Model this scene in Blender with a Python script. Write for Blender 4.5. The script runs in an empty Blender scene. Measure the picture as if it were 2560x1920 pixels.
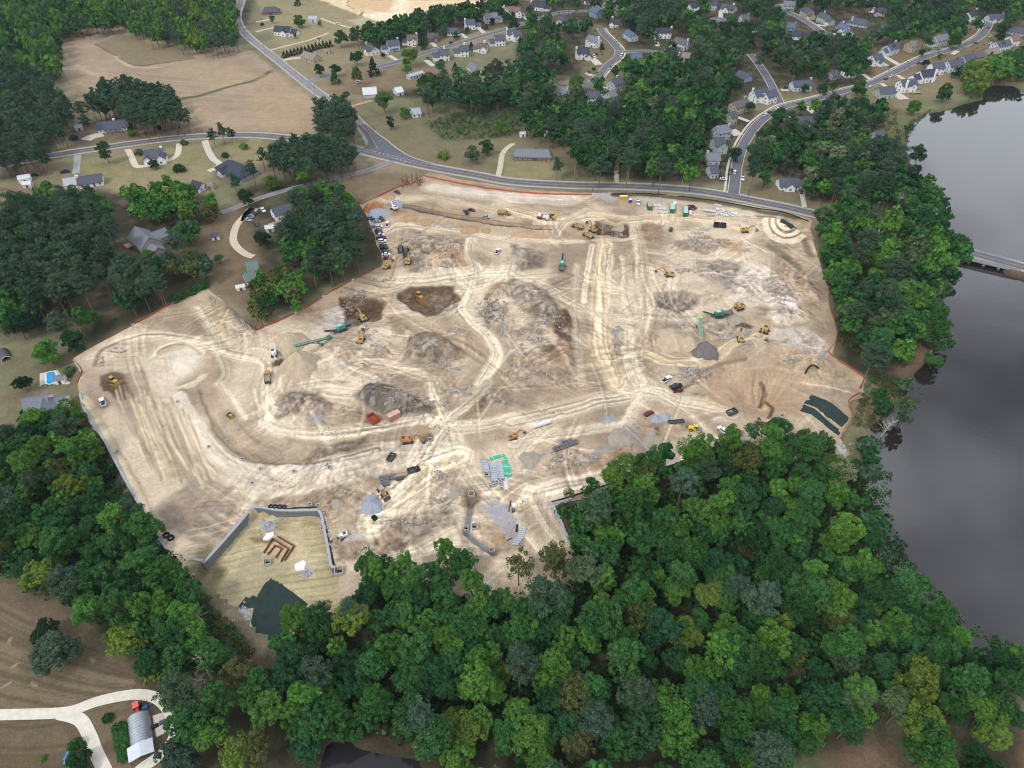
import bpy, math, random
import numpy as np
from mathutils import Vector, Matrix

# ------------------------------------------------------------------ camera, sky, sun, exposure
SC = bpy.context.scene
F_PX, PITCH, CAM_H = 1777.0, math.radians(42.0),210.0
cam_d = bpy.data.cameras.new('camera')
cam_d.sensor_fit = 'HORIZONTAL'; cam_d.sensor_width = 36.0
cam_d.lens = 36.0 * F_PX / 2560.0
cam_d.clip_start = 1.0; cam_d.clip_end = 20000.0
cam = bpy.data.objects.new('camera', cam_d)
SC.collection.objects.link(cam)
cam.location = (0,0, CAM_H)
cam.rotation_euler = (math.pi / 2 - PITCH, 0,0)
SC.camera = cam

SUN_EL, SUN_AZ = math.radians(48), math.radians(222)     # azimuth clockwise from +Y
world = bpy.data.worlds.new('World'); SC.world = world
world.use_nodes = True
wn, wl = world.node_tree.nodes, world.node_tree.links
wn.clear()
w_out = wn.new('ShaderNodeOutputWorld'); w_bg = wn.new('ShaderNodeBackground')
w_sky = wn.new('ShaderNodeTexSky'); w_sky.sky_type = 'NISHITA'; w_sky.sun_disc = False
w_sky.sun_elevation = SUN_EL; w_sky.sun_rotation = SUN_AZ; w_sky.air_density = 1.2; w_sky.dust_density = 2.0
w_tc = wn.new('ShaderNodeTexCoord'); w_sep = wn.new('ShaderNodeSeparateXYZ')
wl.new(w_tc.outputs['Generated'], w_sep.inputs[0])
w_add = wn.new('ShaderNodeMath'); w_add.operation = 'ADD'; w_add.inputs[1].default_value = 0.12
w_abs = wn.new('ShaderNodeMath'); w_abs.operation = 'ABSOLUTE'
wl.new(w_sep.outputs['Z'], w_abs.inputs[0]); wl.new(w_abs.outputs[0], w_add.inputs[0])
w_dx = wn.new('ShaderNodeMath'); w_dx.operation = 'DIVIDE'
w_dy = wn.new('ShaderNodeMath'); w_dy.operation = 'DIVIDE'
wl.new(w_sep.outputs['X'], w_dx.inputs[0]); wl.new(w_add.outputs[0], w_dx.inputs[1])
wl.new(w_sep.outputs['Y'], w_dy.inputs[0]); wl.new(w_add.outputs[0], w_dy.inputs[1])
w_cmb = wn.new('ShaderNodeCombineXYZ')
wl.new(w_dx.outputs[0], w_cmb.inputs[0]); wl.new(w_dy.outputs[0], w_cmb.inputs[1])
w_cmb.inputs[2].default_value = 91.1
w_n = wn.new('ShaderNodeTexNoise'); w_n.inputs['Scale'].default_value = 1.3
w_n.inputs['Detail'].default_value = 6.0; w_n.inputs['Roughness'].default_value = 0.52
wl.new(w_cmb.outputs[0], w_n.inputs['Vector'])
w_ramp = wn.new('ShaderNodeValToRGB')
w_ramp.color_ramp.elements[0].position = 0.40; w_ramp.color_ramp.elements[0].color = (2.0,2.3,3.0,1)
w_ramp.color_ramp.elements[1].position = 0.60; w_ramp.color_ramp.elements[1].color = (17.6,18.5,20.0,1)
wl.new(w_n.outputs['Fac'], w_ramp.inputs[0])
w_mix = wn.new('ShaderNodeMix'); w_mix.data_type = 'RGBA'; w_mix.inputs['Factor'].default_value = 0.86
wl.new(w_sky.outputs[0], w_mix.inputs['A']); wl.new(w_ramp.outputs[0], w_mix.inputs['B'])
wl.new(w_mix.outputs['Result'], w_bg.inputs['Color'])
w_bg.inputs['Strength'].default_value = 0.10
wl.new(w_bg.outputs[0], w_out.inputs['Surface'])

sun_d = bpy.data.lights.new('sun','SUN'); sun_d.energy = 1.5; sun_d.angle = math.radians(10); sun_d.color = (1.0,0.98,0.955)
sun = bpy.data.objects.new('sun', sun_d); SC.collection.objects.link(sun)
sun.rotation_euler = (math.pi / 2 - SUN_EL, 0, math.pi - SUN_AZ)
sun.location = (0,0,400)
SC.view_settings.view_transform = 'Standard'; SC.view_settings.look = 'None'
SC.view_settings.exposure = 0.0; SC.view_settings.gamma = 1.0
SC.view_settings.use_curve_mapping = False
SC.cycles.max_bounces = 5; SC.cycles.diffuse_bounces = 2; SC.cycles.glossy_bounces = 2
SC.cycles.transmission_bounces = 3; SC.cycles.transparent_max_bounces = 6; SC.cycles.volume_bounces = 0
SC.cycles.caustics_reflective = False; SC.cycles.caustics_refractive = False

SC.cycles.filter_width = 1.1
COL = SC.collection
ORD = 'first second third fourth fifth sixth seventh eighth ninth tenth eleventh twelfth thirteenth fourteenth fifteenth sixteenth seventeenth eighteenth nineteenth twentieth'.split()
RND = random.Random(7)
NPR = np.random.RandomState(11)

# ------------------------------------------------------------------ geometry of the photograph -> place
CP, SP = math.cos(PITCH), math.sin(PITCH)
def P(px, py, z=0.0):
 """source pixel -> world x, y on the level z"""
 dx = (px - 1280.0) / F_PX; dy = (960.0 - py) / F_PX
 ry = CP + dy * SP; rz = -SP + dy * CP
 t = (z - CAM_H) / rz
 return (dx * t, ry * t)
def T(tile, s):
 """read 'x,y x,y' of a 640x480 tile enlarged 3.456 times -> source pixels"""
 c, r = int(tile[0]), int(tile[1])
 return [(640 * c + float(a.split(',')[0]) / 3.456,480 * r + float(a.split(',')[1]) / 3.456) for a in s.split()]
def T1(tile, x, y):
 return (640 * int(tile[0]) + x / 3.456,480 * int(tile[1]) + y / 3.456)
def W(pts, z=0.0):
 return [P(a, b, z) for a, b in pts]
def S(s):
 return [(float(a.split(',')[0]), float(a.split(',')[1])) for a in s.split()]

# ------------------------------------------------------------------ colour / noise helpers
def lin(c):
 c = np.asarray(c, float) / 255.0
 return np.where(c <= 0.04045, c / 12.92,((c + 0.055) / 1.055) ** 2.4)
def LC(r, g, b, k=1.0):
 v = lin((r, g, b)) * k
 return (float(v[0]), float(v[1]), float(v[2]),1.0)
def _hash(ix, iy, seed):
 n = (ix * 374761393 + iy * 668265263 + seed * 2147483647) & 0x7fffffff
 n = ((n ^ (n >> 13)) * 1274126177) & 0x7fffffff
 return ((n ^ (n >> 16)) & 0xffff) / 65535.0
def vnoise(x, y, seed=0):
 ix = np.floor(x).astype(np.int64); iy = np.floor(y).astype(np.int64)
 fx = x - ix; fy = y - iy
 fx = fx * fx * (3 - 2 * fx); fy = fy * fy * (3 - 2 * fy)
 a = _hash(ix, iy, seed); b = _hash(ix + 1, iy, seed); c = _hash(ix, iy + 1, seed); d = _hash(ix + 1, iy + 1, seed)
 return (a + (b - a) * fx) * (1 - fy) + (c + (d - c) * fx) * fy
def fbm(x, y, scale, octv=4, seed=0, gain=0.5):
 s = 0.0; a = 1.0; tot = 0.0; f = 1.0 / scale
 for o in range(octv):
  s = s + a * vnoise(x * f + 17.3 * o, y * f - 9.1 * o, seed + o); tot += a
  a *= gain; f *= 2.03
 return s / tot
def sstep(a, b, x):
 t = np.clip((x - a) / (b - a),0,1)
 return t * t * (3 - 2 * t)
def seg_dist(X, Y, p, q):
 """distance, along-parameter, signed side"""
 dx, dy = q[0] - p[0], q[1] - p[1]; L2 = dx * dx + dy * dy + 1e-9
 t = np.clip(((X - p[0]) * dx + (Y - p[1]) * dy) / L2,0,1)
 ex = X - (p[0] + t * dx); ey = Y - (p[1] + t * dy)
 return np.sqrt(ex * ex + ey * ey), t, np.sign(dx * (Y - p[1]) - dy * (X - p[0]))
def poly_sd(X, Y, pts):
 """signed distance to a polygon, negative inside"""
 d = np.full(X.shape, 1e9); ins = np.zeros(X.shape, bool)
 n = len(pts)
 for i in range(n):
  p, q = pts[i], pts[(i + 1) % n]
  dd, _, _ = seg_dist(X, Y, p, q)
  d = np.minimum(d, dd)
  if p[1] != q[1]:
   c = ((p[1] > Y) != (q[1] > Y)) & (X < (q[0] - p[0]) * (Y - p[1]) / (q[1] - p[1]) + p[0])
   ins ^= c
 return np.where(ins, -d, d)
def in_poly(x, y, pts):
 c = False; n = len(pts)
 for i in range(n):
  p, q = pts[i], pts[(i + 1) % n]
  if (p[1] > y) != (q[1] > y) and x < (q[0] - p[0]) * (y - p[1]) / (q[1] - p[1]) + p[0]:
   c = not c
 return c
def smooth(pts, n=6, closed=False):
 """Catmull-Rom through the points"""
 m = len(pts); out = []
 rng = range(m if closed else m - 1)
 for i in rng:
  g = (lambda k: pts[k % m]) if closed else (lambda k: pts[min(max(k, 0), m - 1)])
  p0, p1, p2, p3 = g(i - 1), g(i), g(i + 1), g(i + 2)
  for k in range(n):
   t = k / n
   out.append(tuple(0.5 * ((2 * b) + (-a + c) * t + (2 * a - 5 * b + 4 * c - d) * t * t + (-a + 3 * b - 3 * c + d) * t ** 3)
        for a, b, c, d in zip(p0, p1, p2, p3)))
 if not closed: out.append(tuple(pts[-1]))
 return out

# ------------------------------------------------------------------ mesh helpers
def np_mesh(name, verts, faces, cols=None, smooth_sh=False, attr='tone', mats=None, matidx=None):
 """faces: int array (n,3) or (n,4)"""
 me = bpy.data.meshes.new(name)
 verts = np.asarray(verts, np.float32); faces = np.asarray(faces, np.int32)
 k = faces.shape[1]
 me.vertices.add(len(verts)); me.vertices.foreach_set('co', verts.ravel())
 me.loops.add(faces.size); me.loops.foreach_set('vertex_index', faces.ravel())
 me.polygons.add(len(faces))
 me.polygons.foreach_set('loop_start', np.arange(0, faces.size, k, dtype=np.int32))
 me.polygons.foreach_set('loop_total', np.full(len(faces), k, np.int32))
 if smooth_sh: me.polygons.foreach_set('use_smooth', np.ones(len(faces), bool))
 if matidx is not None: me.polygons.foreach_set('material_index', np.asarray(matidx, np.int32))
 me.update(calc_edges=True)
 if cols is not None:
  cols = np.asarray(cols, np.float32)
  if cols.ndim == 1:
   a = me.attributes.new(attr, 'FLOAT','POINT'); a.data.foreach_set('value', cols)
  else:
   if cols.shape[1] == 3: cols = np.concatenate([cols, np.ones((len(cols),1), np.float32)], 1)
   a = me.attributes.new(attr, 'FLOAT_COLOR','POINT'); a.data.foreach_set('color', cols.ravel())
 for m in (mats or []): me.materials.append(m)
 return me

class MB:
 """collects boxes, cylinders, prisms and tubes into one mesh"""
 def __init__(s): s.v = []; s.f = []
 def add(s, vs, fs):
  o = len(s.v); s.v += [tuple(v) for v in vs]; s.f += [tuple(i + o for i in f) for f in fs]; return s
 def box(s, cx, cy, cz, sx, sy, sz, rz=0.0, tilt=0.0, top=None):
  """centre, full size; rz about z, tilt about local y; top=(kx,ky) tapers the top"""
  kx, ky = top or (1,1); vs = []
  for dz in (-.5,.5):
   a, b = (kx, ky) if dz > 0 else (1,1)
   for dx, dy in ((-.5,-.5),(.5,-.5),(.5,.5),(-.5,.5)):
    x, y, z = dx * sx * a, dy * sy * b, dz * sz
    if tilt: x, z = x * math.cos(tilt) + z * math.sin(tilt),-x * math.sin(tilt) + z * math.cos(tilt)
    if rz: x, y = x * math.cos(rz) - y * math.sin(rz), x * math.sin(rz) + y * math.cos(rz)
    vs.append((cx + x, cy + y, cz + z))
  return s.add(vs, [(3,2,1,0),(4,5,6,7),(0,1,5,4),(1,2,6,5),(2,3,7,6),(3,0,4,7)])
 def prism(s, prof, y0, y1, axis='y'):
  """profile in x,z extruded along y"""
  n = len(prof)
  if axis == 'y': vs = [(a, y0, b) for a, b in prof] + [(a, y1, b) for a, b in prof]
  elif axis == 'x': vs = [(y0, a, b) for a, b in prof] + [(y1, a, b) for a, b in prof]
  else: vs = [(a, b, y0) for a, b in prof] + [(a, b, y1) for a, b in prof]
  fs = [tuple(range(n)), tuple(range(2 * n - 1, n - 1,-1))]
  fs += [(i, i + n, (i + 1) % n + n, (i + 1) % n) for i in range(n)]
  return s.add(vs, fs)
 def cyl(s, p, q, r, n=8, r2=None, cap=True):
  p, q = Vector(p), Vector(q); d = (q - p)
  if d.length < 1e-6: return s
  d.normalize(); u = d.orthogonal().normalized(); w = d.cross(u); r2 = r if r2 is None else r2; vs = []
  for c, rr in ((p, r),(q, r2)):
   for i in range(n):
    a = 2 * math.pi * i / n; vs.append(c + u * (math.cos(a) * rr) + w * (math.sin(a) * rr))
  fs = [(i, (i + 1) % n, (i + 1) % n + n, i + n) for i in range(n)]
  if cap: fs += [tuple(range(n - 1,-1,-1)), tuple(range(n, 2 * n))]
  return s.add(vs, fs)
 def ring(s, p, q, r, ri, n=10):
  """a hollow pipe"""
  p, q = Vector(p), Vector(q); d = (q - p).normalized(); u = d.orthogonal().normalized(); w = d.cross(u); vs = []
  for c, rr in ((p, r),(q, r),(q, ri),(p, ri)):
   for i in range(n):
    a = 2 * math.pi * i / n; vs.append(c + u * (math.cos(a) * rr) + w * (math.sin(a) * rr))
  fs = []
  for k in range(4):
   for i in range(n):
    j = (i + 1) % n; k2 = (k + 1) % 4
    fs.append((k * n + i, k * n + j, k2 * n + j, k2 * n + i))
  return s.add(vs, fs)
 def beam(s, p, q, w, h, w2=None, h2=None):
  """rectangular bar from p to q, width w across, height h in the upright sense"""
  p, q = Vector(p), Vector(q); d = (q - p).normalized()
  side = d.cross(Vector((0,0,1)))
  side = side.normalized() if side.length > 1e-4 else Vector((1,0,0))
  up = side.cross(d); vs = []
  for c, a, b in ((p, w, h),(q, w2 or w, h2 or h)):
   for i, j in ((-.5,-.5),(.5,-.5),(.5,.5),(-.5,.5)):
    vs.append(c + side * (i * a) + up * (j * b))
  return s.add(vs, [(0,1,2,3),(7,6,5,4),(0,4,5,1),(1,5,6,2),(2,6,7,3),(3,7,4,0)])
 def mesh(s, name, mat, smooth_sh=False):
  me = bpy.data.meshes.new(name); me.from_pydata(s.v, [], s.f)
  me.validate(); me.update()
  if mat is not None: me.materials.append(mat)
  if smooth_sh: me.polygons.foreach_set('use_smooth', np.ones(len(me.polygons), bool))
  return me
 def build(s, name, mat, parent=None, smooth_sh=False):
  return mk(name, s.mesh(name, mat, smooth_sh), parent)

def mk(name, me, parent=None, loc=None, rz=None):
 o = bpy.data.objects.new(name, me); COL.objects.link(o)
 if parent is not None: o.parent = parent
 if loc is not None: o.location = loc
 if rz is not None: o.rotation_euler = (0,0, rz)
 return o
def tag(o, label, cat, group=None, kind=None):
 o['label'] = label; o['category'] = cat
 if group: o['group'] = group
 if kind: o['kind'] = kind
 return o
def thing(name, label, cat, loc, rz=0.0, group=None):
 o = mk(name, None, None, loc, rz)
 return tag(o, label, cat, group)
def struct(o, label=None):
 o['kind'] = 'structure'
 if label: o['label'] = label
 return o
def copy_tree(o, parent=None):
 c = o.copy(); COL.objects.link(c)
 if parent is not None: c.parent = parent
 for ch in list(o.children): copy_tree(ch, c)
 return c

# ------------------------------------------------------------------ materials
MATS = {}
def mat(name, rgb, rough=0.85, var=0.12, scale=1.0, metal=0.0, spec=0.3, bump=0.0, objcol=False, gain=1.0):
 """plain procedural paint / stone / soil: base colour broken up by noise"""
 if name in MATS: return MATS[name]
 m = bpy.data.materials.new(name); m.use_nodes = True
 n, l = m.node_tree.nodes, m.node_tree.links; b = n['Principled BSDF']
 b.inputs['Roughness'].default_value = rough; b.inputs['Metallic'].default_value = metal
 b.inputs['Specular IOR Level'].default_value = spec
 tc = n.new('ShaderNodeTexCoord'); nz = n.new('ShaderNodeTexNoise')
 nz.inputs['Scale'].default_value = scale; nz.inputs['Detail'].default_value = 4
 l.new(tc.outputs['Object'], nz.inputs['Vector'])
 mr = n.new('ShaderNodeMapRange'); mr.inputs['From Min'].default_value = 0.3; mr.inputs['From Max'].default_value = 0.7
 mr.inputs['To Min'].default_value = (1 - var) * gain; mr.inputs['To Max'].default_value = (1 + var) * gain
 l.new(nz.outputs['Fac'], mr.inputs['Value'])
 mx = n.new('ShaderNodeVectorMath'); mx.operation = 'SCALE'
 if objcol:
  oi = n.new('ShaderNodeObjectInfo'); l.new(oi.outputs['Color'], mx.inputs[0])
 else:
  mx.inputs[0].default_value = LC(*rgb)[:3]
 l.new(mr.outputs[0], mx.inputs['Scale']); l.new(mx.outputs[0], b.inputs['Base Color'])
 if bump:
  bp = n.new('ShaderNodeBump'); bp.inputs['Strength'].default_value = bump; bp.inputs['Distance'].default_value = 0.1
  l.new(nz.outputs['Fac'], bp.inputs['Height']); l.new(bp.outputs[0], b.inputs['Normal'])
 MATS[name] = m
 return m
# ------------------------------------------------------------------ outlines, in source pixels
LAKE_PX = S('2700,262 2560,232 2533,216 2487,213 2462,224 2456,250 2405,262 2371,276 2322,284 2285,309 2268,338 2266,380 2280,420 2262,470 2290,520 2330,560 '
   '2400,615 2405,640 2380,665 2370,700 2362,745 2345,765 2345,815 2375,850 2372,890 2335,935 2300,965 2305,1000 2275,1040 2245,1068 2185,1095 '
   '2160,1135 2195,1172 2195,1215 2180,1250 2195,1295 2200,1340 2215,1372 2255,1405 2300,1445 2345,1492 2395,1545 2450,1595 2560,1650 2700,1720')
LAKE = W(LAKE_PX, -2.5)
LAKE = [(min(x_, 690.0), y_) for x_, y_ in LAKE] + [(690.0,40.0)]
POND_PX = S('800,1925 806,1880 822,1850 850,1842 876,1850 905,1868 940,1878 980,1884 1020,1892 1048,1905 1060,1925 1050,1990 900,2010 800,1990')
POND = W(POND_PX, -5.0)
SITE_PX = S('1075,432 1140,447 1200,457 1300,472 1400,481 1480,484 1540,484 1700,491 1860,512 1960,530 2026,548 2024,575 2040,630 2053,680 2066,711 2073,769 2091,827 2076,888 2120,918 2163,946 '
   '2151,983 2120,1003 2131,1038 2099,1090 2128,1128 2094,1148 2060,1142 1990,1148 1900,1150 1830,1142 1737,1147 1656,1176 1491,1226 1404,1258 1380,1262 1408,1310 1428,1360 1442,1420 1440,1470 '
   '1330,1490 1236,1495 1190,1500 1120,1470 1010,1462 925,1460 915,1530 761,1566 727,1600 698,1614 670,1606 640,1588 608,1569 564,1514 521,1485 486,1445 458,1434 '
   '390,1328 318,1208 255,1090 214,1030 200,985 193,957 204,928 182,894 217,873 333,811 512,720 535,737 640,826 741,784 843,723 952,668 960,654 944,610 923,547 902,512 971,480 1057,440')
SITE = W(SITE_PX)
BASIN_PX = S('478,1452 505,1404 520,1398 612,1294 640,1270 700,1277 770,1278 797,1276 810,1300 828,1380 838,1420 845,1440 842,1480 838,1510 800,1540 740,1580 700,1640 640,1620 608,1580 560,1530 520,1490')
BASIN = W(BASIN_PX, 0)
ROAD_MAIN = S('-60,420 60,402 139,387 240,372 405,349 521,340 640,338 756,349 842,360 892,374 973,394 1074,417 1190,438 1280,454 1425,463 1540,465 1656,470 1772,481 1920,509 1978,521 2030,533 2227,574 2296,592 2412,628 2560,668 2760,722')
MAIN_W = W(ROAD_MAIN)
BR0 = P(2404,632); BR1 = P(2526,660)          # bridge span

def road_d(X, Y):
 d = np.full(X.shape, 1e9)
 for i in range(len(MAIN_W) - 1):
  dd, _, _ = seg_dist(X, Y, MAIN_W[i], MAIN_W[i + 1]); d = np.minimum(d, dd)
 return d
def bridge_gap(X, Y):
 """1 along the open span under the bridge"""
 dx, dy = BR1[0] - BR0[0], BR1[1] - BR0[1]; L = math.hypot(dx, dy)
 t = ((X - BR0[0]) * dx + (Y - BR0[1]) * dy) / L
 return sstep(0.5,4.0, t) * sstep(-0.5,-4.0, t - L)
def base_height(X, Y):
 sd_l = poly_sd(X, Y, LAKE)
 h = -2.3 * sstep(34,1, sd_l) - 2.2 * sstep(1.5,-7, sd_l)
 near = sstep(13,6, road_d(X, Y)) * (1 - bridge_gap(X, Y))
 h = h * (1 - near)
 sd_s = poly_sd(X, Y, SITE)
 south = sstep(12,-12, Y - (255 + 0.06 * X)) * sstep(-2,16, sd_s)
 south = np.where((sd_s < 60) & (X < -120) & (Y < 300), np.maximum(south, sstep(300,270, Y) * sstep(-1,3, sd_s)), south)
 h = np.minimum(h, -4.0 * south)
 sd_p = poly_sd(X, Y, POND)
 h = h - 1.0 * sstep(16,1, sd_p) - 1.3 * sstep(1.0,-4, sd_p)
 h = h - 5.0 * sstep(-.3,-2.5, sd_s)
 h = h + (fbm(X, Y, 60,3,5) - 0.5) * 1.2 * sstep(3,25, sd_s) * sstep(2,20, np.abs(road_d(X, Y))) * sstep(-1,10, sd_l) * sstep(262,240, Y)
 return h

class Field:
 """a regular grid with a colour and a height"""
 def __init__(s, x0, x1, y0, y1, step):
  s.x0, s.y0, s.st = x0, y0, step
  s.nx = int(round((x1 - x0) / step)) + 1; s.ny = int(round((y1 - y0) / step)) + 1
  s.X, s.Y = np.meshgrid(x0 + step * np.arange(s.nx), y0 + step * np.arange(s.ny))
  s.col = np.zeros((s.ny, s.nx, 3)); s.h = np.zeros((s.ny, s.nx)); s.rough = np.zeros((s.ny, s.nx))
  wx = (fbm(s.X, s.Y, 9,3,21) - .5); wy = (fbm(s.X, s.Y, 9,3,31) - .5)
  s.WX = s.X + 5.0 * wx; s.WY = s.Y + 5.0 * wy            # wobbled coordinates for ragged edges
 def sl(s, pts, m):
  xs = [p[0] for p in pts]; ys = [p[1] for p in pts]
  a = max(0, int((min(xs) - m - s.x0) / s.st)); b = min(s.nx, int((max(xs) + m - s.x0) / s.st) + 2)
  c = max(0, int((min(ys) - m - s.y0) / s.st)); d = min(s.ny, int((max(ys) + m - s.y0) / s.st) + 2)
  return (slice(c, d), slice(a, b)) if a < b and c < d else None
 def blend(s, k, a, rgb):
  s.col[k] += (lin(rgb) - s.col[k]) * a[..., None]
 def poly(s, px, rgb=None, feather=1.5, op=1.0, dh=0.0, hf=None, crisp=False, z=0.0, world=False, mott=0.0, rough=0.0):
  pts = px if world else W(px, z)
  k = s.sl(pts, 8)
  if k is None: return
  X, Y = (s.X[k], s.Y[k]) if crisp else (s.WX[k], s.WY[k])
  sd = poly_sd(X, Y, pts)
  a = sstep(feather, -feather, sd) * op
  if rough: s.rough[k] = np.maximum(s.rough[k], rough * sstep(4,-5, sd))
  if rgb is not None:
   if mott: a = a * (1 - mott * sstep(.42,.62, fbm(s.X[k], s.Y[k], 7,4,77)))
   s.blend(k, a, rgb)
  if dh:
   hf = hf or 4.0
   s.h[k] += dh * sstep(0.3,-hf, sd)
 def line(s, px, width, rgb=None, op=1.0, feather=None, ruts=0.0, dh=0.0, hw=None, world=False, sm=4, z=0.0, warp=0.5, seed=0):
  pts = px if world else W(px, z)
  pts = smooth(pts, sm) if sm and len(pts) > 2 else pts
  m = max(width, (hw or 0)) + 4
  k = s.sl(pts, m)
  if k is None: return
  X = s.X[k] + (s.WX[k] - s.X[k]) * warp; Y = s.Y[k] + (s.WY[k] - s.Y[k]) * warp
  D = np.full(X.shape, 1e9); A = np.zeros(X.shape); SG = np.ones(X.shape); acc = 0.0
  for i in range(len(pts) - 1):
   sub = s.sl([pts[i], pts[i + 1]], m)
   if sub is None: continue
   r = slice(sub[0].start - k[0].start, sub[0].stop - k[0].start); c = slice(sub[1].start - k[1].start, sub[1].stop - k[1].start)
   L = math.dist(pts[i], pts[i + 1])
   d, t, sg = seg_dist(X[r, c], Y[r, c], pts[i], pts[i + 1])
   b = d < D[r, c]
   D[r, c] = np.where(b, d, D[r, c]); A[r, c] = np.where(b, acc + t * L, A[r, c]); SG[r, c] = np.where(b, sg, SG[r, c])
   acc += L
  f = feather if feather is not None else width * 0.35
  a = sstep(width / 2 + f, width / 2 - f, D) * op
  if rgb is not None: s.blend(k, a, rgb)
  s.rough[k] *= 1 - .92 * np.clip(a * 1.2,0,1) * (width > 2)
  if ruts:
   lat = D * SG
   n = vnoise(lat * 1.15 + 40, A * 0.025 + seed * 7.7,5 + seed) - .5 + 0.7 * (vnoise(lat * 2.1 + 9, A * 0.04 - seed * 3.1,15 + seed) - .5)
   s.col[k] *= (1 + ruts * n * np.clip(a * 1.4,0,1))[..., None]
   s.h[k] += 0.22 * ruts * n * np.clip(a, 0,1)
  if dh: s.h[k] += dh * sstep(hw or width, (hw or width) * 0.15, D)
 def blob(s, px, rx, ry, rgb=None, op=1.0, rot=0.0, dh=0.0, power=1.0, world=False):
  c = px if world else P(*px)
  k = s.sl([c], max(rx, ry) * 1.6 + 2)
  if k is None: return
  dx = s.WX[k] - c[0]; dy = s.WY[k] - c[1]
  u = dx * math.cos(rot) + dy * math.sin(rot); v = -dx * math.sin(rot) + dy * math.cos(rot)
  r = np.sqrt((u / rx) ** 2 + (v / ry) ** 2)
  if rgb is not None: s.blend(k, sstep(1.25,0.55, r) * op, rgb)
  if dh: s.h[k] += dh * sstep(1.15,0.0, r) ** power
 def at(s, x, y):
  fx = (x - s.x0) / s.st; fy = (y - s.y0) / s.st
  i = min(max(int(fx),0), s.nx - 2); j = min(max(int(fy),0), s.ny - 2); a, b = fx - i, fy - j
  h = s.h
  return float(h[j, i] * (1 - a) * (1 - b) + h[j, i + 1] * a * (1 - b) + h[j + 1, i] * (1 - a) * b + h[j + 1, i + 1] * a * b)
 def to_mesh(s, name, keep, material):
  idx = np.arange(s.nx * s.ny).reshape(s.ny, s.nx)
  q = np.stack([idx[:-1, :-1], idx[:-1,1:], idx[1:, 1:], idx[1:, :-1]], -1)[keep]
  used = np.zeros(s.nx * s.ny, bool); used[q.ravel()] = True
  re = np.cumsum(used) - 1
  v = np.stack([s.X, s.Y, s.h], -1).reshape(-1,3)[used]; c = np.clip(s.col, 0.004,0.95).reshape(-1,3)[used]
  return np_mesh(name, v, re[q], c, True, 'soil', [material])

def soil_mat(name, s1, s2, v1, v2, bump, dist, green=0.0):
 m = bpy.data.materials.new(name); m.use_nodes = True
 n, l = m.node_tree.nodes, m.node_tree.links; b = n['Principled BSDF']
 b.inputs['Roughness'].default_value = 0.95; b.inputs['Specular IOR Level'].default_value = 0.12
 at = n.new('ShaderNodeAttribute'); at.attribute_name = 'soil'
 tc = n.new('ShaderNodeTexCoord'); prev = at.outputs['Color']; hs = []
 for sc, v in ((s1, v1),(s2, v2)):
  nz = n.new('ShaderNodeTexNoise'); nz.inputs['Scale'].default_value = sc; nz.inputs['Detail'].default_value = 5; nz.inputs['Roughness'].default_value = .72
  l.new(tc.outputs['Object'], nz.inputs['Vector'])
  mr = n.new('ShaderNodeMapRange'); mr.inputs['From Min'].default_value = .3; mr.inputs['From Max'].default_value = .7
  mr.inputs['To Min'].default_value = 1 - v; mr.inputs['To Max'].default_value = 1 + v
  l.new(nz.outputs['Fac'], mr.inputs['Value'])
  mx = n.new('ShaderNodeVectorMath'); mx.operation = 'SCALE'
  l.new(prev, mx.inputs[0]); l.new(mr.outputs[0], mx.inputs['Scale']); prev = mx.outputs[0]; hs.append(nz)
 if green:      # tufts of greener growth
  gz = n.new('ShaderNodeTexNoise'); gz.inputs['Scale'].default_value = .07; gz.inputs['Detail'].default_value = 9; gz.inputs['Roughness'].default_value = .7; l.new(tc.outputs['Object'], gz.inputs['Vector'])
  gr = n.new('ShaderNodeMapRange'); gr.inputs['From Min'].default_value = .46; gr.inputs['From Max'].default_value = .66; gr.inputs['To Max'].default_value = green; l.new(gz.outputs['Fac'], gr.inputs['Value'])
  gm = n.new('ShaderNodeMix'); gm.data_type = 'RGBA'; gm.blend_type = 'MULTIPLY'; gm.inputs['B'].default_value = (.62,.80,.50,1); l.new(gr.outputs[0], gm.inputs['Factor']); l.new(prev, gm.inputs['A']); prev = gm.outputs['Result']
 l.new(prev, b.inputs['Base Color'])
 bp = n.new('ShaderNodeBump'); bp.inputs['Strength'].default_value = bump; bp.inputs['Distance'].default_value = dist
 l.new(hs[1].outputs['Fac'], bp.inputs['Height']); l.new(bp.outputs[0], b.inputs['Normal'])
 return m
M_SITE = soil_mat('bare_soil',0.55,1.9,.13,.26,.8,.4)
M_LAND = soil_mat('grass_and_straw',0.16,1.1,.16,.26,.6,.4,.45)

# ------------------------------------------------------------------ land around the site
LAND = Field(-700,700,30,1050,2.5)
g = LAND
g.h = base_height(g.X, g.Y)
nz1 = fbm(g.X, g.Y, 45,4,3); nz2 = fbm(g.X, g.Y, 12,4,8)
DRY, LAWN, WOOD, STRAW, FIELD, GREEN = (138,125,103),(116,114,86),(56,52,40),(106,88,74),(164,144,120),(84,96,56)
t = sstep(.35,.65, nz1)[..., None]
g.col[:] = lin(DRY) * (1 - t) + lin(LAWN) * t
g.col *= (0.86 + 0.28 * nz2)[..., None]
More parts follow.
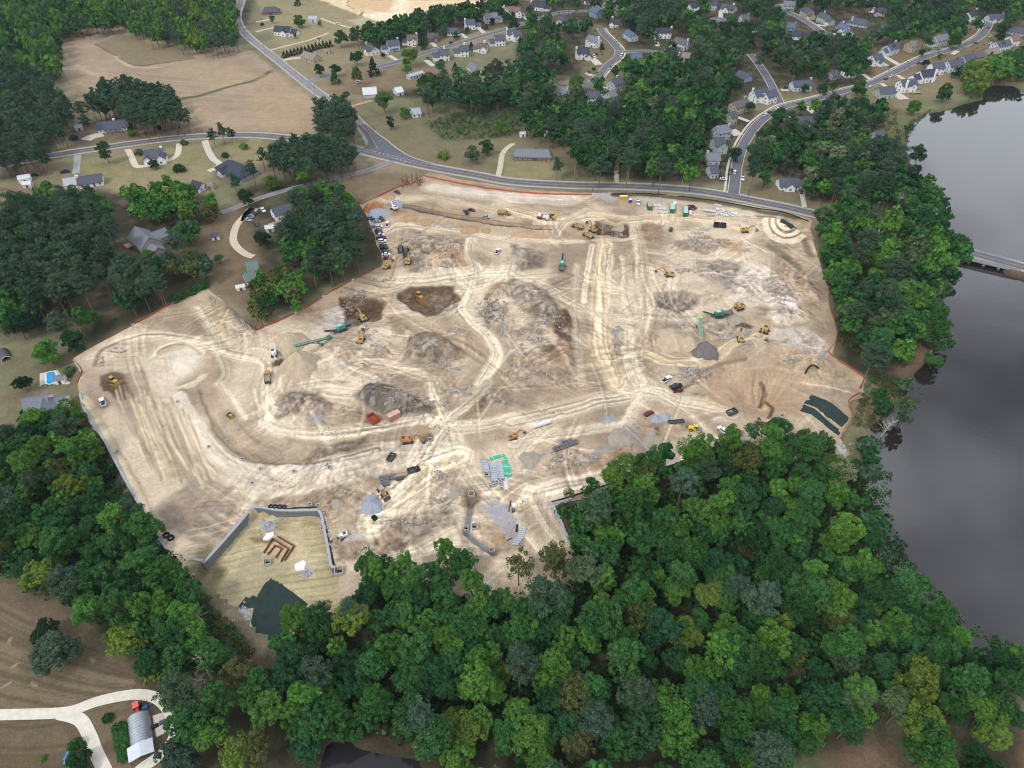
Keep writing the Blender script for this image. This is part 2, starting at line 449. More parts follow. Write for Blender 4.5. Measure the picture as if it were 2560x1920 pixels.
# farm fields in the north-west
g.poly(T('00','540,660 500,440 540,350 700,270 1050,185 1300,260 1650,420 2060,400 2212,460') + S('760,235 790,270 800,330 740,345 640,330 500,332 420,300 360,230 230,230 165,190'), FIELD, 3,1, mott=.25)
g.poly(T('00','820,380 1060,290 1300,370 1640,410 1680,500 1250,575 1170,560'),(128,118,92),2,.8)
g.line(T('00','820,380 1000,480 1180,565 1400,545 1680,505'),1.6,(92,84,60),.8)
g.line(T('00','1570,855 1750,820 1950,760 2212,690') + T('10','120,620'),6,(78,92,52),.95)
g.poly(T('10','0,640 150,640 470,830 500,1130 0,1130'),(160,140,108),3,.55, mott=.5)
g.line(T('00','560,420 640,520 800,600 1100,660 1600,640'),14,(164,152,132),.35, warp=1)
g.line(T('00','520,380 620,300 800,235 1040,190'),4,(176,160,130),.5)
# southern field, lower left
g.poly(S('-40,1440 40,1462 150,1520 280,1590 330,1680 380,1720 420,1800 440,1990 -60,1990'),(118,100,82),4,1, z=-4, mott=.2)
for i in range(9):
 g.line([(-40,1500 + 26 * i),(60,1510 + 25 * i),(180,1560 + 18 * i),(300,1640 + 12 * i)], .9,(146,128,112),.5, z=-4)
g.poly(S('-40,1810 150,1800 215,1850 250,1990 -60,1990'),(112,96,76),3,.8, z=-4)
g.poly(S('2040,1920 2090,1860 2180,1825 2230,1860 2330,1990 2040,1990'),(120,98,80),3,1, z=-4)
g.poly(S('2490,1850 2560,1800 2620,1830 2600,1990 2520,1960'),(112,92,76),3,1, z=-4)
g.poly(S('850,1815 900,1800 960,1810 1010,1840 1070,1880 1060,1900 960,1880 900,1865'),(122,100,82),2,1, z=-5)
g.line(S('770,1860 800,1820 830,1790'),3,(150,132,110),.8, z=-4)
# wood floors: brown earth, coloured dark so gaps between crowns look shaded
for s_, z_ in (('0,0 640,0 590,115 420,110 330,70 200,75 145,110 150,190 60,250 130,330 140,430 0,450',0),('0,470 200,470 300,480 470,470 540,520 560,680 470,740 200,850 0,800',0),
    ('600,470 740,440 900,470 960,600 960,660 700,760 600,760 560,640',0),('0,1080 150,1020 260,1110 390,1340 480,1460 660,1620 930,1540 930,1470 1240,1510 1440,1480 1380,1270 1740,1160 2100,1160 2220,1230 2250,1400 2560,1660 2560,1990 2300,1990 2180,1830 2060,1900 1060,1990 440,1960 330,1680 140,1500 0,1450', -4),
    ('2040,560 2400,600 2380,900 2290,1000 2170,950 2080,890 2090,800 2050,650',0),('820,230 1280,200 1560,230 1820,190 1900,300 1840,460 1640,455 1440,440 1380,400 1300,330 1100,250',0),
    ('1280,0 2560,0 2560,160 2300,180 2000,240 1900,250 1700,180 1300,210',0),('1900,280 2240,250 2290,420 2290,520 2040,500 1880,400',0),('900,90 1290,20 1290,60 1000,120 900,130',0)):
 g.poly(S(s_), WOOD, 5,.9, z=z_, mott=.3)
# pine straw and yards
for s_, c_, o_ in (('230,300 420,270 520,330 470,350 180,370 160,330', STRAW, .8),('460,380 700,330 890,370 880,430 700,420 560,470', STRAW, .7),('60,400 180,400 230,470 90,560 0,540',(134,118,96),.8),
     ('160,400 350,380 560,350 560,420 470,500 300,480',(146,134,98),.7),('560,350 640,345 700,380 640,420 570,400',(150,140,100),.7),('760,470 960,430 1050,440 980,470 900,505',(120,100,82),.9),
     ('500,540 600,520 640,600 680,700 640,800 540,730 500,680',(122,102,82),.9),('0,880 160,850 200,900 160,1080 0,1090',(112,102,80),.8),
     ('640,110 900,40 940,120 860,230 800,210',(142,128,98),.8),('640,0 920,0 900,90 700,130',(150,138,104),.8),('880,170 1080,160 1180,190 1060,220 840,240 820,200',(128,108,88),.9),
     ('870,260 1150,290 1260,330 1250,450 1100,420 960,370',(122,110,86),.8),('1260,310 1420,330 1480,440 1280,450',(126,116,88),.8),('1250,380 1380,390 1400,450 1270,450',(140,132,94),.8),
     ('1900,230 2040,200 2130,230 2000,270',(120,112,82),.8),('2180,120 2420,60 2560,100 2480,200 2240,270 2180,260',(136,118,92),.7),('2200,260 2290,290 2270,380 2210,400',(110,106,70),.8),
     ('2450,170 2560,120 2560,210 2500,205',(124,110,80),.8),('1850,440 2040,480 2030,530 1850,500',(120,104,82),.7),('1480,60 1560,60 1580,200 1440,220',(130,114,88),.7),
     ('0,480 60,470 40,520 0,530',(140,118,98),.8)):
 g.poly(S(s_), c_, 4, o_, mott=.35)
g.poly(S('800,0 1280,0 1265,25 1180,20 1090,20 960,60 905,40'),(222,196,160),2,1)      # the far building plot
g.poly(S('870,0 990,0 1000,20 960,30 880,20'),(204,168,130),2,.8)
g.blob((965,40),26,16,(228,212,184),1)
g.line(S('985,40 1000,20 1005,-10'),16,(230,214,186),1)
g.line(S('905,40 925,60 958,62'),1.4,(96,74,58),.9)
g.line(S('868,0 875,18 905,28 902,40'),1.4,(96,74,58),.9)
g.poly(S('868,50 915,44 940,60 900,66'),(186,178,156),2,.7)
# shrubby strip east of the junction and lake fringe
g.poly(S('1060,310 1180,270 1280,250 1330,280 1290,340 1180,350 1110,350'),(78,84,54),5,.9, mott=.3)
lk = poly_sd(g.X, g.Y, LAKE)
g.blend((slice(None), slice(None)), sstep(9,0, lk) * .75,(84,82,56))
g.blend((slice(None), slice(None)), sstep(0,-2, lk),(70,58,48))
g.poly(S('2290,1000 2260,1060 2180,1090 2130,1060 2140,1000 2200,960'),(128,112,84),4,.8)
g.line(S('2318,840 2300,880 2270,910'),9,(122,100,82),.8)
# verges
g.line(ROAD_MAIN, 15,(138,120,96),.6, feather=3)
s_in = poly_sd(g.X, g.Y, SITE)
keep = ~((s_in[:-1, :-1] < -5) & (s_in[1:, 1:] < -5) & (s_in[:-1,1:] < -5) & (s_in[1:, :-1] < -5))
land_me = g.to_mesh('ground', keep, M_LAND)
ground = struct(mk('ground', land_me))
# the same ground going on to the horizon
mb = MB(); R = 9000
for a, b, c, d in ((-R, -R, R, 30),(-R, 1050, R, R),(-R, 30,-700,1050),(700,30, R, 1050)):
 mb.add([(a, b, -.6),(c, b, -.6),(c, d, -.6),(a, d, -.6)], [(0,1,2,3)])
far_m = mat('far_land',(92,94,66),.95,.3,0.004)
far_land = struct(mb.build('far_terrain', far_m))

# ------------------------------------------------------------------ the construction site
xs = [p[0] for p in SITE]; ys = [p[1] for p in SITE]
STEP = 0.52
SG_ = Field(min(xs) - 4, max(xs) + 4, min(ys) - 4, max(ys) + 4, STEP)
g = SG_
n1 = fbm(g.WX, g.WY, 38,5,41); n2 = fbm(g.WX * 1.0, g.WY * 1.0,13,4,52); n3 = fbm(g.X, g.Y, 4,3,63)
PALE, TAN, WARM, GREY, DAMP, ROCK, TRACK = (208,190,164),(192,171,143),(204,170,130),(162,146,126),(124,98,74),(212,204,196),(214,198,171)
a = sstep(.36,.64, n1)[..., None]; b = sstep(.4,.62, n2)[..., None]
g.col[:] = lin(PALE) * (1 - a) + lin((186,164,136)) * a
g.col += (lin(GREY) - g.col) * (b * 0.5 * a)
# rough, worked ground: grey, rubbly, rusty areas
for tl, s_, c_, o_, dh in (
  ('11','1180,420 1500,360 1800,420 1830,560 1700,640 1480,660 1200,640',(176,154,126),.75,1.0),('11','1480,520 1600,500 1830,560 1820,660 1600,640 1500,600',(196,158,116),.7,.6),
  ('11','1240,330 1480,340 1520,430 1260,480',(158,142,124),.7,.4),('11','1330,600 1460,560 1450,680 1320,690',(150,132,112),.7,0),
  ('11','560,1010 760,980 750,1150 640,1260 480,1240 560,1130',(190,184,176),.7,0),('11','400,1040 620,960 560,1050 420,1080',(194,156,118),.7,.8),
  ('11','1210,1440 1300,1250 1480,1200 1700,1280 1850,1400 1700,1480 1500,1500 1300,1470',(150,134,112),.9,3.2),('11','1140,1080 1300,1070 1350,1180 1200,1250',(172,150,124),.7,0.5),
  ('11','1900,980 2180,960 2212,1200 2150,1290 2000,1180',(178,164,146),.8,1.5),('11','2050,800 2212,760 2212,920 1960,920',(166,144,116),.8,1.6),
  ('11','500,1350 700,1290 980,1300 1000,1480 720,1500 540,1480',(196,178,154),.6,0.8),('11','700,1420 900,1330 880,1400 760,1460',(176,150,118),.6,1.2),
  ('21','0,450 310,520 250,640 60,700 0,690',(150,138,124),.8,.8),('21','0,740 300,850 420,1000 380,1080 150,1060 0,960',(146,130,114),.8,1.2),
  ('21','0,1060 350,1050 550,1300 560,1660 0,1660',(184,164,142),.6,.5),('21','200,960 400,960 380,1100 160,1080',(148,132,116),.8,1.5),
  ('21','380,1020 480,1010 550,1250 500,1320 370,1200',(122,96,76),.9,.8),('21','240,1330 420,1310 560,1330 540,1480 430,1500 300,1420',(168,136,104),.7,1.4),
  ('21','260,1330 390,1320 380,1400 270,1390',(132,114,100),.8,0),('21','1060,270 1290,280 1290,480 1110,430',(172,146,120),.85,.5),
  ('21','1400,430 1700,370 1850,470 1690,520 1450,500',(170,146,126),.8,1.3),('21','1800,400 2000,420 2010,500 1850,510',(190,152,114),.7,.6),
  ('21','1240,870 1480,850 1640,900 1610,980 1440,1060 1240,1000',(142,126,110),.9,-1.6),('21','1640,860 1820,860 1820,940 1660,980',(176,156,130),.7,.9),
  ('21','1590,590 1780,570 2000,640 1980,740 1740,760 1600,720',(176,160,144),.8,1.2),('21','1780,720 2000,700 2050,830 1820,850',(168,158,148),.8,.5),
  ('21','1960,630 2212,620 2212,980 1900,1000 1880,860',(206,192,178),.8,.8),('21','1420,780 1820,790 1800,860 1420,850',(190,172,146),.6,0),
  ('21','1340,1120 1640,1080 1900,1110 2080,1180 2000,1290 1800,1290 1700,1220 1400,1160',(180,170,158),.8,-1.0),('21','1400,1540 1720,1560 1600,1660 1390,1660',(180,162,142),.8,.5),
  ('31','0,740 200,800 330,1010 300,1130 120,1160 0,1090',(210,194,176),.85,1.6),('31','120,1000 260,990 290,1080 230,1110',(222,212,198),.9,.6),('31','260,1000 340,1010 310,1110 250,1100',(206,176,130),.8,0),
  ('31','0,440 120,520 300,640 280,670 80,560 0,500',(120,112,84),.7,0),('31','0,520 200,640 450,800 520,1000 420,1000 250,820',(190,158,128),.6,1.0),('31','340,700 480,680 510,900 420,860',(178,158,134),.6,0),
  ('31','0,1180 330,1170 560,1330 460,1470 300,1420 0,1320',(202,192,178),.7,-.6),('31','0,1330 250,1400 480,1480 840,1620 800,1659 0,1659',(196,170,138),.8,.3),('31','430,1440 830,1620 700,1659 350,1640 330,1520',(170,156,124),.6,0),
  ('12','180,100 360,60 560,60 700,200 560,280 300,260 160,300',(150,132,116),.75,1.4),('12','700,160 960,180 960,320 780,330 680,260',(186,160,130),.7,.8),
  ('12','850,100 930,0 1050,0 1400,120 1530,220 1480,310 1150,270 980,190',(122,117,110),.95,3.0),('12','1560,30 1850,20 1820,100 1620,100',(186,172,152),.6,.5),('12','1600,160 1740,150 1700,230 1620,250',(172,156,138),.7,.8),
  ('12','1960,20 2212,0 2212,180 1900,240 1770,330',(166,146,122),.8,1.5),('12','360,640 620,500 1010,440 960,520 640,650 420,680',(140,126,112),.85,1.4),('12','180,560 260,470 350,490 260,620',(176,160,142),.7,.5),
  ('12','690,1400 1000,1340 1600,1130 1760,1150 1760,1220 1500,1330 1000,1470 880,1530 710,1560',(170,148,122),.95,-1.2),('12','1070,1130 1750,1080 1760,1150 1050,1340',(168,150,130),.6,.9),
  ('12','360,960 600,930 760,990 740,1080 420,1010',(172,150,128),.7,1.0),('12','1740,660 1830,660 1890,830 1850,860 1780,780',(156,138,116),.9,.5),('12','1400,820 1700,780 1750,900 1650,1060 1420,1000',(196,178,154),.6,.4),
  ('12','1850,1480 2212,1500 2212,1659 1890,1659',(166,146,128),.8,0),('12','0,1000 360,990 420,1020 220,1050 0,1040',(168,152,134),.8,0),
  ('02','1390,1010 1760,790 2140,990 1980,1180 1850,1400 1700,1400 1450,1260 1360,1150',(166,148,130),.9,0),('02','1130,260 1350,130 1660,470 1760,720 1480,930 1280,700',(204,184,152),.7,0),
  ('02','760,0 900,60 900,200 800,180 740,60',(176,158,136),.7,0),('02','830,290 900,280 900,400 850,380',(206,168,128),.7,0),
  ('22','1100,340 1600,330 1640,360 1400,460 1180,460',(174,150,124),.8,1.2),('22','1180,440 1560,470 1620,520 1400,560 1260,540',(184,162,134),.8,.6),('22','280,640 660,560 700,690 330,750',(184,160,138),.8,1.0),
  ('22','920,570 1080,560 1060,640 700,740 580,760 700,690',(184,152,120),.9,-1.0),('22','1310,90 1740,70 1700,140 1420,150',(172,150,126),.8,.8),('22','1640,220 1760,190 1960,350 1780,330',(202,190,178),.8,.8),
  ('22','1780,0 2212,0 2212,160 2000,160',(182,158,130),.8,-1.5),('32','0,0 60,60 0,240',(160,134,104),.8,0),('32','560,0 800,30 690,160 700,260 500,120',(178,160,132),.7,0),
  ('01','1760,860 1920,960 2212,1180 2212,1240 1900,1000',(160,148,134),.8,0),('01','940,1330 1100,1280 1120,1310 980,1340',(160,134,108),.7,.7),('01','1700,880 2000,1060 1990,1240 1760,1180',(208,190,150),.6,0)):
 g.poly(T(tl, s_), c_, 1.6, o_, dh=dh * 1.3, hf=6.0, mott=.35, rough=.2 + .45 * min(1, abs(dh)))
# damp, freshly cut brown ground
for tl, s_, dh in (('11','1225,880 1330,815 1700,805 1690,870 1810,930 1550,1050 1480,1070 1420,1040 1300,970 1230,930', -2.0),('11','730,910 850,905 950,895 1135,960 1080,1090 900,1150 740,1130', -4.2),
     ('21','700,240 900,228 1010,300 1035,395 880,392 730,372', -2.2),('01','880,1600 1000,1570 1100,1560 1240,1528 1290,1560 1320,1659 880,1659', .1),('02','880,0 1330,0 1310,60 1080,160 950,110 880,60', .1),
     ('11','140,1540 60,1520 150,1470 270,1380 310,1400 260,1500',0),('21','1860,1080 1920,1060 2090,1170 2060,1190 1880,1130',0.6),('21','2080,1290 2110,1250 2212,1260 2212,1340', -2.0)):
 g.poly(T(tl, s_), DAMP, 1.0,.92, dh=dh, hf=2.4, mott=.15, rough=.22)
g.poly(T('11','1380,900 1500,980 1650,900 1500,870'),(160,132,100),1.2,.6)
for s_ in ('1150,1460 1240,1470 1210,1490','1840,840 1900,820 1920,880'): pass
# red clay by the trench head
g.poly(T('11','920,150 960,110 1060,70 1110,90 1100,150 1000,180 940,180'),(186,124,80),1.0,.95)
g.poly(T('11','1150,170 1280,170 1270,210 1180,200'),(172,126,88),1.0,.9)
# retaining bench, cul-de-sac and graded road
g.blob(T1('01',1540,1480),12,14,(214,200,180),1)
circ = [(T1('01',1540,1490)[0] + 66 * math.cos(t_), T1('01',1540,1490)[1] + 52 * math.sin(t_)) for t_ in np.linspace(.6,2 * math.pi - .5,22)]
g.line(circ, 1.1,(132,116,96),.9); g.line([(x_ + (x_ - 445) * .1, y_ + (y_ - 911) * .1) for x_, y_ in circ], 3.5, TRACK, .9, ruts=.3)
GRADED = S('395,905 405,960 440,1030 480,1100 520,1160 570,1200 640,1220 760,1205 900,1175 1020,1145 1110,1110')
g.line(GRADED, 11,(206,190,166),.95, feather=1.0, ruts=.12)
g.line([(x_ + 14, y_ - 38) for x_, y_ in GRADED[2:]], 5.5,(212,198,178),.9, feather=.8, ruts=.1, dh=.35, hw=5.5)
g.line(S('500,975 520,1040 560,1110 620,1150 660,1163 760,1158 835,1155 845,1150 935,1125 950,1128'),1.1,(148,132,112),.75)
g.line(S('330,900 360,990 430,1110 480,1180 560,1240 620,1265'),7,(196,178,152),.8, ruts=.35)
for i in range(44):
 x0 = 300 + i * 4.3; g.line([(x0 - 10,985 + i * 1.0 + RND.uniform(-25,25)),(x0 + 25,1080 + i * 1.2),(x0 + 62,1180 + i * .8 + RND.uniform(-50,20))], RND.uniform(.5,1.1), RND.choice([(226,208,172),(166,148,126),(220,200,164),(182,162,136)]),.6, sm=0, warp=.15)
# haul roads
ROADS = [('11','1000,830 1150,950 1250,1060 1450,1180 1700,1290 1900,1400 2010,1480',9, TAN, .7),('11','1130,770 1500,745 1900,690 2212,680',13, TRACK, .8),('11','1860,420 1850,520 1900,690 1840,870 1790,1000 1900,1150 2020,1270 2085,1420 2000,1560 1940,1660',9, TRACK, .95),
   ('11','1250,300 1230,480 1180,640 1130,760',12, TAN, .5),('11','1150,330 1300,290 1700,340 2212,420',10, TRACK, .7),('11','700,1640 900,1500 1100,1480 1400,1590 1550,1660',9, PALE, .7),
   ('11','1330,760 1200,850 1000,880',8, TAN, .6),('11','1900,620 2000,720 1950,950',3, TRACK, .7),('11','60,1659 100,1500 0,1430',7, TRACK, .7),
   ('12','80,0 75,200 110,360 300,430 700,425 1100,375 1500,325 1690,400 1750,560 1800,700 1900,850 2050,1000',10, TRACK, .95),('12','0,60 60,300 0,420',5, TRACK, .6),('12','1500,330 1700,380 1900,370 2212,300',10, TRACK, .9),
   ('12','1640,330 1560,150 1500,0',7, TRACK, .9),('12','1680,310 1900,120 2000,0',8, TRACK, .8),('12','1760,620 1500,720 1300,880 1100,1060 1000,1200',15,(222,204,172),.85),('12','1000,1180 1250,1050 1500,900',10,(220,202,172),.7),
   ('12','900,1560 1300,1470 1700,1380 1900,1420 2212,1560',7, TRACK, .6),('12','1250,1480 1600,1330 1780,1220',5, TRACK, .5),
   ('22','0,330 500,210 900,130 1150,95 1400,135 1700,195 1900,250',13, TRACK, .9),('22','0,520 300,450 700,390 950,370 1050,230 1150,110',8, TRACK, .95),('22','0,40 300,30 700,0',8, TAN, .6),('22','1150,100 1400,180 1560,280 1650,360 1800,480',5, TRACK, .7),
   ('22','130,900 60,1060 60,1200 200,1400 280,1480',6, TRACK, .7),('22','200,960 600,860 900,800 1200,700 1500,590',13,(222,206,182),.9),('22','200,960 280,1150 420,1330 460,1560',10,(204,186,160),.8),('22','1000,380 1100,470 1200,590',5,(170,172,176),.7),
   ('22','850,0 870,60 1100,100',6, TRACK, .6),('21','690,470 640,750 620,950',5, TRACK, .9),('21','800,470 780,700 770,1000 760,1300 830,1500 900,1659',13,(216,194,158),.9),('21','860,560 850,850 830,1000',3.5, TRACK, .8),
   ('21','950,570 980,700 960,850 1010,1050',5, TRACK, .8),('21','1050,260 1090,420 1120,600 1160,900 1150,1150 1080,1300 1050,1450 1130,1659',9,(206,188,160),.9),('21','0,700 300,820 550,980 800,1060 1050,1130',8, TRACK, .85),
   ('21','0,150 400,250 700,200 1000,250 1400,220 1800,260 2000,330',13,(214,194,160),.85),('21','380,380 450,270 640,160',7, TRACK, .9),('21','1150,1400 1500,1530 1750,1470 1900,1350 2150,1240',8,(218,198,162),.85),
   ('21','1180,520 1500,560 1900,560 2212,680',6, TRACK, .6),('21','1080,1080 1350,1100 1600,1090',9,(208,194,172),.6),('21','560,640 540,1000 570,1400 600,1659',5, TRACK, .6),('21','870,870 950,960 1040,1060',4, TRACK, .6),
   ('21','980,1200 1000,1450 1080,1659',12,(212,198,172),.7),('21','720,420 900,420 1050,400',6, TRACK, .7),('21','0,400 300,430 600,440',7, TRACK, .7),('21','700,0 600,60 300,80 0,60',14,(214,198,176),.6),('21','2000,400 2212,520',4, TRACK, .7),
   ('01','1000,1310 1300,1240 1600,1270 1800,1320 1950,1400 2212,1450',9, TRACK, .85),('01','1700,1000 1850,1200 1900,1350',8, TRACK, .7),('01','820,1500 870,1380 1000,1310',3,(150,130,104),.8),('01','1900,1420 1960,1560 1900,1659',6, TRACK, .7),
   ('02','1900,0 2020,180 2100,300',6, TRACK, .7),('02','720,120 830,260 1000,560 1200,900 1400,1240',4,(208,190,158),.7),('31','120,200 40,300 60,380 200,430',6,(222,206,180),.6)]
for i, (tl, s_, w_, c_, o_) in enumerate(ROADS):
 g.line(T(tl, s_), w_ * .72, c_, o_ * .85, feather=w_ * .15, ruts=.5, warp=.3, seed=i)
# loose wheel tracks: patches of parallel arcs where machines turned
def streaks(c, R, th, kap, amp, seed, L=1.0):
 k = g.sl([c], R * 1.3)
 if k is None: return
 dx = g.X[k] - c[0]; dy = g.Y[k] - c[1]; u = dx * math.cos(th) + dy * math.sin(th); v = -dx * math.sin(th) + dy * math.cos(th)
 m = sstep(1.15,.35, np.sqrt((u / (R * L)) ** 2 + (v / (R * .6)) ** 2) + .5 * (vnoise(g.X[k] / 5, g.Y[k] / 5, seed) - .5))
 rr = np.sqrt(u * u + (v + kap) ** 2); al = np.arctan2(u, v + kap) * kap
 n = vnoise(rr * .95, al * .035 + seed, seed) + .75 * vnoise(rr * 1.9, al * .06 + seed, seed + 3) - .87
 g.col[k] *= (1 + amp * n * m)[..., None]; g.h[k] += .16 * n * m
for i in range(300):
 if i < 190: cx, cy = RND.uniform(640,2060), RND.uniform(520,1060)
 elif i < 212: cx, cy = RND.uniform(300,640), RND.uniform(760,880)
 else: cx, cy = RND.uniform(560,1450), RND.uniform(1080,1420)
 streaks(P(cx, cy), RND.uniform(6,26), RND.uniform(0, math.pi), RND.choice([-1,1]) * RND.uniform(14,90), RND.uniform(.16,.36), i, RND.uniform(1,1.5))
for i in range(46):
 cx, cy = RND.uniform(640,2040), RND.uniform(540,1120); ang = RND.choice([.35,2.6,1.5]) + RND.uniform(-.5,.5); L = RND.uniform(40,120); bend = RND.uniform(-16,16)
 dx, dy = math.cos(ang) * L, math.sin(ang) * L * .7
 for off in (0,5.5):
  g.line([(cx - dx + off, cy - dy),(cx + bend + off, cy + bend),(cx + dx + off, cy + dy)], .8, RND.choice([(228,212,182),(172,154,132),(226,212,186)]),.4, sm=6, warp=.1)
# broken rock and spoil: rough relief with grey, white and rusty flecks
rg = g.rough; r1 = 1 - np.abs(2 * fbm(g.WX, g.WY, 6,4,71) - 1); r2 = 1 - np.abs(2 * fbm(g.X, g.Y, 2.2,3,72) - 1)
g.h += rg * (1.7 * (r1 - .7) + .8 * (r2 - .7))
g.col *= (1 + rg * (1.1 * (r1 - .78) + 1.0 * (r2 - .78)))[..., None]
f1 = fbm(g.WX, g.WY, 9,3,73); f2 = fbm(g.X, g.Y, 1.9,3,74); allk = (slice(None), slice(None))
g.blend(allk, rg * sstep(.5,.62, f1) * sstep(.48,.62, f2) * .7,(204,198,190)); g.blend(allk, rg * sstep(.5,.38, f1) * sstep(.5,.64, f2) * .6,(192,150,112)); g.blend(allk, rg * sstep(.54,.66, fbm(g.WX, g.WY, 4.5,3,75)) * .6,(128,112,96))
# the eastern slope: a high haul bench above the lower sediment basin
g.line(S('1640,985 1700,935 1790,895 1880,872 1960,880 2040,905'),3, None, dh=3.4, hw=11, warp=.3); g.blob(T1('22',2180,60),24,15, None, dh=-4.5, power=.8); g.line(S('1700,975 1780,925 1860,900'),1.4,(150,126,100),.7, dh=-.6, hw=2)
# trench and berm at the north
TRN = T('11','1180,110 1350,150 1600,200 1850,250 2212,295') + T('21','330,320')
g.line(TRN, 1.7,(98,84,68),.95, feather=.4, dh=-1.5, hw=1.7, warp=.2)
g.line([(x_ + 2, y_ - 5) for x_, y_ in TRN], 1.5,(150,130,104),.8, dh=.7, hw=1.7, warp=.4)
g.poly(T('21','80,240 170,235 160,300 60,310'),(168,140,112),1.5,.8)
g.poly(T('21','0,340 340,350 330,400 0,395'),(198,162,126),1.5,.7)
g.line(T('11','1180,190 1400,220 1700,260 1950,290'),6,(204,172,134),.5)
for i in range(4): g.line(T('21','0,%d 700,%d' % (50 + 16 * i, 70 + 16 * i)),1.0,(180,156,128),.45)
g.line(S('960,502 1100,500 1280,545'),9,(214,194,164),.5, ruts=.3)
g.line(S('1080,470 1250,490 1420,497'),12,(216,204,186),.7, ruts=.2)
# gravel pads
for s_, c_, o_ in ((S('1480,480 1530,480 1540,498 1528,508 1502,500 1488,492'),(178,180,186),.95),(T('12','430,280 560,240 600,300 560,350 480,360'),(164,166,172),.8),
     (T('12','1930,1060 2060,1000 2200,1080 2212,1200 2100,1260 2000,1150'),(168,172,182),.75),(T('22','0,1130 40,1170 50,1290 0,1330'),(166,170,180),.8),(T('12','2110,1250 2212,1200 2212,1320 2150,1330'),(166,170,180),.85),
     (T('22','740,320 840,275 910,300 880,350 780,380'),(158,162,174),.85),(T('12','740,1380 850,1290 960,1260 900,1360'),(186,182,176),.8),(T('22','60,640 120,600 230,580 230,640 150,740 90,730'),(150,146,140),.8),
     (T('22','700,560 900,420 1000,400 900,560 860,600 700,690'),(158,156,150),.9),(T('11','970,190 1100,170 1140,210 1000,220'),(166,172,180),.8),(T('32','590,520 660,500 740,580 690,610 600,560'),(190,188,190),.9),
     (T('21','1600,60 1640,60 1700,120 1640,130'),(196,192,186),.4),(T('21','1060,50 1300,55 1280,85 1100,85'),(186,182,176),.7)):
 g.poly(s_, c_, 1.0, o_, mott=.35)
g.line(S('1535,489 1600,488 1700,496 1800,509 1900,527 1990,545'),4.5,(104,104,76),.8, warp=.6)
g.line(S('1900,540 1960,556 2000,590 2030,640'),4,(124,114,84),.6, warp=.6)
# sediment pond terraces in the north-east corner
for i, (c_, w_) in enumerate((((222,206,176),5),((160,136,106),1.6),((226,212,186),3.5),((160,136,106),1.6),((222,208,180),3.5),((158,134,104),1.6))):
 k = 1 - i * .15
 pts = [(1968 + (x_ - 1968) * k, 552 + (y_ - 552) * k) for x_, y_ in T('31','-10,240 0,320 40,390 120,430 230,420 290,380')]
 g.line(pts, w_, c_, .95, feather=.6, dh=.5 if i % 2 else 0, hw=2.5, warp=.2)
g.blob((1962,560),4,3,(226,212,186),1)
# lower-right basin: brushed slopes and gullies
g.blob(T1('22',2120,60),26,20,(192,164,132),.8, dh=-2.4)
g.line(T('22','2160,120 2200,40 2212,0') + T('31','-40,1600'),1.6,(132,104,76),.9)
g.line(T('32','0,60 50,150 0,270'),1.6,(132,104,76),.9)
g.poly(T('22','2120,130 2200,110 2212,160 2150,180'),(214,188,132),1,.9)
for i in range(40):
 u = RND.uniform(0,1); g.line([(1880 + 130 * u, 918 + 22 * u + RND.uniform(-4,4)),(1894 + 60 * u + RND.uniform(-6,6),975 + 10 * u)], .7, RND.choice([(206,180,148),(166,140,112)]),.22, sm=0)
# the lower basin: straw matting
STRAW_M = (196,182,142)
g.poly(BASIN, STRAW_M, .5,1, crisp=True, world=True)
sd_b = poly_sd(g.X, g.Y, BASIN)
g.h += -4.0 * sstep(0.25,-0.25, sd_b)
for i in range(34):
 y_ = 1290 + i * 9.6; w_ = RND.uniform(-6,6)
 g.line([(480, y_ + 60 + w_),(640, y_ + 20 + w_),(850, y_ - 10 + w_)], .5, RND.choice([(160,146,104),(176,160,116),(212,200,162)]),.55, sm=0, warp=.3, z=-4)
g.poly(S('560,1440 630,1370 720,1420 700,1470 640,1500 580,1520 530,1470'),(172,162,130),2,.6, z=-4)
g.line(S('545,1432 530,1460 520,1480'),5,(112,112,76),.7, z=-4); g.line(S('520,1400 500,1440 490,1452'),6,(120,118,82),.7, z=-4)
g.poly(S('703,1332 760,1326 775,1395 760,1410 700,1395 665,1372 660,1366 690,1360'),(204,184,150),1,.9, z=-4)
g.poly(S('628,1345 640,1342 690,1348 700,1352 680,1358 650,1355'),(146,126,88),.8,.8, dh=-.5, z=-4)
g.poly(S('690,1300 715,1302 712,1325 690,1322'),(164,142,96),2,.6, z=-4); g.poly(S('755,1298 780,1298 790,1310 760,1315'),(158,136,92),2,.6, z=-4)
for tl_, s_ in (('12','15,1235 85,1175 175,1195 150,1260 95,1290'),('12','375,1620 420,1605 485,1605 485,1659 400,1659'),('03','2030,330 2090,230 2150,215 2160,300 2110,420')): g.poly(T(tl_, s_),(176,178,182),.6,.95, z=-4)
# spoil in front of the lower trees
g.poly(S('925,1440 1010,1410 1200,1380 1340,1400 1420,1440 1330,1480 1200,1490'),(198,176,148),2,.6, mott=.4)
g.line(S('1180,1500 1230,1440 1300,1390'),5, TRACK, .6, ruts=.3)
g.poly(S('845,1440 920,1445 920,1470 900,1530 840,1545 838,1500'),(206,184,156),1.2,.8, mott=.4)
# concrete-grey trenches with pipes
for s_ in ('1177,1250 1176,1270 1170,1300 1166,1322','1166,1326 1190,1350 1212,1367 1230,1377'):
 g.line(S(s_),2.2,(146,148,152),.95, feather=.4, dh=-1.6, hw=2.2, warp=.1)
g.blob((1177,1237),4.5,5,(150,130,106),.9, dh=-1.8); g.blob((1236,1377),3,3,(158,138,114),.8, dh=-1.2)
g.poly(S('1045,1090 1082,1086 1086,1106 1052,1112'),(150,130,106),.6,.9, dh=-1.3, hf=1.5, crisp=True)
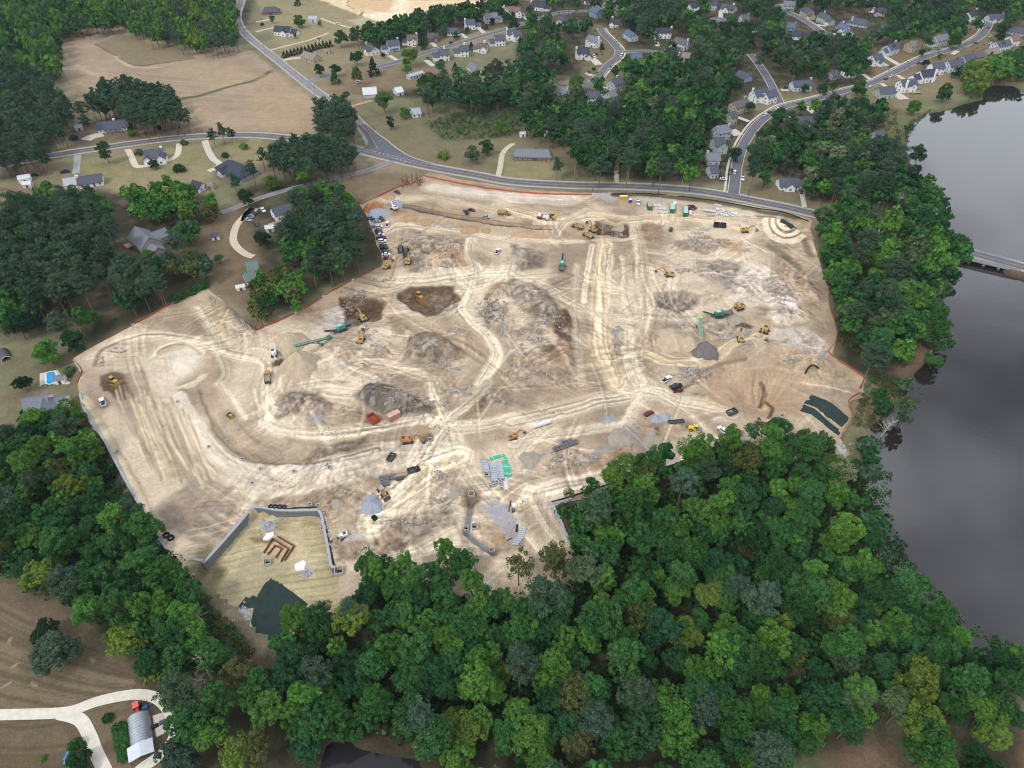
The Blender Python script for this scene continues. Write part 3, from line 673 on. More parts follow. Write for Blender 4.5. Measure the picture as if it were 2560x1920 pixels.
# overall wear
g.col[:] = (g.col * .98 + .02 * g.col.mean(-1, keepdims=True)); g.col *= np.array([1.02,1.0,.99]); lum = g.col.mean(-1, keepdims=True); g.col *= .93 * (lum / .46) ** .62
cc = (fbm(g.WX, g.WY, 6,4,91) - .5); g.col *= (1 + .34 * cc)[..., None]
swirl = fbm(g.WX * .35 + g.WY * .9, g.WY * .28 - g.WX * .1,2.4,3,14) - .5
g.col *= (1 + .22 * swirl * sstep(.4,.6, n1))[..., None]
g.h += (n1 - .5) * 2.6 * sstep(0,-30, poly_sd(g.X, g.Y, SITE)) * sstep(2,8, sd_b) + (n2 - .5) * 1.8 * sstep(2,6, sd_b) + (n3 - .5) * .8 * sstep(.5,3, sd_b)
g.h += .6 * swirl * sstep(.42,.62, n1) * sstep(1,4, sd_b)
sd_site = poly_sd(g.X + (g.WX - g.X) * .4, g.Y + (g.WY - g.Y) * .4, SITE)
bh = base_height(g.X, g.Y) + 5.0 * sstep(-.3,-2.5, poly_sd(g.X, g.Y, SITE))
e = sstep(-1,-9, sd_site) * sstep(0,1,1.0)
edge_wall = (g.X < P(600,1300)[0]) & (g.Y < P(300,1000)[1])
g.h = np.where(sd_b < 0, g.h, np.where(edge_wall, g.h, g.h * e + (np.maximum(bh, -4) + .08) * (1 - e)))
g.h += .08
keep = (sd_site[:-1, :-1] < .8) & (sd_site[1:, 1:] < .8)
site_me = g.to_mesh('construction_ground', keep, M_SITE)
site = struct(mk('construction_ground', site_me))

SITE_IN = poly_sd(g.X, g.Y, SITE) < 0
def Z(x, y):
 """ground level"""
 i, j = int(round((x - SG_.x0) / STEP)), int(round((y - SG_.y0) / STEP))
 if 0 <= i < SG_.nx and 0 <= j < SG_.ny and SITE_IN[j, i]: return SG_.at(x, y)
 return LAND.at(x, y)
def G(px, py):
 """source pixel -> point on the ground"""
 z = 0.0
 for _ in range(4):
  x, y = P(px, py, z); z = .5 * z + .5 * Z(x, y)
 x, y = P(px, py, z)
 return (x, y, Z(x, y))

# fields drawn finer than the land around them
def patch(name, label, px, z, step, rgb, ops, lift=.07):
 w = W(px, z); xs_ = [p[0] for p in w]; ys_ = [p[1] for p in w]; f = Field(min(xs_), max(xs_), min(ys_), max(ys_), step)
 f.h = np.vectorize(LAND.at)(f.X, f.Y) + lift; q = fbm(f.WX, f.WY, 22,4,9); f.col[:] = lin(rgb) * (.78 + .44 * q)[..., None]; ops(f)
 f.col *= (1 + .3 * (fbm(f.X, f.Y, 3.5,3,4) - .5))[..., None]; sd = poly_sd(f.WX, f.WY, w); struct(mk(name, f.to_mesh(name, sd[:-1, :-1] < 0, M_SITE)), label)
def rows(f, px0, px1, n, jit, z, cols, wd=.7, op=.5, bend=12):
 for i in range(n):
  t = i / (n - 1); a = (px0[0][0] + (px1[0][0] - px0[0][0]) * t, px0[0][1] + (px1[0][1] - px0[0][1]) * t); b_ = (px0[1][0] + (px1[1][0] - px0[1][0]) * t, px0[1][1] + (px1[1][1] - px0[1][1]) * t); j = RND.uniform(-jit, jit)
  f.line([(a[0], a[1] + j),((a[0] + b_[0]) / 2,(a[1] + b_[1]) / 2 + bend + j),(b_[0], b_[1] + j)], wd, RND.choice(cols), op, sm=6, warp=.25, z=z)
def op_sw(f):
 rows(f, ((-30,1490),(330,1650)),((-30,1760),(380,1800)),40,2,-4, [(140,124,102),(92,80,62),(132,116,94)], .8,.45)
 f.poly(S('60,1590 170,1640 150,1700 60,1720'),(96,92,62),4,.5, z=-4); f.poly(S('200,1540 280,1590 300,1640 230,1620'),(92,94,60),4,.5, z=-4)
 for x_, y_ in ((20,1585),(60,1700),(8,1700),(90,1640),(205,1640),(30,1650)): f.blob((x_, y_),1.6,.5,(176,164,146),.6, RND.uniform(0,3))
patch('mown_field','brown mown field with faint rows left of the western wood', S('-60,1440 40,1470 150,1525 270,1595 330,1690 330,1738 250,1748 190,1768 130,1778 -60,1785'),-4,.6,(112,98,78), op_sw)
def op_sw2(f): rows(f, ((-40,1800),(140,1800)),((-40,1990),(260,1990)),22,2,-4, [(126,110,90),(88,76,58)], .8,.4)
patch('lower_field','brown field below the white stone drive', S('-60,1800 140,1797 195,1812 215,1850 240,1920 260,1990 -60,1990'),-4,.7,(104,90,70), op_sw2)
def op_nw(f):
 rows(f, ((160,150),(700,200)),((260,300),(800,330)),26,1,0, [(176,158,132),(146,126,104),(168,146,112)], 1.6,.4,6)
 f.poly(T('00','820,380 1060,290 1300,370 1640,410 1680,500 1250,575 1170,560'),(126,114,86),2,.85); f.line(T('00','820,380 1000,480 1180,565 1400,545 1680,505'),1.8,(96,84,62),.9)
 f.line(T('00','1570,855 1750,820 1950,760 2212,690') + T('10','120,620'),4.5,(76,90,50),.95); f.line(T('00','530,400 600,520 760,620 1000,700'),5,(180,162,134),.5); f.line(T('00','1000,490 1150,580 1400,580'),3,(190,178,156),.6)
 f.poly(T('10','0,640 150,640 470,830 500,1130 0,1130'),(172,146,108),6,.5, mott=.6); f.poly(T('00','1500,620 2000,560 2212,640 1900,760'),(168,146,110),6,.5, mott=.6)
patch('farm_field','tan dry farm field beside the north road', T('00','545,650 505,440 545,355 700,275 1040,190 1080,300 1300,385 1640,425 2050,405 2120,470 2212,520') + T('10','160,650 300,760 470,850 500,1100 440,1140 0,1125') + T('00','2150,1130 1750,1140 1640,880 1480,790 1200,690 900,700 780,800 620,730'),0,1.2,(158,138,116), op_nw)
# ------------------------------------------------------------------ water
def water_mat(name, rgb, ior):
 m = bpy.data.materials.new(name); m.use_nodes = True
 n, l = m.node_tree.nodes, m.node_tree.links; b = n['Principled BSDF']
 b.inputs['Base Color'].default_value = LC(*rgb); b.inputs['Roughness'].default_value = 0.04
 b.inputs['IOR'].default_value = ior; b.inputs['Specular IOR Level'].default_value = .5
 tc = n.new('ShaderNodeTexCoord'); nz = n.new('ShaderNodeTexNoise')
 nz.inputs['Scale'].default_value = .35; nz.inputs['Detail'].default_value = 3
 l.new(tc.outputs['Object'], nz.inputs['Vector'])
 bp = n.new('ShaderNodeBump'); bp.inputs['Strength'].default_value = .05; bp.inputs['Distance'].default_value = .3
 l.new(nz.outputs['Fac'], bp.inputs['Height']); l.new(bp.outputs[0], b.inputs['Normal'])
 n2 = n.new('ShaderNodeTexNoise'); n2.inputs['Scale'].default_value = .012; n2.inputs['Detail'].default_value = 4; n2.inputs['Distortion'].default_value = 1.5
 l.new(tc.outputs['Object'], n2.inputs['Vector'])
 r = n.new('ShaderNodeMapRange'); r.inputs['To Min'].default_value = .7; r.inputs['To Max'].default_value = 1.3
 l.new(n2.outputs['Fac'], r.inputs['Value'])
 mx = n.new('ShaderNodeVectorMath'); mx.operation = 'SCALE'; mx.inputs[0].default_value = LC(*rgb)[:3]
 l.new(r.outputs[0], mx.inputs['Scale']); l.new(mx.outputs[0], b.inputs['Base Color'])
 return m
M_LAKE = water_mat('lake_water',(40,36,35),1.85)
M_POND = water_mat('pond_water',(40,38,42),1.45)
def sheet(name, pts, z, m):
 mb = MB(); mb.add([(x, y, z) for x, y in pts], [tuple(range(len(pts)))])
 return mb.build(name, m)
def grow(pts, d):
 """push the polygon outwards"""
 n = len(pts); ar = sum(pts[i][0] * pts[(i + 1) % n][1] - pts[(i + 1) % n][0] * pts[i][1] for i in range(n)); sg = 1 if ar > 0 else -1
 out = []
 for i in range(n):
  a, b = pts[i - 1], pts[(i + 1) % n]; tx, ty = b[0] - a[0], b[1] - a[1]; L = math.hypot(tx, ty) + 1e-9
  out.append((pts[i][0] + sg * ty / L * d, pts[i][1] - sg * tx / L * d))
 return out
lake = struct(sheet('lake', grow(LAKE, 6),-2.5, M_LAKE),'grey silty lake reflecting clouds')
pond = struct(sheet('pond', grow(POND, 2.0),-5.2, M_POND),'small dark pond under overhanging trees')

# ------------------------------------------------------------------ roads
def zroad(x, y):
 return 0.0
def strip(name, pts, width, z, m, parent=None, closed=False, off=0.0, zf=None):
 """ribbon along world points"""
 n = len(pts); vs = []; fs = []
 for i, p in enumerate(pts):
  a = pts[max(i - 1,0)]; b = pts[min(i + 1, n - 1)]
  tx, ty = b[0] - a[0], b[1] - a[1]; L = math.hypot(tx, ty) + 1e-9; nx, ny = -ty / L, tx / L
  for s in (off - width / 2, off + width / 2):
   x, y = p[0] + nx * s, p[1] + ny * s
   vs.append((x, y, z if zf is None else zf(x, y) + z))
 for i in range(n - 1): fs.append((2 * i, 2 * i + 2,2 * i + 3,2 * i + 1))
 mb = MB(); mb.add(vs, fs)
 return mb.build(name, m, parent)
def arc_cut(pts, d0, d1):
 """piece of a polyline between two distances"""
 out = []; acc = 0
 for i in range(len(pts) - 1):
  L = math.dist(pts[i], pts[i + 1])
  for t in (0.0,):
   if d0 <= acc <= d1: out.append(pts[i])
  for d in (d0, d1):
   if acc < d < acc + L:
    t = (d - acc) / L; out.append((pts[i][0] + (pts[i + 1][0] - pts[i][0]) * t, pts[i][1] + (pts[i + 1][1] - pts[i][1]) * t))
  acc += L
 return out
M_ASPH = mat('asphalt',(98,99,106),.9,.14,.25)
M_ASPH2 = mat('worn_asphalt',(128,128,134),.9,.14,.2)
M_SHOULD = mat('stone_shoulder',(172,164,152),.95,.15,.8)
M_WHITE = mat('road_paint_white',(214,214,210),.7,.1,2)
M_YEL = mat('road_paint_yellow',(206,156,60),.7,.1,2)
M_CONC = mat('concrete',(196,188,174),.9,.1,.7)
M_DIRT = mat('pale_gravel',(196,182,158),.95,.16,.7)
M_GRAV = mat('grey_gravel',(156,154,152),.95,.16,.9)

def lay(name, px, w, m, z=.10, shoulder=1.6, mark=True, label=None, zf=None, world=None):
 pts = smooth(world or W(px),8)
 r = struct(strip(name, pts, w, z, m, zf=zf), label)
 if shoulder: strip('shoulder', pts, w + 2 * shoulder, z - .045, M_SHOULD, r, zf=zf)
 if mark:
  for o in (w / 2 - .45,-w / 2 + .45): strip('edge_line', pts, .16, z + .012, M_WHITE, r, off=o, zf=zf)
  for o in (-.2,.2): strip('centre_line', pts, .16, z + .012, M_YEL, r, off=o, zf=zf)
 return r
mr = lay('main_road', ROAD_MAIN, 7.6, M_ASPH, .14,1.7, True, 'two lane asphalt road running along the north of the site')
nr = lay('north_road', S('600,-30 603,0 592,38 598,62 613,84 640,108 698,154 756,201 802,236 871,283 902,312 922,340 938,372 952,392'),7.2, M_ASPH2,.12,1.2, True, 'worn grey country road running north past the fields')
slip = lay('junction_slip', S('902,312 928,334 952,352 985,378 1020,398 1074,415'),7.0, M_ASPH, .125,1.0, False, 'curved asphalt slip of the road junction')
# paved mouth of the junction
mb = MB(); q = W(S('905,322 930,335 960,356 1000,386 1040,408 975,394 930,384 895,374 915,368 922,352'))
mb.add([(x, y, .133) for x, y in q], [tuple(range(len(q)))]); jm = struct(mb.build('junction_paving', M_ASPH))
strip('centre_line', smooth(W(S('908,316 924,335 938,360 944,372')),6),.3,.152, M_YEL, jm)
for i in range(9):
 a = (935 + i * 11,380 + i * 3.2); strip('give_way_dash', W([a, (a[0] + 4, a[1] + 1.2)]),.35,.152, M_WHITE, jm)
lay('country_lane', S('985,402 968,408 950,415 900,431 814,451 727,472 660,492 608,512 553,532'),3.6, M_ASPH2,.10,.5, False, 'narrow grey lane curving west below the pines')
lay('side_street', S('770,205 800,195 830,188'),7, M_ASPH2,.115,.5, False)
STREETS = [('S1','940,168 985,157 1061,133 1135,112 1207,90 1262,74 1330,52 1380,36 1410,30 1450,28 1490,24 1540,-5'),('S2','1500,70 1509,84 1532,107 1547,128 1540,146 1522,160 1500,185 1480,208'),('S2b','1540,130 1572,129 1620,128 1660,133'),
   ('S3','1833,485 1836,465 1841,420 1854,372 1876,333 1900,305 1930,283 1963,266 2036,249 2108,229 2180,208 2267,165 2325,139 2397,119 2450,92 2472,62 2470,50'),('S3b','2325,139 2350,126 2330,124'),
   ('S4','1876,135 1893,156 1920,197 1938,232 1952,262'),('S5','1940,10 1958,26 1995,43 2030,64 2054,80'),('S6','1770,55 1796,46 1820,56')]
STREET_PTS = []
for k, s_ in STREETS:
 pts = S(s_)
 o = lay('residential_street', pts, 6.6, mat('street_asphalt',(104,104,111),.9,.12,.2),.11 + .004 * len(k),0, False, 'suburban street, pale grey asphalt')
 o['label'] = {'S1': 'suburban street leading past the white houses behind the junction','S2': 'curving suburban street with a dead end among trees','S2b': 'short branch of the curving suburban street','S3': 'long suburban street running up along the lake houses',
     'S3b': 'short street stub by the lake houses','S4': 'side street joining the lake street','S5': 'cul-de-sac street in the far north-east','S6': 'tiny cul-de-sac among far trees'}[k]
 ww = smooth(W(pts),8); STREET_PTS += list(zip(smooth(pts, 8), ww))
 for sd in (-1,1):
  strip('kerb', ww, .5,.16, M_CONC, o, off=sd * 3.55)
 if k in ('S3','S5','S2'): strip('footpath', ww, 1.5,.12, M_CONC, o, off=5.6)
for cpx, r_ in (((1410,31),9),((2058,84),9.5),((1802,52),9),((1480,208),7),((962,163),7)):
 c = P(*cpx); mb = MB(); mb.add([(c[0] + r_ * math.cos(a), c[1] + r_ * math.sin(a),.128) for a in np.linspace(0,2 * math.pi, 24, endpoint=False)], [tuple(range(24))])
 struct(mb.build('turning_circle', MATS['street_asphalt']))
DRIVES = [('240,378 243,350 250,357',1,0)]
def drive(px, w, m, lab, z=0.0, name='driveway'):
 zf = (lambda x, y: max(LAND.at(x, y),-5.5)) if z else None
 return struct(strip(name, smooth(W(px, z),8), w, .10 if not z else .14, m, zf=zf), lab)
drive(T('00','670,1340 665,1420 655,1500'),4.5, M_GRAV, 'grey gravel drive to the long white ranch house')
drive(T('00','1100,1290 1130,1340 1160,1410 1190,1440 1280,1430 1420,1400 1520,1350 1545,1290 1545,1240'),4, mat('beige_drive',(206,192,172),.9,.08,.6),'beige looped concrete drive around the gabled white house')
drive(T('00','1770,1215 1800,1300 1840,1370 1900,1420 1870,1450 1800,1480'),4.5, M_CONC, 'pale concrete drive to the dark roofed house')
drive(T('00','740,1210 800,1180 890,1160'),9, M_CONC, 'cracked white concrete pad before the ranch house')
drive(T('10','120,435 250,400 450,350 630,285'),3, M_DIRT, 'sandy track leading to the grey metal shed'); drive(T('10','0,275 80,255 150,240'),3.5, M_CONC, 'pale drive to the black roofed farmhouse')
drive(T('10','0,190 90,175 170,150'),3.2, M_CONC, 'pale drive to the far brick house'); drive(T('10','230,520 320,505 390,500'),6, M_DIRT, 'pale gravel patch beside the brown ranch house')
drive(T('10','560,160 700,210 820,240'),3.2, M_DIRT, 'faint track past the metal shed'); drive(T('10','2090,1530 2110,1440 2130,1330 2180,1270 2212,1250') + T('20','0,1240'),3.6, M_DIRT, 'sandy two rut drive to the brick ranch house')
drive(T('20','905,1585 900,1500 905,1430 915,1330'),3, M_DIRT, 'rutted dirt track disappearing into the trees'); drive(T('10','800,930 870,905 1000,870'),3, mat('red_dirt',(178,150,124),.95,.15,.6),'dirt drive below the old barn')
drive(T('01','2180,140 2110,210 2050,280 2020,360 2020,430 2060,490 2130,540 2190,560'),4.2, M_DIRT, 'curving gravel drive among the western yards'); drive(T('01','2190,140 2150,190 2130,250') , 7, mat('grey_drive',(150,148,146),.9,.12,.6),'grey parking apron on the curving gravel drive')
drive(S('300,140 290,141'),.5, M_DIRT, 'faint worn patch in the field')
drive(T('31','290,0 305,80 315,130'),3, M_CONC, 'short pale drive across from the terraces')
WHITE_DIRT = mat('white_stone_drive',(216,208,192),.95,.1,.7)
drive(S('-60,1790 0,1788 80,1786 150,1783 190,1775 240,1756 300,1742 350,1737 395,1748 425,1780 438,1820 432,1850 405,1885 350,1925 320,1960'),3.3, WHITE_DIRT, 'white stone farm drive looping round the metal barn', -4)
drive(S('150,1785 200,1800 225,1840 240,1880 262,1925 280,1965'),3.6, WHITE_DIRT, 'white stone fork of the farm drive', -4)
for s_, w_, lab in (('1740,545 1735,520',3,''),): pass
for tl, s_, w_ in (('10','1150,480 1200,510 1230,530',4),('10','1470,520 1510,555 1540,570',5),('10','1520,370 1555,405',4),('10','1770,290 1820,330',4),('10','1910,230 1970,285',4.5),('20','90,140 150,180',4.5),('20','690,500 750,560',7),('20','640,630 690,655',4),('20','750,750 800,770',4),
     ('20','1240,340 1260,400',4),('20','1400,390 1330,430',4),('20','1340,455 1440,480',4),('20','640,40 660,10',8),('20','1800,170 1805,90',4.5),('20','1940,1010 2050,1050',4),('20','1890,1120 1960,1170',8),('30','1010,490 1130,560',5),('30','960,540 1010,570',8),('30','110,775 180,780',5),('30','330,920 400,980',5),
     ('30','980,720 1020,750',4),('30','1120,650 1180,690',4),('30','1090,800 1180,860',9),('30','420,215 500,225',5),('30','880,110 930,90',5),('30','500,290 590,295',4),('30','820,640 890,690',4),('30','140,990 200,1020',4),('30','1590,470 1640,440',4),('30','1890,190 1900,240',4)):
 drive(T(tl, s_), w_, M_CONC, 'short concrete drive of a suburban house')
# ------------------------------------------------------------------ trees
def leaf_mat(name, trans=.25):
 m = bpy.data.materials.new(name); m.use_nodes = True
 n, l = m.node_tree.nodes, m.node_tree.links; n.clear()
 out = n.new('ShaderNodeOutputMaterial'); oi = n.new('ShaderNodeObjectInfo'); at = n.new('ShaderNodeAttribute'); at.attribute_name = 'tone'
 hs = n.new('ShaderNodeHueSaturation'); hs.inputs['Saturation'].default_value = .98
 r = n.new('ShaderNodeMapRange'); r.inputs['To Min'].default_value = .62; r.inputs['To Max'].default_value = 1.42
 l.new(at.outputs['Fac'], r.inputs['Value']); l.new(r.outputs[0], hs.inputs['Value'])
 h = n.new('ShaderNodeMapRange'); h.inputs['To Min'].default_value = .515; h.inputs['To Max'].default_value = .485
 l.new(at.outputs['Fac'], h.inputs['Value']); l.new(h.outputs[0], hs.inputs['Hue'])
 l.new(oi.outputs['Color'], hs.inputs['Color'])
 d = n.new('ShaderNodeBsdfDiffuse'); t = n.new('ShaderNodeBsdfTranslucent'); mx = n.new('ShaderNodeMixShader'); mx.inputs[0].default_value = trans
 l.new(hs.outputs[0], d.inputs['Color']); l.new(hs.outputs[0], t.inputs['Color'])
 l.new(d.outputs[0], mx.inputs[1]); l.new(t.outputs[0], mx.inputs[2]); l.new(mx.outputs[0], out.inputs['Surface'])
 return m
M_LEAF = leaf_mat('leaves'); M_NEEDLE = leaf_mat('needles', .12)
M_BARK = mat('bark',(108,94,80),.95,.25,2); M_PBARK = mat('pine_bark',(128,106,90),.95,.25,2); M_DEAD = mat('dead_wood',(172,162,152),.95,.15,2)

def leaf_mass(centres, radii, per, size, rng, up=.35, jitter=.5, flat=1.0, aspect=1.0, tonesp=.22, hollow=.0):
 """quads scattered over small balls: verts, faces, tone"""
 n = len(centres); c = np.repeat(np.asarray(centres), per, 0); r = np.repeat(np.asarray(radii), per)
 d = rng.normal(size=(n * per, 3)); d[:, 2] = d[:, 2] * .9 + up; d /= np.linalg.norm(d, axis=1)[:, None]
 rad = r * rng.uniform(.75,1.08, n * per)
 p = c + d * rad[:, None] * np.array([1,1, flat])
 nrm = d + rng.normal(size=d.shape) * jitter; nrm[:, 2] += .25; nrm /= np.linalg.norm(nrm, axis=1)[:, None]
 u = np.cross(nrm, rng.normal(size=d.shape)); u /= np.linalg.norm(u, axis=1)[:, None]; v = np.cross(nrm, u)
 s = size * rng.uniform(.65,1.35, n * per); u *= (s * aspect)[:, None]; v *= s[:, None]
 vs = np.stack([p - u - v * .6, p + u * .7 - v, p + u + v * .7, p - u * .6 + v], 1).reshape(-1,3)
 fs = np.arange(n * per * 4).reshape(-1,4)
 tl = np.repeat(rng.uniform(-1,1, n), per) * tonesp + rng.normal(size=n * per) * .13 + .5
 return vs, fs, np.repeat(np.clip(tl, 0,1),4)

def broad_crown(seed, nl=9, ns=9, per=30, tall=1.0, leaf=.046, spread=1.0):
 """unit crown: radius about 1, centre at the origin"""
 rng = np.random.RandomState(seed); cs, rs = [], []
 for i in range(nl):
  a = 2.4 * i + rng.uniform(-.4,.4); e = rng.uniform(-.75,1.0); rr = (.62 if e < .7 else .3) * math.sqrt(rng.uniform(.45,1.15)) * spread
  L = np.array([math.cos(a) * rr, math.sin(a) * rr, e * .62 * tall]); R = rng.uniform(.30,.46)
  for k in range(ns):
   d = rng.normal(size=3); d[2] = abs(d[2]) * .9 - .1; d /= np.linalg.norm(d)
   cs.append(L + d * R * rng.uniform(.8,1.0) * np.array([1,1,.85])); rs.append(rng.uniform(.13,.21))
 for k in range(10):      # inner leaves that close the middle
  cs.append(rng.normal(size=3) * .22 + np.array([0,0,.05])); rs.append(.34)
 return leaf_mass(cs, rs, per, leaf, rng)
def pine_crown(seed, nl=9, per=30, leaf=.058):
 rng = np.random.RandomState(seed); cs, rs = [], []
 for i in range(nl):
  t = (i + .5) / nl; z = -.75 + 1.75 * t; w = (1.0 - max(0, t - .45) * 1.35) * (.55 + .6 * min(1, t * 2.2))
  m = 5 if t < .75 else 3
  for k in range(m):
   a = rng.uniform(0,6.28); rr = w * rng.uniform(.3,.85)
   c0 = np.array([math.cos(a) * rr, math.sin(a) * rr, z + rng.uniform(-.1,.1)])
   for j in range(3):
    cs.append(c0 + rng.normal(size=3) * np.array([.13,.13,.05])); rs.append(rng.uniform(.13,.22))
 return leaf_mass(cs, rs, per, leaf, rng, up=.5, flat=.6, jitter=.7, aspect=.45, tonesp=.14)
def cone_crown(seed):
 rng = np.random.RandomState(seed); cs, rs = [], []
 for i in range(60):
  t = rng.uniform(0,1) ** 1.3; a = rng.uniform(0,6.28); rr = (1 - t) * .85
  cs.append((math.cos(a) * rr, math.sin(a) * rr, -.9 + 2.2 * t)); rs.append(.16 * (1.2 - t * .6))
 for k in range(10): cs.append((0,0,-.8 + .18 * k)); rs.append(.5 * (1 - k / 11))
 return leaf_mass(cs, rs, 20,.06, rng, jitter=.6, tonesp=.12)
def bush_crown(seed):
 rng = np.random.RandomState(seed); cs, rs = [], []
 for i in range(26):
  d = rng.normal(size=3); d[2] = abs(d[2]); d /= np.linalg.norm(d); cs.append(d * np.array([.75,.75,.7])); rs.append(rng.uniform(.2,.32))
 for k in range(5): cs.append(rng.normal(size=3) * .2 + (0,0,.25)); rs.append(.45)
 return leaf_mass(cs, rs, 18,.1, rng, tonesp=.15)
def far_crown(seed, pine=False, low=False):
 if pine: return pine_crown(seed, 6,4,.15) if low else pine_crown(seed, 7,7,.115)
 return broad_crown(seed, 8,4,6,1.1,.17) if low else broad_crown(seed, 9,6,8,1.1,.13)

PROTO = {'broad': [np_mesh('crown', *broad_crown(100 + i, 10 + i % 4,10,46, tall=.9 + .14 * (i % 4), leaf=.042), mats=[M_LEAF]) for i in range(8)],
   'tall': [np_mesh('crown', *broad_crown(200 + i, 12,9,42, leaf=.042, tall=1.75, spread=.85), mats=[M_LEAF]) for i in range(4)],
   'airy': [np_mesh('crown', *broad_crown(300 + i, 8,6,34, tall=1.3, leaf=.038), mats=[M_LEAF]) for i in range(3)],
   'pine': [np_mesh('crown', *pine_crown(400 + i), mats=[M_NEEDLE]) for i in range(6)],
   'cone': [np_mesh('crown', *cone_crown(500 + i), mats=[M_NEEDLE]) for i in range(2)],
   'bush': [np_mesh('crown', *bush_crown(600 + i), mats=[M_LEAF]) for i in range(4)]}
def trunk_mesh(seed, kind):
 """from the ground (z=-1) to inside the crown (z=.6), unit height"""
 rng = random.Random(seed); mb = MB()
 lean = (rng.uniform(-.03,.03), rng.uniform(-.03,.03)); r0 = .022 if kind == 'pine' else .028
 pts = [(0,0,-.05),(lean[0], lean[1], .3),(lean[0] * 2, lean[1] * 2,.62),(lean[0] * 2.4, lean[1] * 2.4,.95)]
 for i in range(3): mb.cyl(pts[i], pts[i + 1], r0 * (1 - .27 * i),6, r0 * (1 - .27 * (i + 1)), cap=False)
 for k in range(7 if kind != 'pine' else 5):
  z = rng.uniform(.45,.85); a = rng.uniform(0,6.28); L = rng.uniform(.14,.26)
  mb.cyl((lean[0] * 2, lean[1] * 2, z),(lean[0] * 2 + math.cos(a) * L, lean[1] * 2 + math.sin(a) * L, z + L * .5), r0 * .4,5, r0 * .12, cap=False)
 return mb.mesh('trunk', M_PBARK if kind == 'pine' else M_BARK)
TRUNK = {'b': [trunk_mesh(i, 'b') for i in range(3)], 'pine': [trunk_mesh(10 + i, 'pine') for i in range(3)]}

PAL = {'bright': ('bright green',(84,126,54)),'mid': ('mid green',(62,104,54)),'deep': ('deep green',(48,86,49)),'lime': ('yellow-green',(102,124,52)),
  'grey': ('grey-green',(82,102,70)),'pale': ('pale dusty green',(112,126,92)),'blue': ('blue-green',(52,90,58)),'olive': ('olive',(88,96,54)),'needle': ('dark grey-green',(74,98,74)),
  'needle2': ('dark green',(60,88,64)),'rust': ('brownish green',(96,92,64)),'plum': ('dark plum',(66,40,46)),'red': ('red',(110,42,48)),'dark': ('very dark green',(42,66,42))}
SITE_T = grow(SITE, -1.5)
TREES = []      # dicts waiting to be built
def tree(px, py, r, kind='broad', col='mid', h=None, name=None, label=None, cat='tree', region=None, hc=None):
 """crown centre seen at px,py; r crown radius in metres"""
 h = h or {'broad': r * (2.75 if region else 2.15),'tall': r * (3.6 if region else 3.0),'airy': r * 3.4,'pine': r * (4.0 if region else 3.6),'cone': r * 2.6,'bush': r * 1.1}[kind] * RND.uniform(.93,1.07)
 cz = {'broad': h - r * 1.0,'tall': h - r * 1.4,'airy': h - r * 1.1,'pine': h - r * 1.05,'cone': r * .95,'bush': r * .25}[kind]
 z0 = 0.0
 for _ in range(3):
  x, y = P(px, py, z0 + cz); z0 = Z(x, y)
 TREES.append(dict(x=x, y=y, z=z0, r=r, h=h, cz=cz, kind=kind, col=col, name=name, label=label, cat=cat, region=region, px=px, py=py))
def fill(poly_s, spacing, rr, mix, region, seed=0, jit=.38, zc=12.0, avoid=None):
 """plant a wood: poly is the crown cover in source pixels; mix = [(weight, kind, colour),...]"""
 rng = random.Random(seed * 31 + 5); poly = S(poly_s) if isinstance(poly_s, str) else poly_s
 wpts = W(poly, zc); xs = [p[0] for p in wpts]; ys = [p[1] for p in wpts]
 tot = sum(m[0] for m in mix); dy = spacing * .866; row = 0; y = min(ys)
 while y < max(ys):
  x = min(xs) + (spacing / 2 if row % 2 else 0)
  while x < max(xs):
   a = x + rng.uniform(-jit, jit) * spacing; b = y + rng.uniform(-jit, jit) * spacing
   if in_poly(a, b, wpts):
    u = rng.uniform(0, tot)
    for w_, kd, cl in mix:
     u -= w_
     if u <= 0: break
    r = rng.uniform(*rr)
    # back to the picture
    dzz = CAM_H - zc; yy = b; fwd = yy * CP + dzz * SP; up = yy * SP - dzz * CP
    px = 1280 + F_PX * a / fwd; py = 960 - F_PX * up / fwd
    if avoid is None or not any(in_poly(px, py, q) for q in avoid):
     if -160 < px < 2720 and -120 < py < 2080:
      tree(px, py, r, kd, cl, region=region)
      if in_poly(TREES[-1]['x'], TREES[-1]['y'], SITE_T): TREES.pop()
   x += spacing
  y += dy; row += 1
SUMMER = [(3.4,'broad','mid'),(3.0,'broad','bright'),(2.4,'broad','deep'),(.45,'broad','lime'),(.35,'broad','grey'),(.45,'broad','blue'),(.35,'broad','olive'),(1.3,'tall','mid'),(.8,'tall','bright'),(.7,'pine','needle'),(.12,'airy','pale'),(.05,'broad','rust')]
# woods south of the site
fill('1445,1330 1450,1290 1520,1210 1570,1165 1640,1130 1720,1120 1800,1105 1900,1085 1960,1085 2040,1120 2110,1190 2180,1230 2200,1310 2230,1420 2300,1480 2420,1560 2560,1640 2640,1700 2640,1800 2540,1790 2470,1850 2500,1990 2350,2000 2300,1860 2190,1790 2090,1830 2020,1900 2020,2010 1380,2020 1280,1700 1290,1500 1440,1470',
  8.4,(3.6,6.7), SUMMER, 'south wood',1, zc=13)
fill('640,1690 700,1610 780,1560 900,1500 960,1440 1060,1420 1180,1440 1250,1470 1300,1700 1400,2000 1120,1990 1080,1880 1010,1810 930,1780 860,1800 800,1850 760,1890 640,1900 520,1870 430,1800 440,1640 540,1570',7.9,(3.4,6.2), SUMMER, 'south wood by the basin',2, zc=13)
fill('0,1090 60,1060 150,1040 230,1080 270,1200 340,1280 400,1350 470,1450 520,1560 560,1620 500,1700 420,1760 360,1640 290,1570 180,1500 90,1450 0,1430 -60,1300',7.6,(3.6,6.2), SUMMER, 'west wood',3, zc=12)
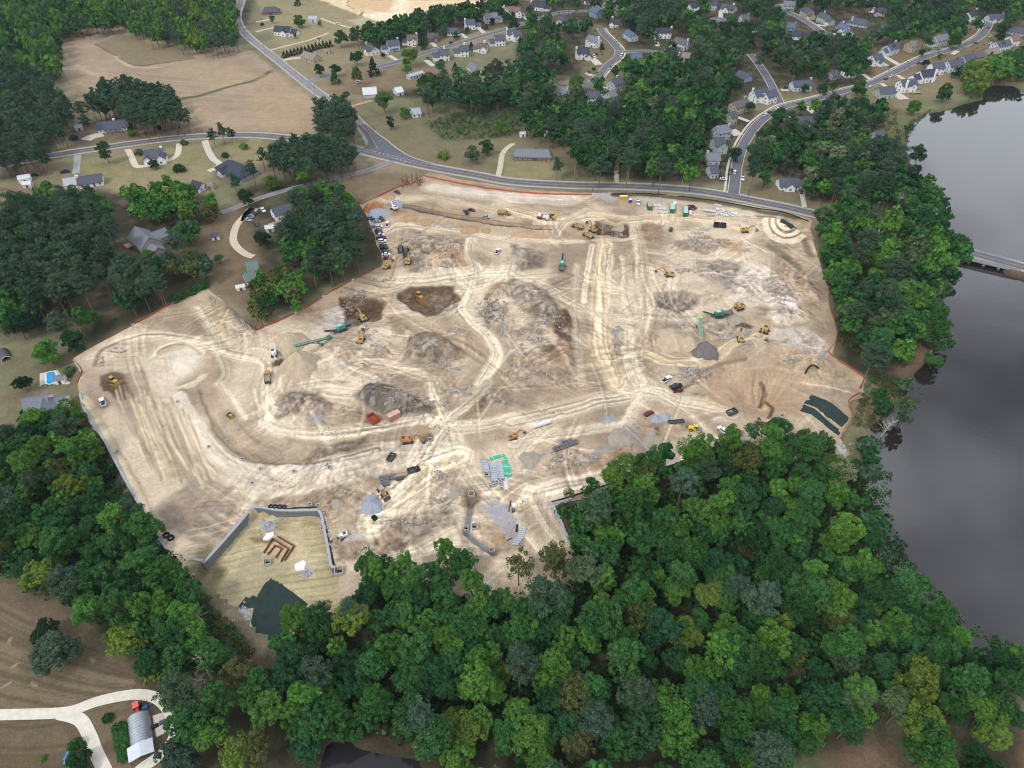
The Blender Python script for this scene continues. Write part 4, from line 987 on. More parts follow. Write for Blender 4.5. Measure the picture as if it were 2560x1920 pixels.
fill('1140,1490 1260,1490 1440,1460 1440,1560 1300,1600',8.5,(3.6,5.6), SUMMER, 'south wood edge',33, zc=13)
fill('880,1430 960,1390 1050,1385 1080,1440 1000,1480 900,1480',8.5,(3.2,4.6), [(2,'tall','bright'),(2,'broad','mid'),(1,'airy','deep')], 'clump below the spoil bench',34, zc=13)
# strip between site and lake
fill('2050,520 2110,500 2240,560 2330,590 2390,600 2430,630 2390,690 2370,740 2360,800 2300,820 2290,890 2240,900 2180,890 2110,830 2090,760 2060,680',8.8,(3.9,6.4), [(3,'broad','mid'),(2,'broad','bright'),(2,'broad','deep'),(1.3,'tall','bright'),(1,'pine','needle'),(.8,'broad','grey')], 'lakeside wood',4, zc=12)
fill('2140,960 2180,930 2290,970 2320,1000 2260,1060 2180,1050',12,(3.4,5.0), [(1,'broad','bright'),(1,'broad','grey'),(1,'airy','grey'),(1,'broad','deep')], 'lake inlet',35, zc=7)
fill('2150,1090 2200,1110 2230,1180 2220,1240 2180,1240 2130,1180',10,(4,6), [(1,'broad','needle'),(1,'broad','deep'),(1,'broad','grey')], 'lake inlet',36, zc=9)
# north of the road
fill('1960,260 2110,240 2200,260 2230,330 2260,400 2290,440 2270,500 2180,500 2060,480 1960,470 1880,440 1880,380 1920,310',9.2,(3.9,6.4), [(3,'broad','deep'),(2,'broad','mid'),(1.6,'pine','needle'),(1,'broad','grey'),(1,'pine','needle2'),(.6,'airy','pale'),(.6,'broad','bright')], 'wood by the lake road',5, zc=12)
fill('2260,500 2310,440 2340,470 2370,540 2330,570 2270,560',9,(4.0,6.0), [(1,'broad','deep'),(1,'broad','mid')], 'wood by the lake road',6, zc=9)
fill('1520,190 1600,130 1720,100 1850,110 1850,240 1830,300 1780,330 1740,440 1640,440 1540,400 1480,430 1440,420 1420,340 1330,330 1290,260 1360,220 1440,230',9.2,(3.9,6.4), [(3,'broad','deep'),(2.4,'broad','mid'),(2,'pine','needle'),(1.2,'broad','bright'),(1,'tall','deep'),(.7,'broad','grey')], 'wood behind the road',7, zc=12)
fill('1040,200 1130,190 1300,160 1420,200 1380,230 1300,250 1200,250 1110,260 1040,240',9.2,(4.0,6.2), [(3,'broad','deep'),(2,'broad','mid'),(1,'broad','grey'),(1,'pine','needle'),(.6,'airy','pale')], 'belt behind the meadow',8, zc=12)
# suburb, far north-east
A1 = [T('20','640,280 1000,240 1100,440 860,560 700,760 620,760 620,640'), T('20','1230,220 1560,220 1560,530 1260,480'), T('20','1940,560 2212,560 2212,920 1880,940'), S('1840,480 1826,470 1830,400 1860,340 1900,290 1960,255 2040,232 2180,190 2270,145 2400,100 2480,60 2500,80 2440,120 2300,190 2200,225 2100,245 1960,290 1900,330 1870,380'),
  T('30','130,60 620,220 560,330 400,320 100,140'), T('30','880,340 1150,340 1140,560 880,600'), T('30','180,670 400,670 380,800 180,800'), T('30','1110,400 2000,300 2060,450 1500,700 1120,860'), T('20','1690,0 2000,0 2000,180 1690,180'), T('20','360,60 780,20 780,170 600,200 380,160'), T('30','430,60 1060,40 1050,230 700,330 590,200'), T('20','640,270 800,270 860,420 660,520 520,520 520,400')]
SUB = [(3,'broad','deep'),(2.2,'broad','mid'),(1.6,'pine','needle'),(1.6,'pine','needle2'),(1,'broad','bright'),(.5,'cone','dark'),(.5,'broad','grey')]
fill('1280,10 1420,-20 1560,-20 1700,-20 1960,-20 2240,-20 2560,-20 2580,60 2480,110 2330,140 2200,180 2060,220 1960,190 1880,150 1800,150 1700,110 1600,110 1500,60 1400,80 1420,150 1330,180 1290,120',11.5,(4.2,6.4), SUB, 'suburb',9, zc=11, avoid=A1)
fill('1560,30 1620,-10 1700,10 1690,60 1600,70',8.5,(4,5.5), [(1,'pine','needle2'),(1,'pine','needle')], 'suburb pines',10, zc=12)
fill('2470,150 2560,130 2580,180 2500,190',9,(4,6), [(1,'broad','mid'),(1,'broad','bright')], 'suburb',11, zc=9)
fill('2390,170 2480,130 2500,170 2470,230 2430,230',8,(3.5,5), [(1,'broad','bright'),(1,'broad','mid'),(1,'tall','lime')], 'lake head',12, zc=9)
fill('870,80 960,60 1060,30 1180,10 1250,0 1250,40 1160,70 1040,90 960,110 880,105',9.0,(4.2,6.0), [(3,'broad','mid'),(2,'broad','deep'),(1,'cone','dark'),(1,'pine','needle2')], 'belt below the far plot',13, zc=10)
# north-west
fill('-40,-30 330,-40 330,60 200,66 150,95 145,130 160,180 100,190 0,170 -40,120',9.2,(4.0,6.2), [(3,'tall','bright'),(2,'broad','mid'),(2,'broad','deep'),(1.4,'tall','mid'),(.6,'pine','needle')], 'north-west wood',14, zc=13)
fill('-40,160 110,180 170,260 180,290 120,330 90,400 40,400 -40,420',7.0,(3.6,5.2), [(4,'pine','needle'),(2,'pine','needle2'),(.7,'broad','bright'),(.5,'broad','mid')], 'north-west pines',15, zc=13)
fill('310,20 340,-30 580,-30 590,60 590,110 520,112 440,100 370,90 330,70',8.5,(3.6,5.4), [(3,'tall','bright'),(1.6,'tall','lime'),(2,'pine','needle'),(1.5,'broad','mid')], 'field copse',16, zc=13)
fill('240,215 300,200 360,215 420,225 460,270 470,295 360,300 280,280 220,270',7.0,(4.0,5.6), [(5,'pine','needle'),(2,'pine','needle2'),(.7,'broad','blue')], 'pines behind the ranch house',17, zc=14)
fill('0,560 20,500 110,480 200,475 270,490 280,560 260,640 250,700 130,740 60,760 -40,720 -40,620',7.0,(4.2,5.8), [(5,'pine','needle'),(3,'pine','needle2'),(1.2,'broad','bright'),(1,'broad','mid')], 'west pine stand',18, zc=14)
fill('-40,640 30,660 90,720 90,800 20,830 -40,800',7.4,(4,6), [(2,'broad','mid'),(1,'broad','bright'),(1,'broad','deep')], 'west pine stand',37, zc=10)
fill('270,670 340,640 400,670 400,740 340,780 300,740',6.6,(4.2,5.6), [(4,'pine','needle'),(1,'broad','deep')], 'pines above the orange fence',19, zc=13)
fill('300,475 420,445 500,455 540,500 530,540 440,540 340,545 310,520',8.5,(4,5.6), [(3,'broad','bright'),(1,'broad','mid'),(.7,'broad','lime')], 'grove by the beige house',20, zc=10)
fill('400,650 450,635 530,640 545,690 480,705 420,690',8.5,(3.6,5.0), [(2,'broad','needle'),(1,'broad','olive'),(1,'broad','deep')], 'hedge by the fence',21, zc=7)
fill('640,380 720,345 860,350 890,380 880,410 800,420 700,420 660,400',6.1,(3.6,4.8), [(4,'pine','needle'),(2,'pine','needle2')], 'pine row by the junction',22, zc=12)
fill('790,260 850,250 880,280 880,320 850,330 800,320',6.1,(4.2,5.6), [(3,'pine','needle'),(1,'pine','needle2')], 'junction pines',23, zc=13)
fill('690,550 720,500 780,470 840,470 878,500 892,560 908,600 896,650 850,680 780,680 740,650 700,600',7.0,(4.2,5.8), [(3,'pine','needle'),(3,'pine','needle2'),(2,'broad','bright'),(2,'broad','mid')], 'wood by the parked cars',24, zc=13)
fill('660,690 700,680 780,690 760,730 700,750 660,740',6.6,(3.8,5.2), [(2,'broad','bright'),(2,'broad','olive')], 'wood by the parked cars',25, zc=8)
fill('585,680 650,660 730,680 740,720 690,790 620,780 590,730',8.5,(3.6,5.2), [(2,'broad','olive'),(2,'broad','mid'),(1,'broad','bright'),(.5,'airy','deep')], 'trees above the cut',26, zc=8)
fill('1230,-20 1300,10 1300,70 1250,60',9,(4,5), [(1,'broad','deep'),(1,'cone','dark')], 'suburb',27, zc=9)
# ------------------------------------------------------------------ houses
HOUSES = []
ROOF = {'slate': (84,88,100),'black': (62,66,78),'grey': (120,122,130),'brown': (104,94,94),'tan': (138,128,120),'blue': (92,104,124),'white': (206,208,208),'silver': (170,174,180),'rust': (130,100,92),'green': (104,120,116)}
WALL = {'white': (240,240,240),'cream': (236,231,218),'beige': (186,174,160),'grey': (186,192,198),'blue': (134,156,184),'paleblue': (204,214,226),'green': (176,188,178),'brick': (132,92,80),'brown': (116,96,88),'tan': (188,172,148),'teal': (128,160,164),'silver': (200,202,204)}
def RM(k): return mat('roof_' + k, ROOF[k], .9,.12,1.2, bump=.3)
def WM(k): return mat('wall_' + k, WALL[k], .8,.06,.8)
M_WIN = mat('window_glass',(56,62,72),.15,.1,1, spec=.6); M_TRIM = mat('white_trim',(232,232,230),.7,.05,1); M_DOOR = mat('dark_door',(92,66,58),.6,.1,1)
M_GDOOR = mat('garage_door_white',(226,226,224),.6,.05,1); M_DECK = mat('deck_wood',(170,140,116),.9,.15,1); M_SOLAR = mat('solar_panel',(44,52,74),.25,.05,1, spec=.6)
def _win(w, h):
 mb = MB(); mb.box(0,0,0, w, .10, h); return mb.mesh('window', M_WIN)
def _frame(w, h):
 mb = MB()
 for dz in (-h / 2 - .06, h / 2 + .06): mb.box(0,0, dz, w + .28,.13,.13)
 for dx in (-w / 2 - .07, w / 2 + .07): mb.box(dx, 0,0,.14,.13, h)
 mb.box(0,0,0,.07,.12, h); return mb.mesh('frame', M_TRIM)
WIN_ME, FRM_ME = _win(1.1,1.5), _frame(1.1,1.5)
def add_window(par, x, y, z, rz):
 w = mk('window', WIN_ME, par, (x, y, z), rz); mk('frame', FRM_ME, w); return w
def gable_block(root, L, D, eave, rise, wall, roof, cx=0, cy=0, z0=0, rot=0, hip=0.0, over=.45, z_base=-.6, wname='wall', rname='roof', solar=False):
 """walls and roof; ridge along local x"""
 c, s = math.cos(rot), math.sin(rot)
 def R(x, y, z): return (cx + x * c - y * s, cy + x * s + y * c, z + z0)
 a, d = L / 2, D / 2; h = hip * d
 mb = MB()
 vs = [R(-a, -d, z_base), R(a, -d, z_base), R(a, d, z_base), R(-a, d, z_base), R(-a, -d, eave), R(a, -d, eave), R(a, d, eave), R(-a, d, eave)]
 fs = [(0,1,5,4),(1,2,6,5),(2,3,7,6),(3,0,4,7)]
 if not hip: vs += [R(-a, 0, eave + rise), R(a, 0, eave + rise)]; fs += [(4,7,8),(6,5,9)]
 mb.add(vs, fs); w = mb.build(wname, WM(wall), root)
 mb = MB(); o = over; k = rise / d; e0 = eave - o * k; t = .22
 if hip:
  for zz in (0, t): mb.v += [R(-a - o, -d - o, e0 + zz), R(a + o, -d - o, e0 + zz), R(a + o, d + o, e0 + zz), R(-a - o, d + o, e0 + zz), R(-a + h, 0, eave + rise + zz), R(a - h, 0, eave + rise + zz)]
  mb.f += [(6,7,11,10),(7,8,11),(8,9,10,11),(9,6,10),(0,1,7,6),(1,2,8,7),(2,3,9,8),(3,0,6,9),(3,2,1,0)]
 else:
  for zz in (0, t): mb.v += [R(-a - o, -d - o, e0 + zz), R(a + o, -d - o, e0 + zz), R(a + o, 0, eave + rise + zz + .02), R(-a - o, 0, eave + rise + zz + .02), R(a + o, d + o, e0 + zz), R(-a - o, d + o, e0 + zz)]
  mb.f += [(6,7,8,9),(9,8,10,11),(1,0,3,2),(2,3,5,4),(0,1,7,6),(4,5,11,10),(1,2,8,7),(2,4,10,8),(3,0,6,9),(5,3,9,11)]
 r = mb.build(rname, RM(roof), root)
 mb2 = MB(); mb2.beam(R(-a - o + (h + o if hip else 0),0, eave + rise + t + .06), R(a + o - (h + o if hip else 0),0, eave + rise + t + .06),.35,.1); mb2.build('ridge_cap', RM(roof), r)
 if solar:
  ang = math.atan2(rise, d); m3 = MB()
  for i in range(3):
   x = -a * .45 + i * 1.9
   p = [R(x + u, -d * v, eave + rise * (1 - v) + .34) for u, v in ((0,.25),(1.7,.25),(1.7,.8),(0,.8))]; q = [(x_, y_, z_ + .06) for x_, y_, z_ in p]
   m3.add(p + q, [(4,5,6,7),(0,1,5,4),(1,2,6,5),(2,3,7,6),(3,0,4,7)])
  m3.build('solar_panels', M_SOLAR, r)
 return w, r
def house(tl, A, B, D, storeys, wall, roof, label, hip=0.0, chim=None, gables=(), wing=None, porch=False, cat='house', name='house', rise=None, wins=True, base=None, solar=False, deck=None, ext=.0):
 """A, B: ridge ends in the picture. gables: (offset along ridge, side -1 front/1 back, width, depth, garage?) ; wing=(side, length, depth, storeys)"""
 a, b = T1(tl, *A), T1(tl, *B); eave = {1: 2.7,1.5: 3.8,2: 5.3}[storeys]; rise = rise or min(3.6, D * .36); zr = eave + rise
 xa, ya = P(a[0], a[1], zr); z0 = Z(xa, ya)
 if z0 < -2.4: z0 = -2.0
 (xa, ya),(xb, yb) = P(a[0], a[1], zr + z0), P(b[0], b[1], zr + z0)
 L = math.dist((xa, ya),(xb, yb)) + ext; rz = math.atan2(yb - ya, xb - xa)
 if hip: L += D * hip
 L = max(L, 3.0)
 root = thing(name, label, cat, ((xa + xb) / 2,(ya + yb) / 2, z0), rz); HOUSES.append(((a[0] + b[0]) / 2,(a[1] + b[1]) / 2 + 6, abs(a[0] - b[0]) / 2 + 8,(xa + xb) / 2,(ya + yb) / 2, any(q in label for q in ('hidden','showing','among','deep in','in the trees'))))
 d = D / 2; gable_block(root, L, D, eave, rise, wall, roof, hip=hip, solar=solar)
 # windows and door on the faces turned to the picture
 rows = [1.5] if storeys == 1 else [1.5,4.2] if storeys == 2 else [1.5]
 if wins:
  fs = -1 if math.cos(rz) > 0 else 1
  n = max(2, int(L / 2.9))
  for zz in rows:
   for i in range(n):
    x = -L / 2 + L * (i + .5) / n
    if any(abs(x - g_[0]) < g_[2] / 2 + .3 and g_[1] == fs for g_ in gables): continue
    if zz < 2 and i == n // 2:
     mk('door', DOOR_ME, root, (x, fs * (d + .02),1.05),0); continue
    add_window(root, x, fs * (d + .02), zz, 0)
  for es in (-1,1):      # gable ends
   if -es * math.sin(rz) * 1.0 < -.25 or True:
    yd = -math.sin(rz) * es if False else es * math.cos(rz) * 0 + es * math.sin(rz)
    if yd < -.15:
     for zz in rows + ([eave + rise * .3] if storeys != 1 and not hip else []):
      for yy in ((-D * .22, D * .22) if zz < eave else (0,)): add_window(root, es * (L / 2 + .02), yy, zz, math.pi / 2)
 for gi, g_ in enumerate(gables):
  ox, sd, gw, gd = g_[:4]; gar = len(g_) > 4 and g_[4]
  ge = eave if not gar else min(eave, 3.0); gr = min(rise * .85, gw * .42)
  cy = sd * (d + gd / 2 - d * .5); LL = gd + d
  gable_block(root, LL, gw, ge, gr, wall, roof, ox, cy, 0, math.pi / 2, wname='gable_wall', rname='gable_roof')
  fy = cy + sd * LL / 2
  if gar: mk('garage_door', GDOOR_ME, root, (ox, fy + sd * .03,1.2),0)
  else:
   for zz in rows: add_window(root, ox, fy + sd * .03, zz, 0)
 if wing:
  sd, wl_, wd_, ws_ = wing; we = {1: 2.7,1.5: 3.6,2: 5.0}[ws_]
  gable_block(root, wl_, wd_, we, min(2.6, wd_ * .34), wall, roof, sd * (L / 2 + wl_ / 2 - .02),0,0,0, wname='wing_wall', rname='wing_roof')
  fs = -1 if math.cos(rz) > 0 else 1
  mk('garage_door', GDOOR_ME, root, (sd * (L / 2 + wl_ / 2), fs * (wd_ / 2 + .03),1.2),0)
 if chim is not None:
  cx, cyy = chim; mb = MB(); mb.box(cx * L / 2, cyy * d, (zr + 1.2) / 2,1.5,1.0, zr + 1.2); mb.box(cx * L / 2, cyy * d, zr + 1.3,1.7,1.2,.25); mb.build('chimney', WM(wall), root)
 if porch:
  fs = -1 if math.cos(rz) > 0 else 1; mb = MB(); mb.box(0, fs * (d + 1.2),2.5, L * .6,2.6,.18); mb.build('porch_roof', RM(roof), root)
  for i in range(4):
   mb = MB(); mb.box(-L * .27 + i * L * .18, fs * (d + 2.3),1.2,.2,.2,2.5); mb.build('porch_post', M_TRIM, root)
 if deck:
  dx, dy, dw, dd = deck; mb = MB(); mb.box(dx, dy, .8, dw, dd, .2); mb.build('deck', M_DECK, root)
  for sx in (-1,1):
   for sy in (-1,1): MB().box(dx + sx * (dw / 2 - .2), dy + sy * (dd / 2 - .2),.2,.2,.2,1.2).build('deck_post', M_DECK, root)
 return root
mb = MB(); mb.box(0,0,0,1.05,.12,2.1); DOOR_ME = mb.mesh('door', M_DOOR)
mb = MB(); mb.box(0,0,0,4.2,.12,2.2)
for i in range(3): mb.box(0,0,-.7 + .7 * i, 4.2,.16,.06)
GDOOR_ME = mb.mesh('garage_door', M_GDOOR)

def shed(tl, x, y, L, D, h, rz, wall, roof, label, name='garden_shed', cat='shed', rise=None):
 px = T1(tl, x, y); g_ = G(*px); root = thing(name, label, cat, g_, rz); gable_block(root, L, D, h, rise or D * .3, wall, roof, over=.2)
 fs = -1 if math.cos(rz) > 0 else 1
 MB().box(0, fs * (D / 2 + .02),.95, min(1.2, L * .4),.06,1.9).build('door', M_DOOR, root)
 return root
H = house
# west and north-west
H('00',(832,1060),(1082,1032),9.5,1,'white','slate','long white ranch house with dark grey roof under the pines', chim=(.2,.1), porch=True)
H('00',(1245,1300),(1398,1285),10,1.5,'white','slate','gabled white house inside the looped beige drive', gables=((-4.2,-1,4.6,2.5),(4.2,-1,6.2,3.5)), chim=(.9,.2))
H('00',(1965,1385),(2085,1435),14,1,'grey','black','large house with dark hipped roof beside the concrete drive', hip=.9, rise=4.2, gables=((-4,-1,6,3),))
H('00',(1665,1560),(1742,1580),7,1,'white','black','small white garage with dark roof below the big dark roofed house', name='garage', cat='garage')
H('00',(545,1545),(655,1530),8,1,'white','silver','pale roofed half of the long white ranch house by the gravel drive')
H('00',(660,1535),(868,1502),8.5,1,'white','slate','dark roofed half of the long white ranch house by the gravel drive', chim=(-.95,0))
shed('00',225,1565,7,5,2.6,.4,'white','white','white boxy trailer shed beside the black parked car'); shed('00',248,1612,5,4,2.2,.2,'silver','white','small round topped white shed below the trailer shed')
shed('00',688,1122,5,4,2.2,.5,'silver','silver','silver garden shed left of the ranch house'); shed('00',1825,1625,5,4,2.6,-.1,'tan','tan','tan gazebo with pale roof below the dark roofed house','gazebo','gazebo')
H('10',(75,62),(172,58),10,1,'brick','slate','brick house with slate roof at the far end of the pale drive', hip=.6)
H('10',(165,222),(300,232),10,1.5,'white','black','white farmhouse with black roof and porch dormer', gables=((2.5,-1,5,2.5),), wing=(1,6,7,1))
H('10',(415,440),(520,475),9.5,1,'tan','tan','brown ranch house with tan roof beside the evergreen row', chim=(.6,.3))
shed('10',500,185,9,7,3,-.05,'silver','silver','grey metal shed on the far lawn','metal_shed'); shed('10',622,462,5,4,2.4,-.1,'tan','tan','tan garden shed behind the brown ranch house'); shed('10',549,352,3,2.5,1.8,0,'white','slate','tiny white well house beside the sandy track')
H('10',(920,760),(1035,752),10,1,'silver','white','old barn with pale rusty roof below the yellow-green tree', name='barn', cat='barn', wins=False)
shed('10',1232,812,6,9,2.6,.5,'silver','white','white roofed shed right of the large bright tree'); H('10',(1335,940),(1412,930),8,1,'white','silver','little white house with pale roof at the meadow edge')
H('10',(1312,645),(1432,610),6,1,'silver','silver','weathered grey mobile home under the huge yellow-green tree', name='mobile_home', cat='mobile home', rise=1.0)
H('10',(1862,540),(1905,572),7.5,1,'white','grey','grey roofed cottage in the garden behind the suburban street', hip=.6)
# first suburban street
H('10',(962,375),(1025,405),9,1.5,'cream','slate','first cream house of the street with tall white chimney', chim=(-1.05,-.2), gables=((2,-1,5.5,3.0),))
H('10',(1128,352),(1228,340),9,2,'paleblue','slate','pale blue house with slate roof and dormers', chim=(.95,.3), wing=(-1,5.5,6.5,1), porch=True)
H('10',(1305,300),(1385,300),9,2,'cream','brown','cream house with brownish roof and white chimney', chim=(1.0,.3), wing=(-1,5,6,1), gables=((2,-1,4.5,2.5),))
H('10',(1485,285),(1575,285),9.5,1,'brown','brown','brown brick house with white chimney behind the pine', chim=(-.9,.4), gables=((3,-1,5,3),))
H('10',(1655,240),(1740,240),9.5,1,'white','slate','low white house with slate roof and open garage', gables=((4,-1,5.5,3, True),))
H('10',(1808,170),(1885,165),9,2,'white','slate','white house with slate roof and red shrub beside it', chim=(-1.05,0), wing=(1,6,7,1))
H('10',(1975,118),(2080,108),9,2,'paleblue','grey','pale blue two storey house behind the plum tree', wing=(1,5,7,1))
H('10',(2165,62),(2230,50),9,2,'white','rust','white house with dark red roof at the street curve')
H('10',(1582,430),(1662,425),9,2,'cream','slate','cream house with two dark cars in its drive', chim=(.2,1.0), wing=(-1,6,7,1.5))
H('10',(1762,395),(1832,392),9,2,'cream','slate','cream house with stepped slate roofs', chim=(.2,1.0), wing=(-1,5.5,7,1.5))
H('10',(1920,372),(1995,375),9,1.5,'white','brown','white house with brown roof and broad dormer', chim=(.3,.9), gables=((1.5,-1,5,1.5),), wing=(-1,4.5,6,1))
H('10',(2062,305),(2145,300),9,2,'white','slate','white house with slate roof left of the street curve', wing=(-1,5,7,1))
H('10',(2170,255),(2240,255),9,2,'white','slate','white house with tall white chimney at the wood edge', chim=(-1.05,0))
H('20',(15,60),(72,62),9,2,'white','rust','white house with maroon roof by the far plot', gables=((3,-1,4.5,2.5),))
H('20',(172,10),(285,22),10,1.5,'white','black','white house with black roof and car port behind the turning circle', chim=(-1.05,-.1), wing=(1,6,7,1))
H('20',(388,140),(448,140),8,2,'white','slate','white gabled house below the turning circle', gables=((-1.5,-1,4,1.5),)); H('20',(498,195),(585,195),9,1.5,'grey','grey','grey roofed house half hidden under dark trees', chim=(.9,0))
H('20',(700,55),(762,80),9,2,'blue','blue','tall blue-grey house beside the turning circle', chim=(-.5,.5)); H('20',(862,158),(940,172),9,1.5,'cream','black','cream house with black roof above the curving street', chim=(-.95,.3), gables=((-1,-1,4,2),))
H('20',(1000,250),(1062,290),9,1.5,'paleblue','blue','blue roofed house right of the curving street'); H('20',(665,300),(755,325),9,2,'white','grey','white house with grey roof on the curve of the dead-end street', chim=(1.05,-.3), gables=((-2.5,-1,4,2),))
H('20',(560,415),(665,412),9.5,2,'cream','black','cream house with black roof and two cars in the drive', chim=(-1.05,-.1), gables=((4.5,-1,5,3, True),))
H('20',(275,600),(340,640),9,2,'grey','grey','tall narrow grey house half hidden by evergreens'); H('20',(395,740),(490,760),9,1,'grey','grey','low grey house with white chimney pipes', chim=(.95,-.4))
H('20',(652,790),(752,788),9,2,'paleblue','slate','house with dark roof at the dead end of the street'); H('20',(858,690),(925,668),9,2,'grey','slate','grey house with white chimney below the dead-end street', chim=(.8,.3)); H('20',(828,800),(880,780),8,1.5,'grey','grey','pale grey house wing beside parked white cars')
H('20',(1030,462),(1120,460),9,1.5,'blue','blue','blue gabled house at the wood edge of the branch street', gables=((2.5,-1,4.5,2.5),)); H('20',(1248,240),(1375,240),9,2,'white','black','white house with five window front and black roof', chim=(1.05,0), gables=((-6,-1,4.5,3, True),))
H('20',(1420,320),(1520,345),9,2,'paleblue','brown','pale house with brown roof and tall white chimney', chim=(1.05,-.1), porch=True); H('20',(1480,450),(1545,460),9,1.5,'tan','tan','tan roofed house beside the white van')
H('20',(1540,30),(1605,25),9,1.5,'white','black','white house with black roof by the yellow flowering tree', gables=((2.2,-1,4,2),)); H('20',(1722,5),(1765,3),9,2,'paleblue','slate','tall pale house at the top of the tiny cul-de-sac'); H('20',(1825,30),(1935,50),10,1,'white','slate','white single storey house with white chimney and car in drive', chim=(.5,.5), gables=((0,-1,6,3),))
H('20',(1985,130),(2045,125),9,1.5,'grey','grey','grey house with steep roof right of the tiny cul-de-sac', chim=(1,0)); H('20',(2040,205),(2110,215),9,1,'grey','grey','grey roof showing above trees near the tiny cul-de-sac', hip=.7); H('20',(1905,440),(1948,460),8,1,'white','rust','red-brown roof in the trees with white gable')
H('20',(1970,605),(2050,640),10,1,'blue','slate','blue house with slate roof beside the side street', gables=((-1,1,5,3),)); H('20',(1915,880),(2030,850),9,2,'tan','brown','beige house with brown roof west of the lake street', chim=(.9,.3)); H('20',(2090,780),(2212,760),9.5,2,'white','slate','white house with slate roof on the street corner', chim=(-1.0,.2), gables=((0,-1,4,2),))
H('20',(1880,970),(1930,960),8,2,'green','slate','narrow green-grey house with dark roof'); H('20',(1765,1090),(1870,1075),10,2,'grey','grey','big grey house with pale grey roof by the lake street', chim=(1,-.2)); H('20',(1745,1190),(1835,1185),10,2,'green','slate','green-grey gabled house below the big grey house', gables=((1,-1,7,2.5),))
H('20',(1690,1320),(1795,1320),9,1.5,'grey','grey','grey roofed house above the side street mouth', chim=(-1,0)); H('20',(1710,1430),(1775,1425),9,1.5,'grey','slate','grey house half hidden beside the side street mouth')
H('20',(40,1285),(315,1292),9.5,1,'brick','grey','long brick ranch house with grey roof across the road from the site', chim=(.2,.2), hip=.4); shed('20',92,1178,4,3.5,2.2,.2,'white','white','white garden shed left of the round shrub'); shed('20',300,1172,3.6,3.6,2.6,0,'white','white','white garden shed right of the round shrub'); shed('20',415,408,4,4,2.8,.2,'white','white','white garden pergola behind the cream house','pergola','pergola')
H('20',(895,40),(945,60),9,2,'tan','brown','tan house hidden among the far pines'); H('20',(5,270),(70,262),9,2,'white','slate','white house at the edge of the first street wood')
# lake street
H('30',(140,8),(235,12),9,2,'grey','grey','grey house at the very top of the far cul-de-sac street', porch=True); H('30',(320,50),(380,85),8.5,2,'tan','slate','tan house with brown brick wing on the far cul-de-sac street', chim=(-1,.2), wing=(1,5,7,1.5)); H('30',(460,105),(530,130),8.5,2,'green','slate','pale green house with white garage on the far cul-de-sac street', chim=(-.6,.6), wing=(1,6,8,1.5))
H('30',(630,195),(695,220),8.5,2,'paleblue','blue','pale blue house with long sloping roof at the far cul-de-sac', chim=(-.8,.5), wing=(1,6,8,1)); H('30',(165,195),(240,200),9,2,'blue','blue','vivid blue house opposite the far cul-de-sac', chim=(.9,-.2)); H('30',(220,265),(300,275),9,2,'cream','black','cream house with black roof below the vivid blue house', wing=(1,6,8,1.5))
H('30',(740,150),(850,170),12,1,'grey','slate','broad low house with slate hip roof in the far trees', hip=.6, chim=(-.6,-.6)); H('30',(930,65),(1025,75),10,1,'white','slate','white house with slate roof and parked boat', gables=((-2,-1,5,3),)); H('30',(985,220),(1045,235),9,1,'grey','slate','dark roof showing between trees by the far drive'); H('30',(1150,190),(1205,185),8,1,'white','slate','slate roof with white chimney deep in the trees', chim=(.9,0))
H('30',(1035,390),(1115,365),9,2,'paleblue','slate','pale house with dark solar panels by the lake street', chim=(1,.3), wing=(-1,5,7,1.5), solar=True); H('30',(1225,360),(1285,350),9,2,'tan','tan','tan house under the tall street trees'); H('30',(1450,310),(1550,290),9.5,2,'grey','grey','grey house with white gable above the lake street bend', wing=(-1,5,7,1.5)); H('30',(905,475),(980,462),9,2,'white','slate','white house with white drive and dark roofs by the lake street', gables=((2,-1,4.5,3, True),))
H('30',(215,700),(375,690),9,1.5,'paleblue','slate','light blue house with dormers inside the street corner', chim=(1,.2), gables=((4,-1,4,1.5),)); H('30',(960,755),(1090,745),10,1.5,'green','slate','green-grey house with slate roof and long pale drive'); H('30',(1150,690),(1280,680),9.5,2,'white','slate','white lake house with brown chimney stack and deck', chim=(-.6,-1.05), gables=((2,-1,5,2),), deck=(4,-7,9,5)); H('30',(1320,610),(1440,595),10,2,'white','black','big white lake house with black roof and white chimney', chim=(.6,-1.05), wing=(-1,6,8,1.5))
H('30',(1420,545),(1520,540),9,2,'white','slate','white house behind the big white lake house'); H('30',(1560,525),(1680,505),9.5,2,'paleblue','slate','pale house with long dark roof on the lake street', deck=(0,-7,7,4)); H('30',(1690,485),(1770,462),9,2,'grey','slate','grey house with two dark roof panes on the lake street'); H('30',(1780,455),(1850,440),9,2,'tan','brown','tan house with brown roof on the lake street'); H('30',(1875,430),(1985,410),9.5,2,'teal','tan','blue-green house with tan roof on the lake street')
H('30',(1975,360),(2085,340),9,2,'paleblue','slate','pale blue house with solar roof near the street end', solar=True); H('30',(2100,310),(2165,300),9,2,'white','rust','white house with red roof near the street end'); H('30',(2125,225),(2205,240),11,1,'grey','slate','slate roofed house at the far right', hip=.6); H('30',(1735,105),(1815,85),9,2,'white','black','white house with white chimney far beyond the street end', chim=(1,.3), wing=(-1,4,6,1.5)); H('30',(1910,125),(2035,120),10,1,'paleblue','slate','low house with garage at the far street end', gables=((-5,-1,5,3, True),(3,-1,4,2)), chim=(1,0)); H('30',(2080,45),(2170,40),10,1,'tan','brown','brown roof at the far right among trees', hip=.6)
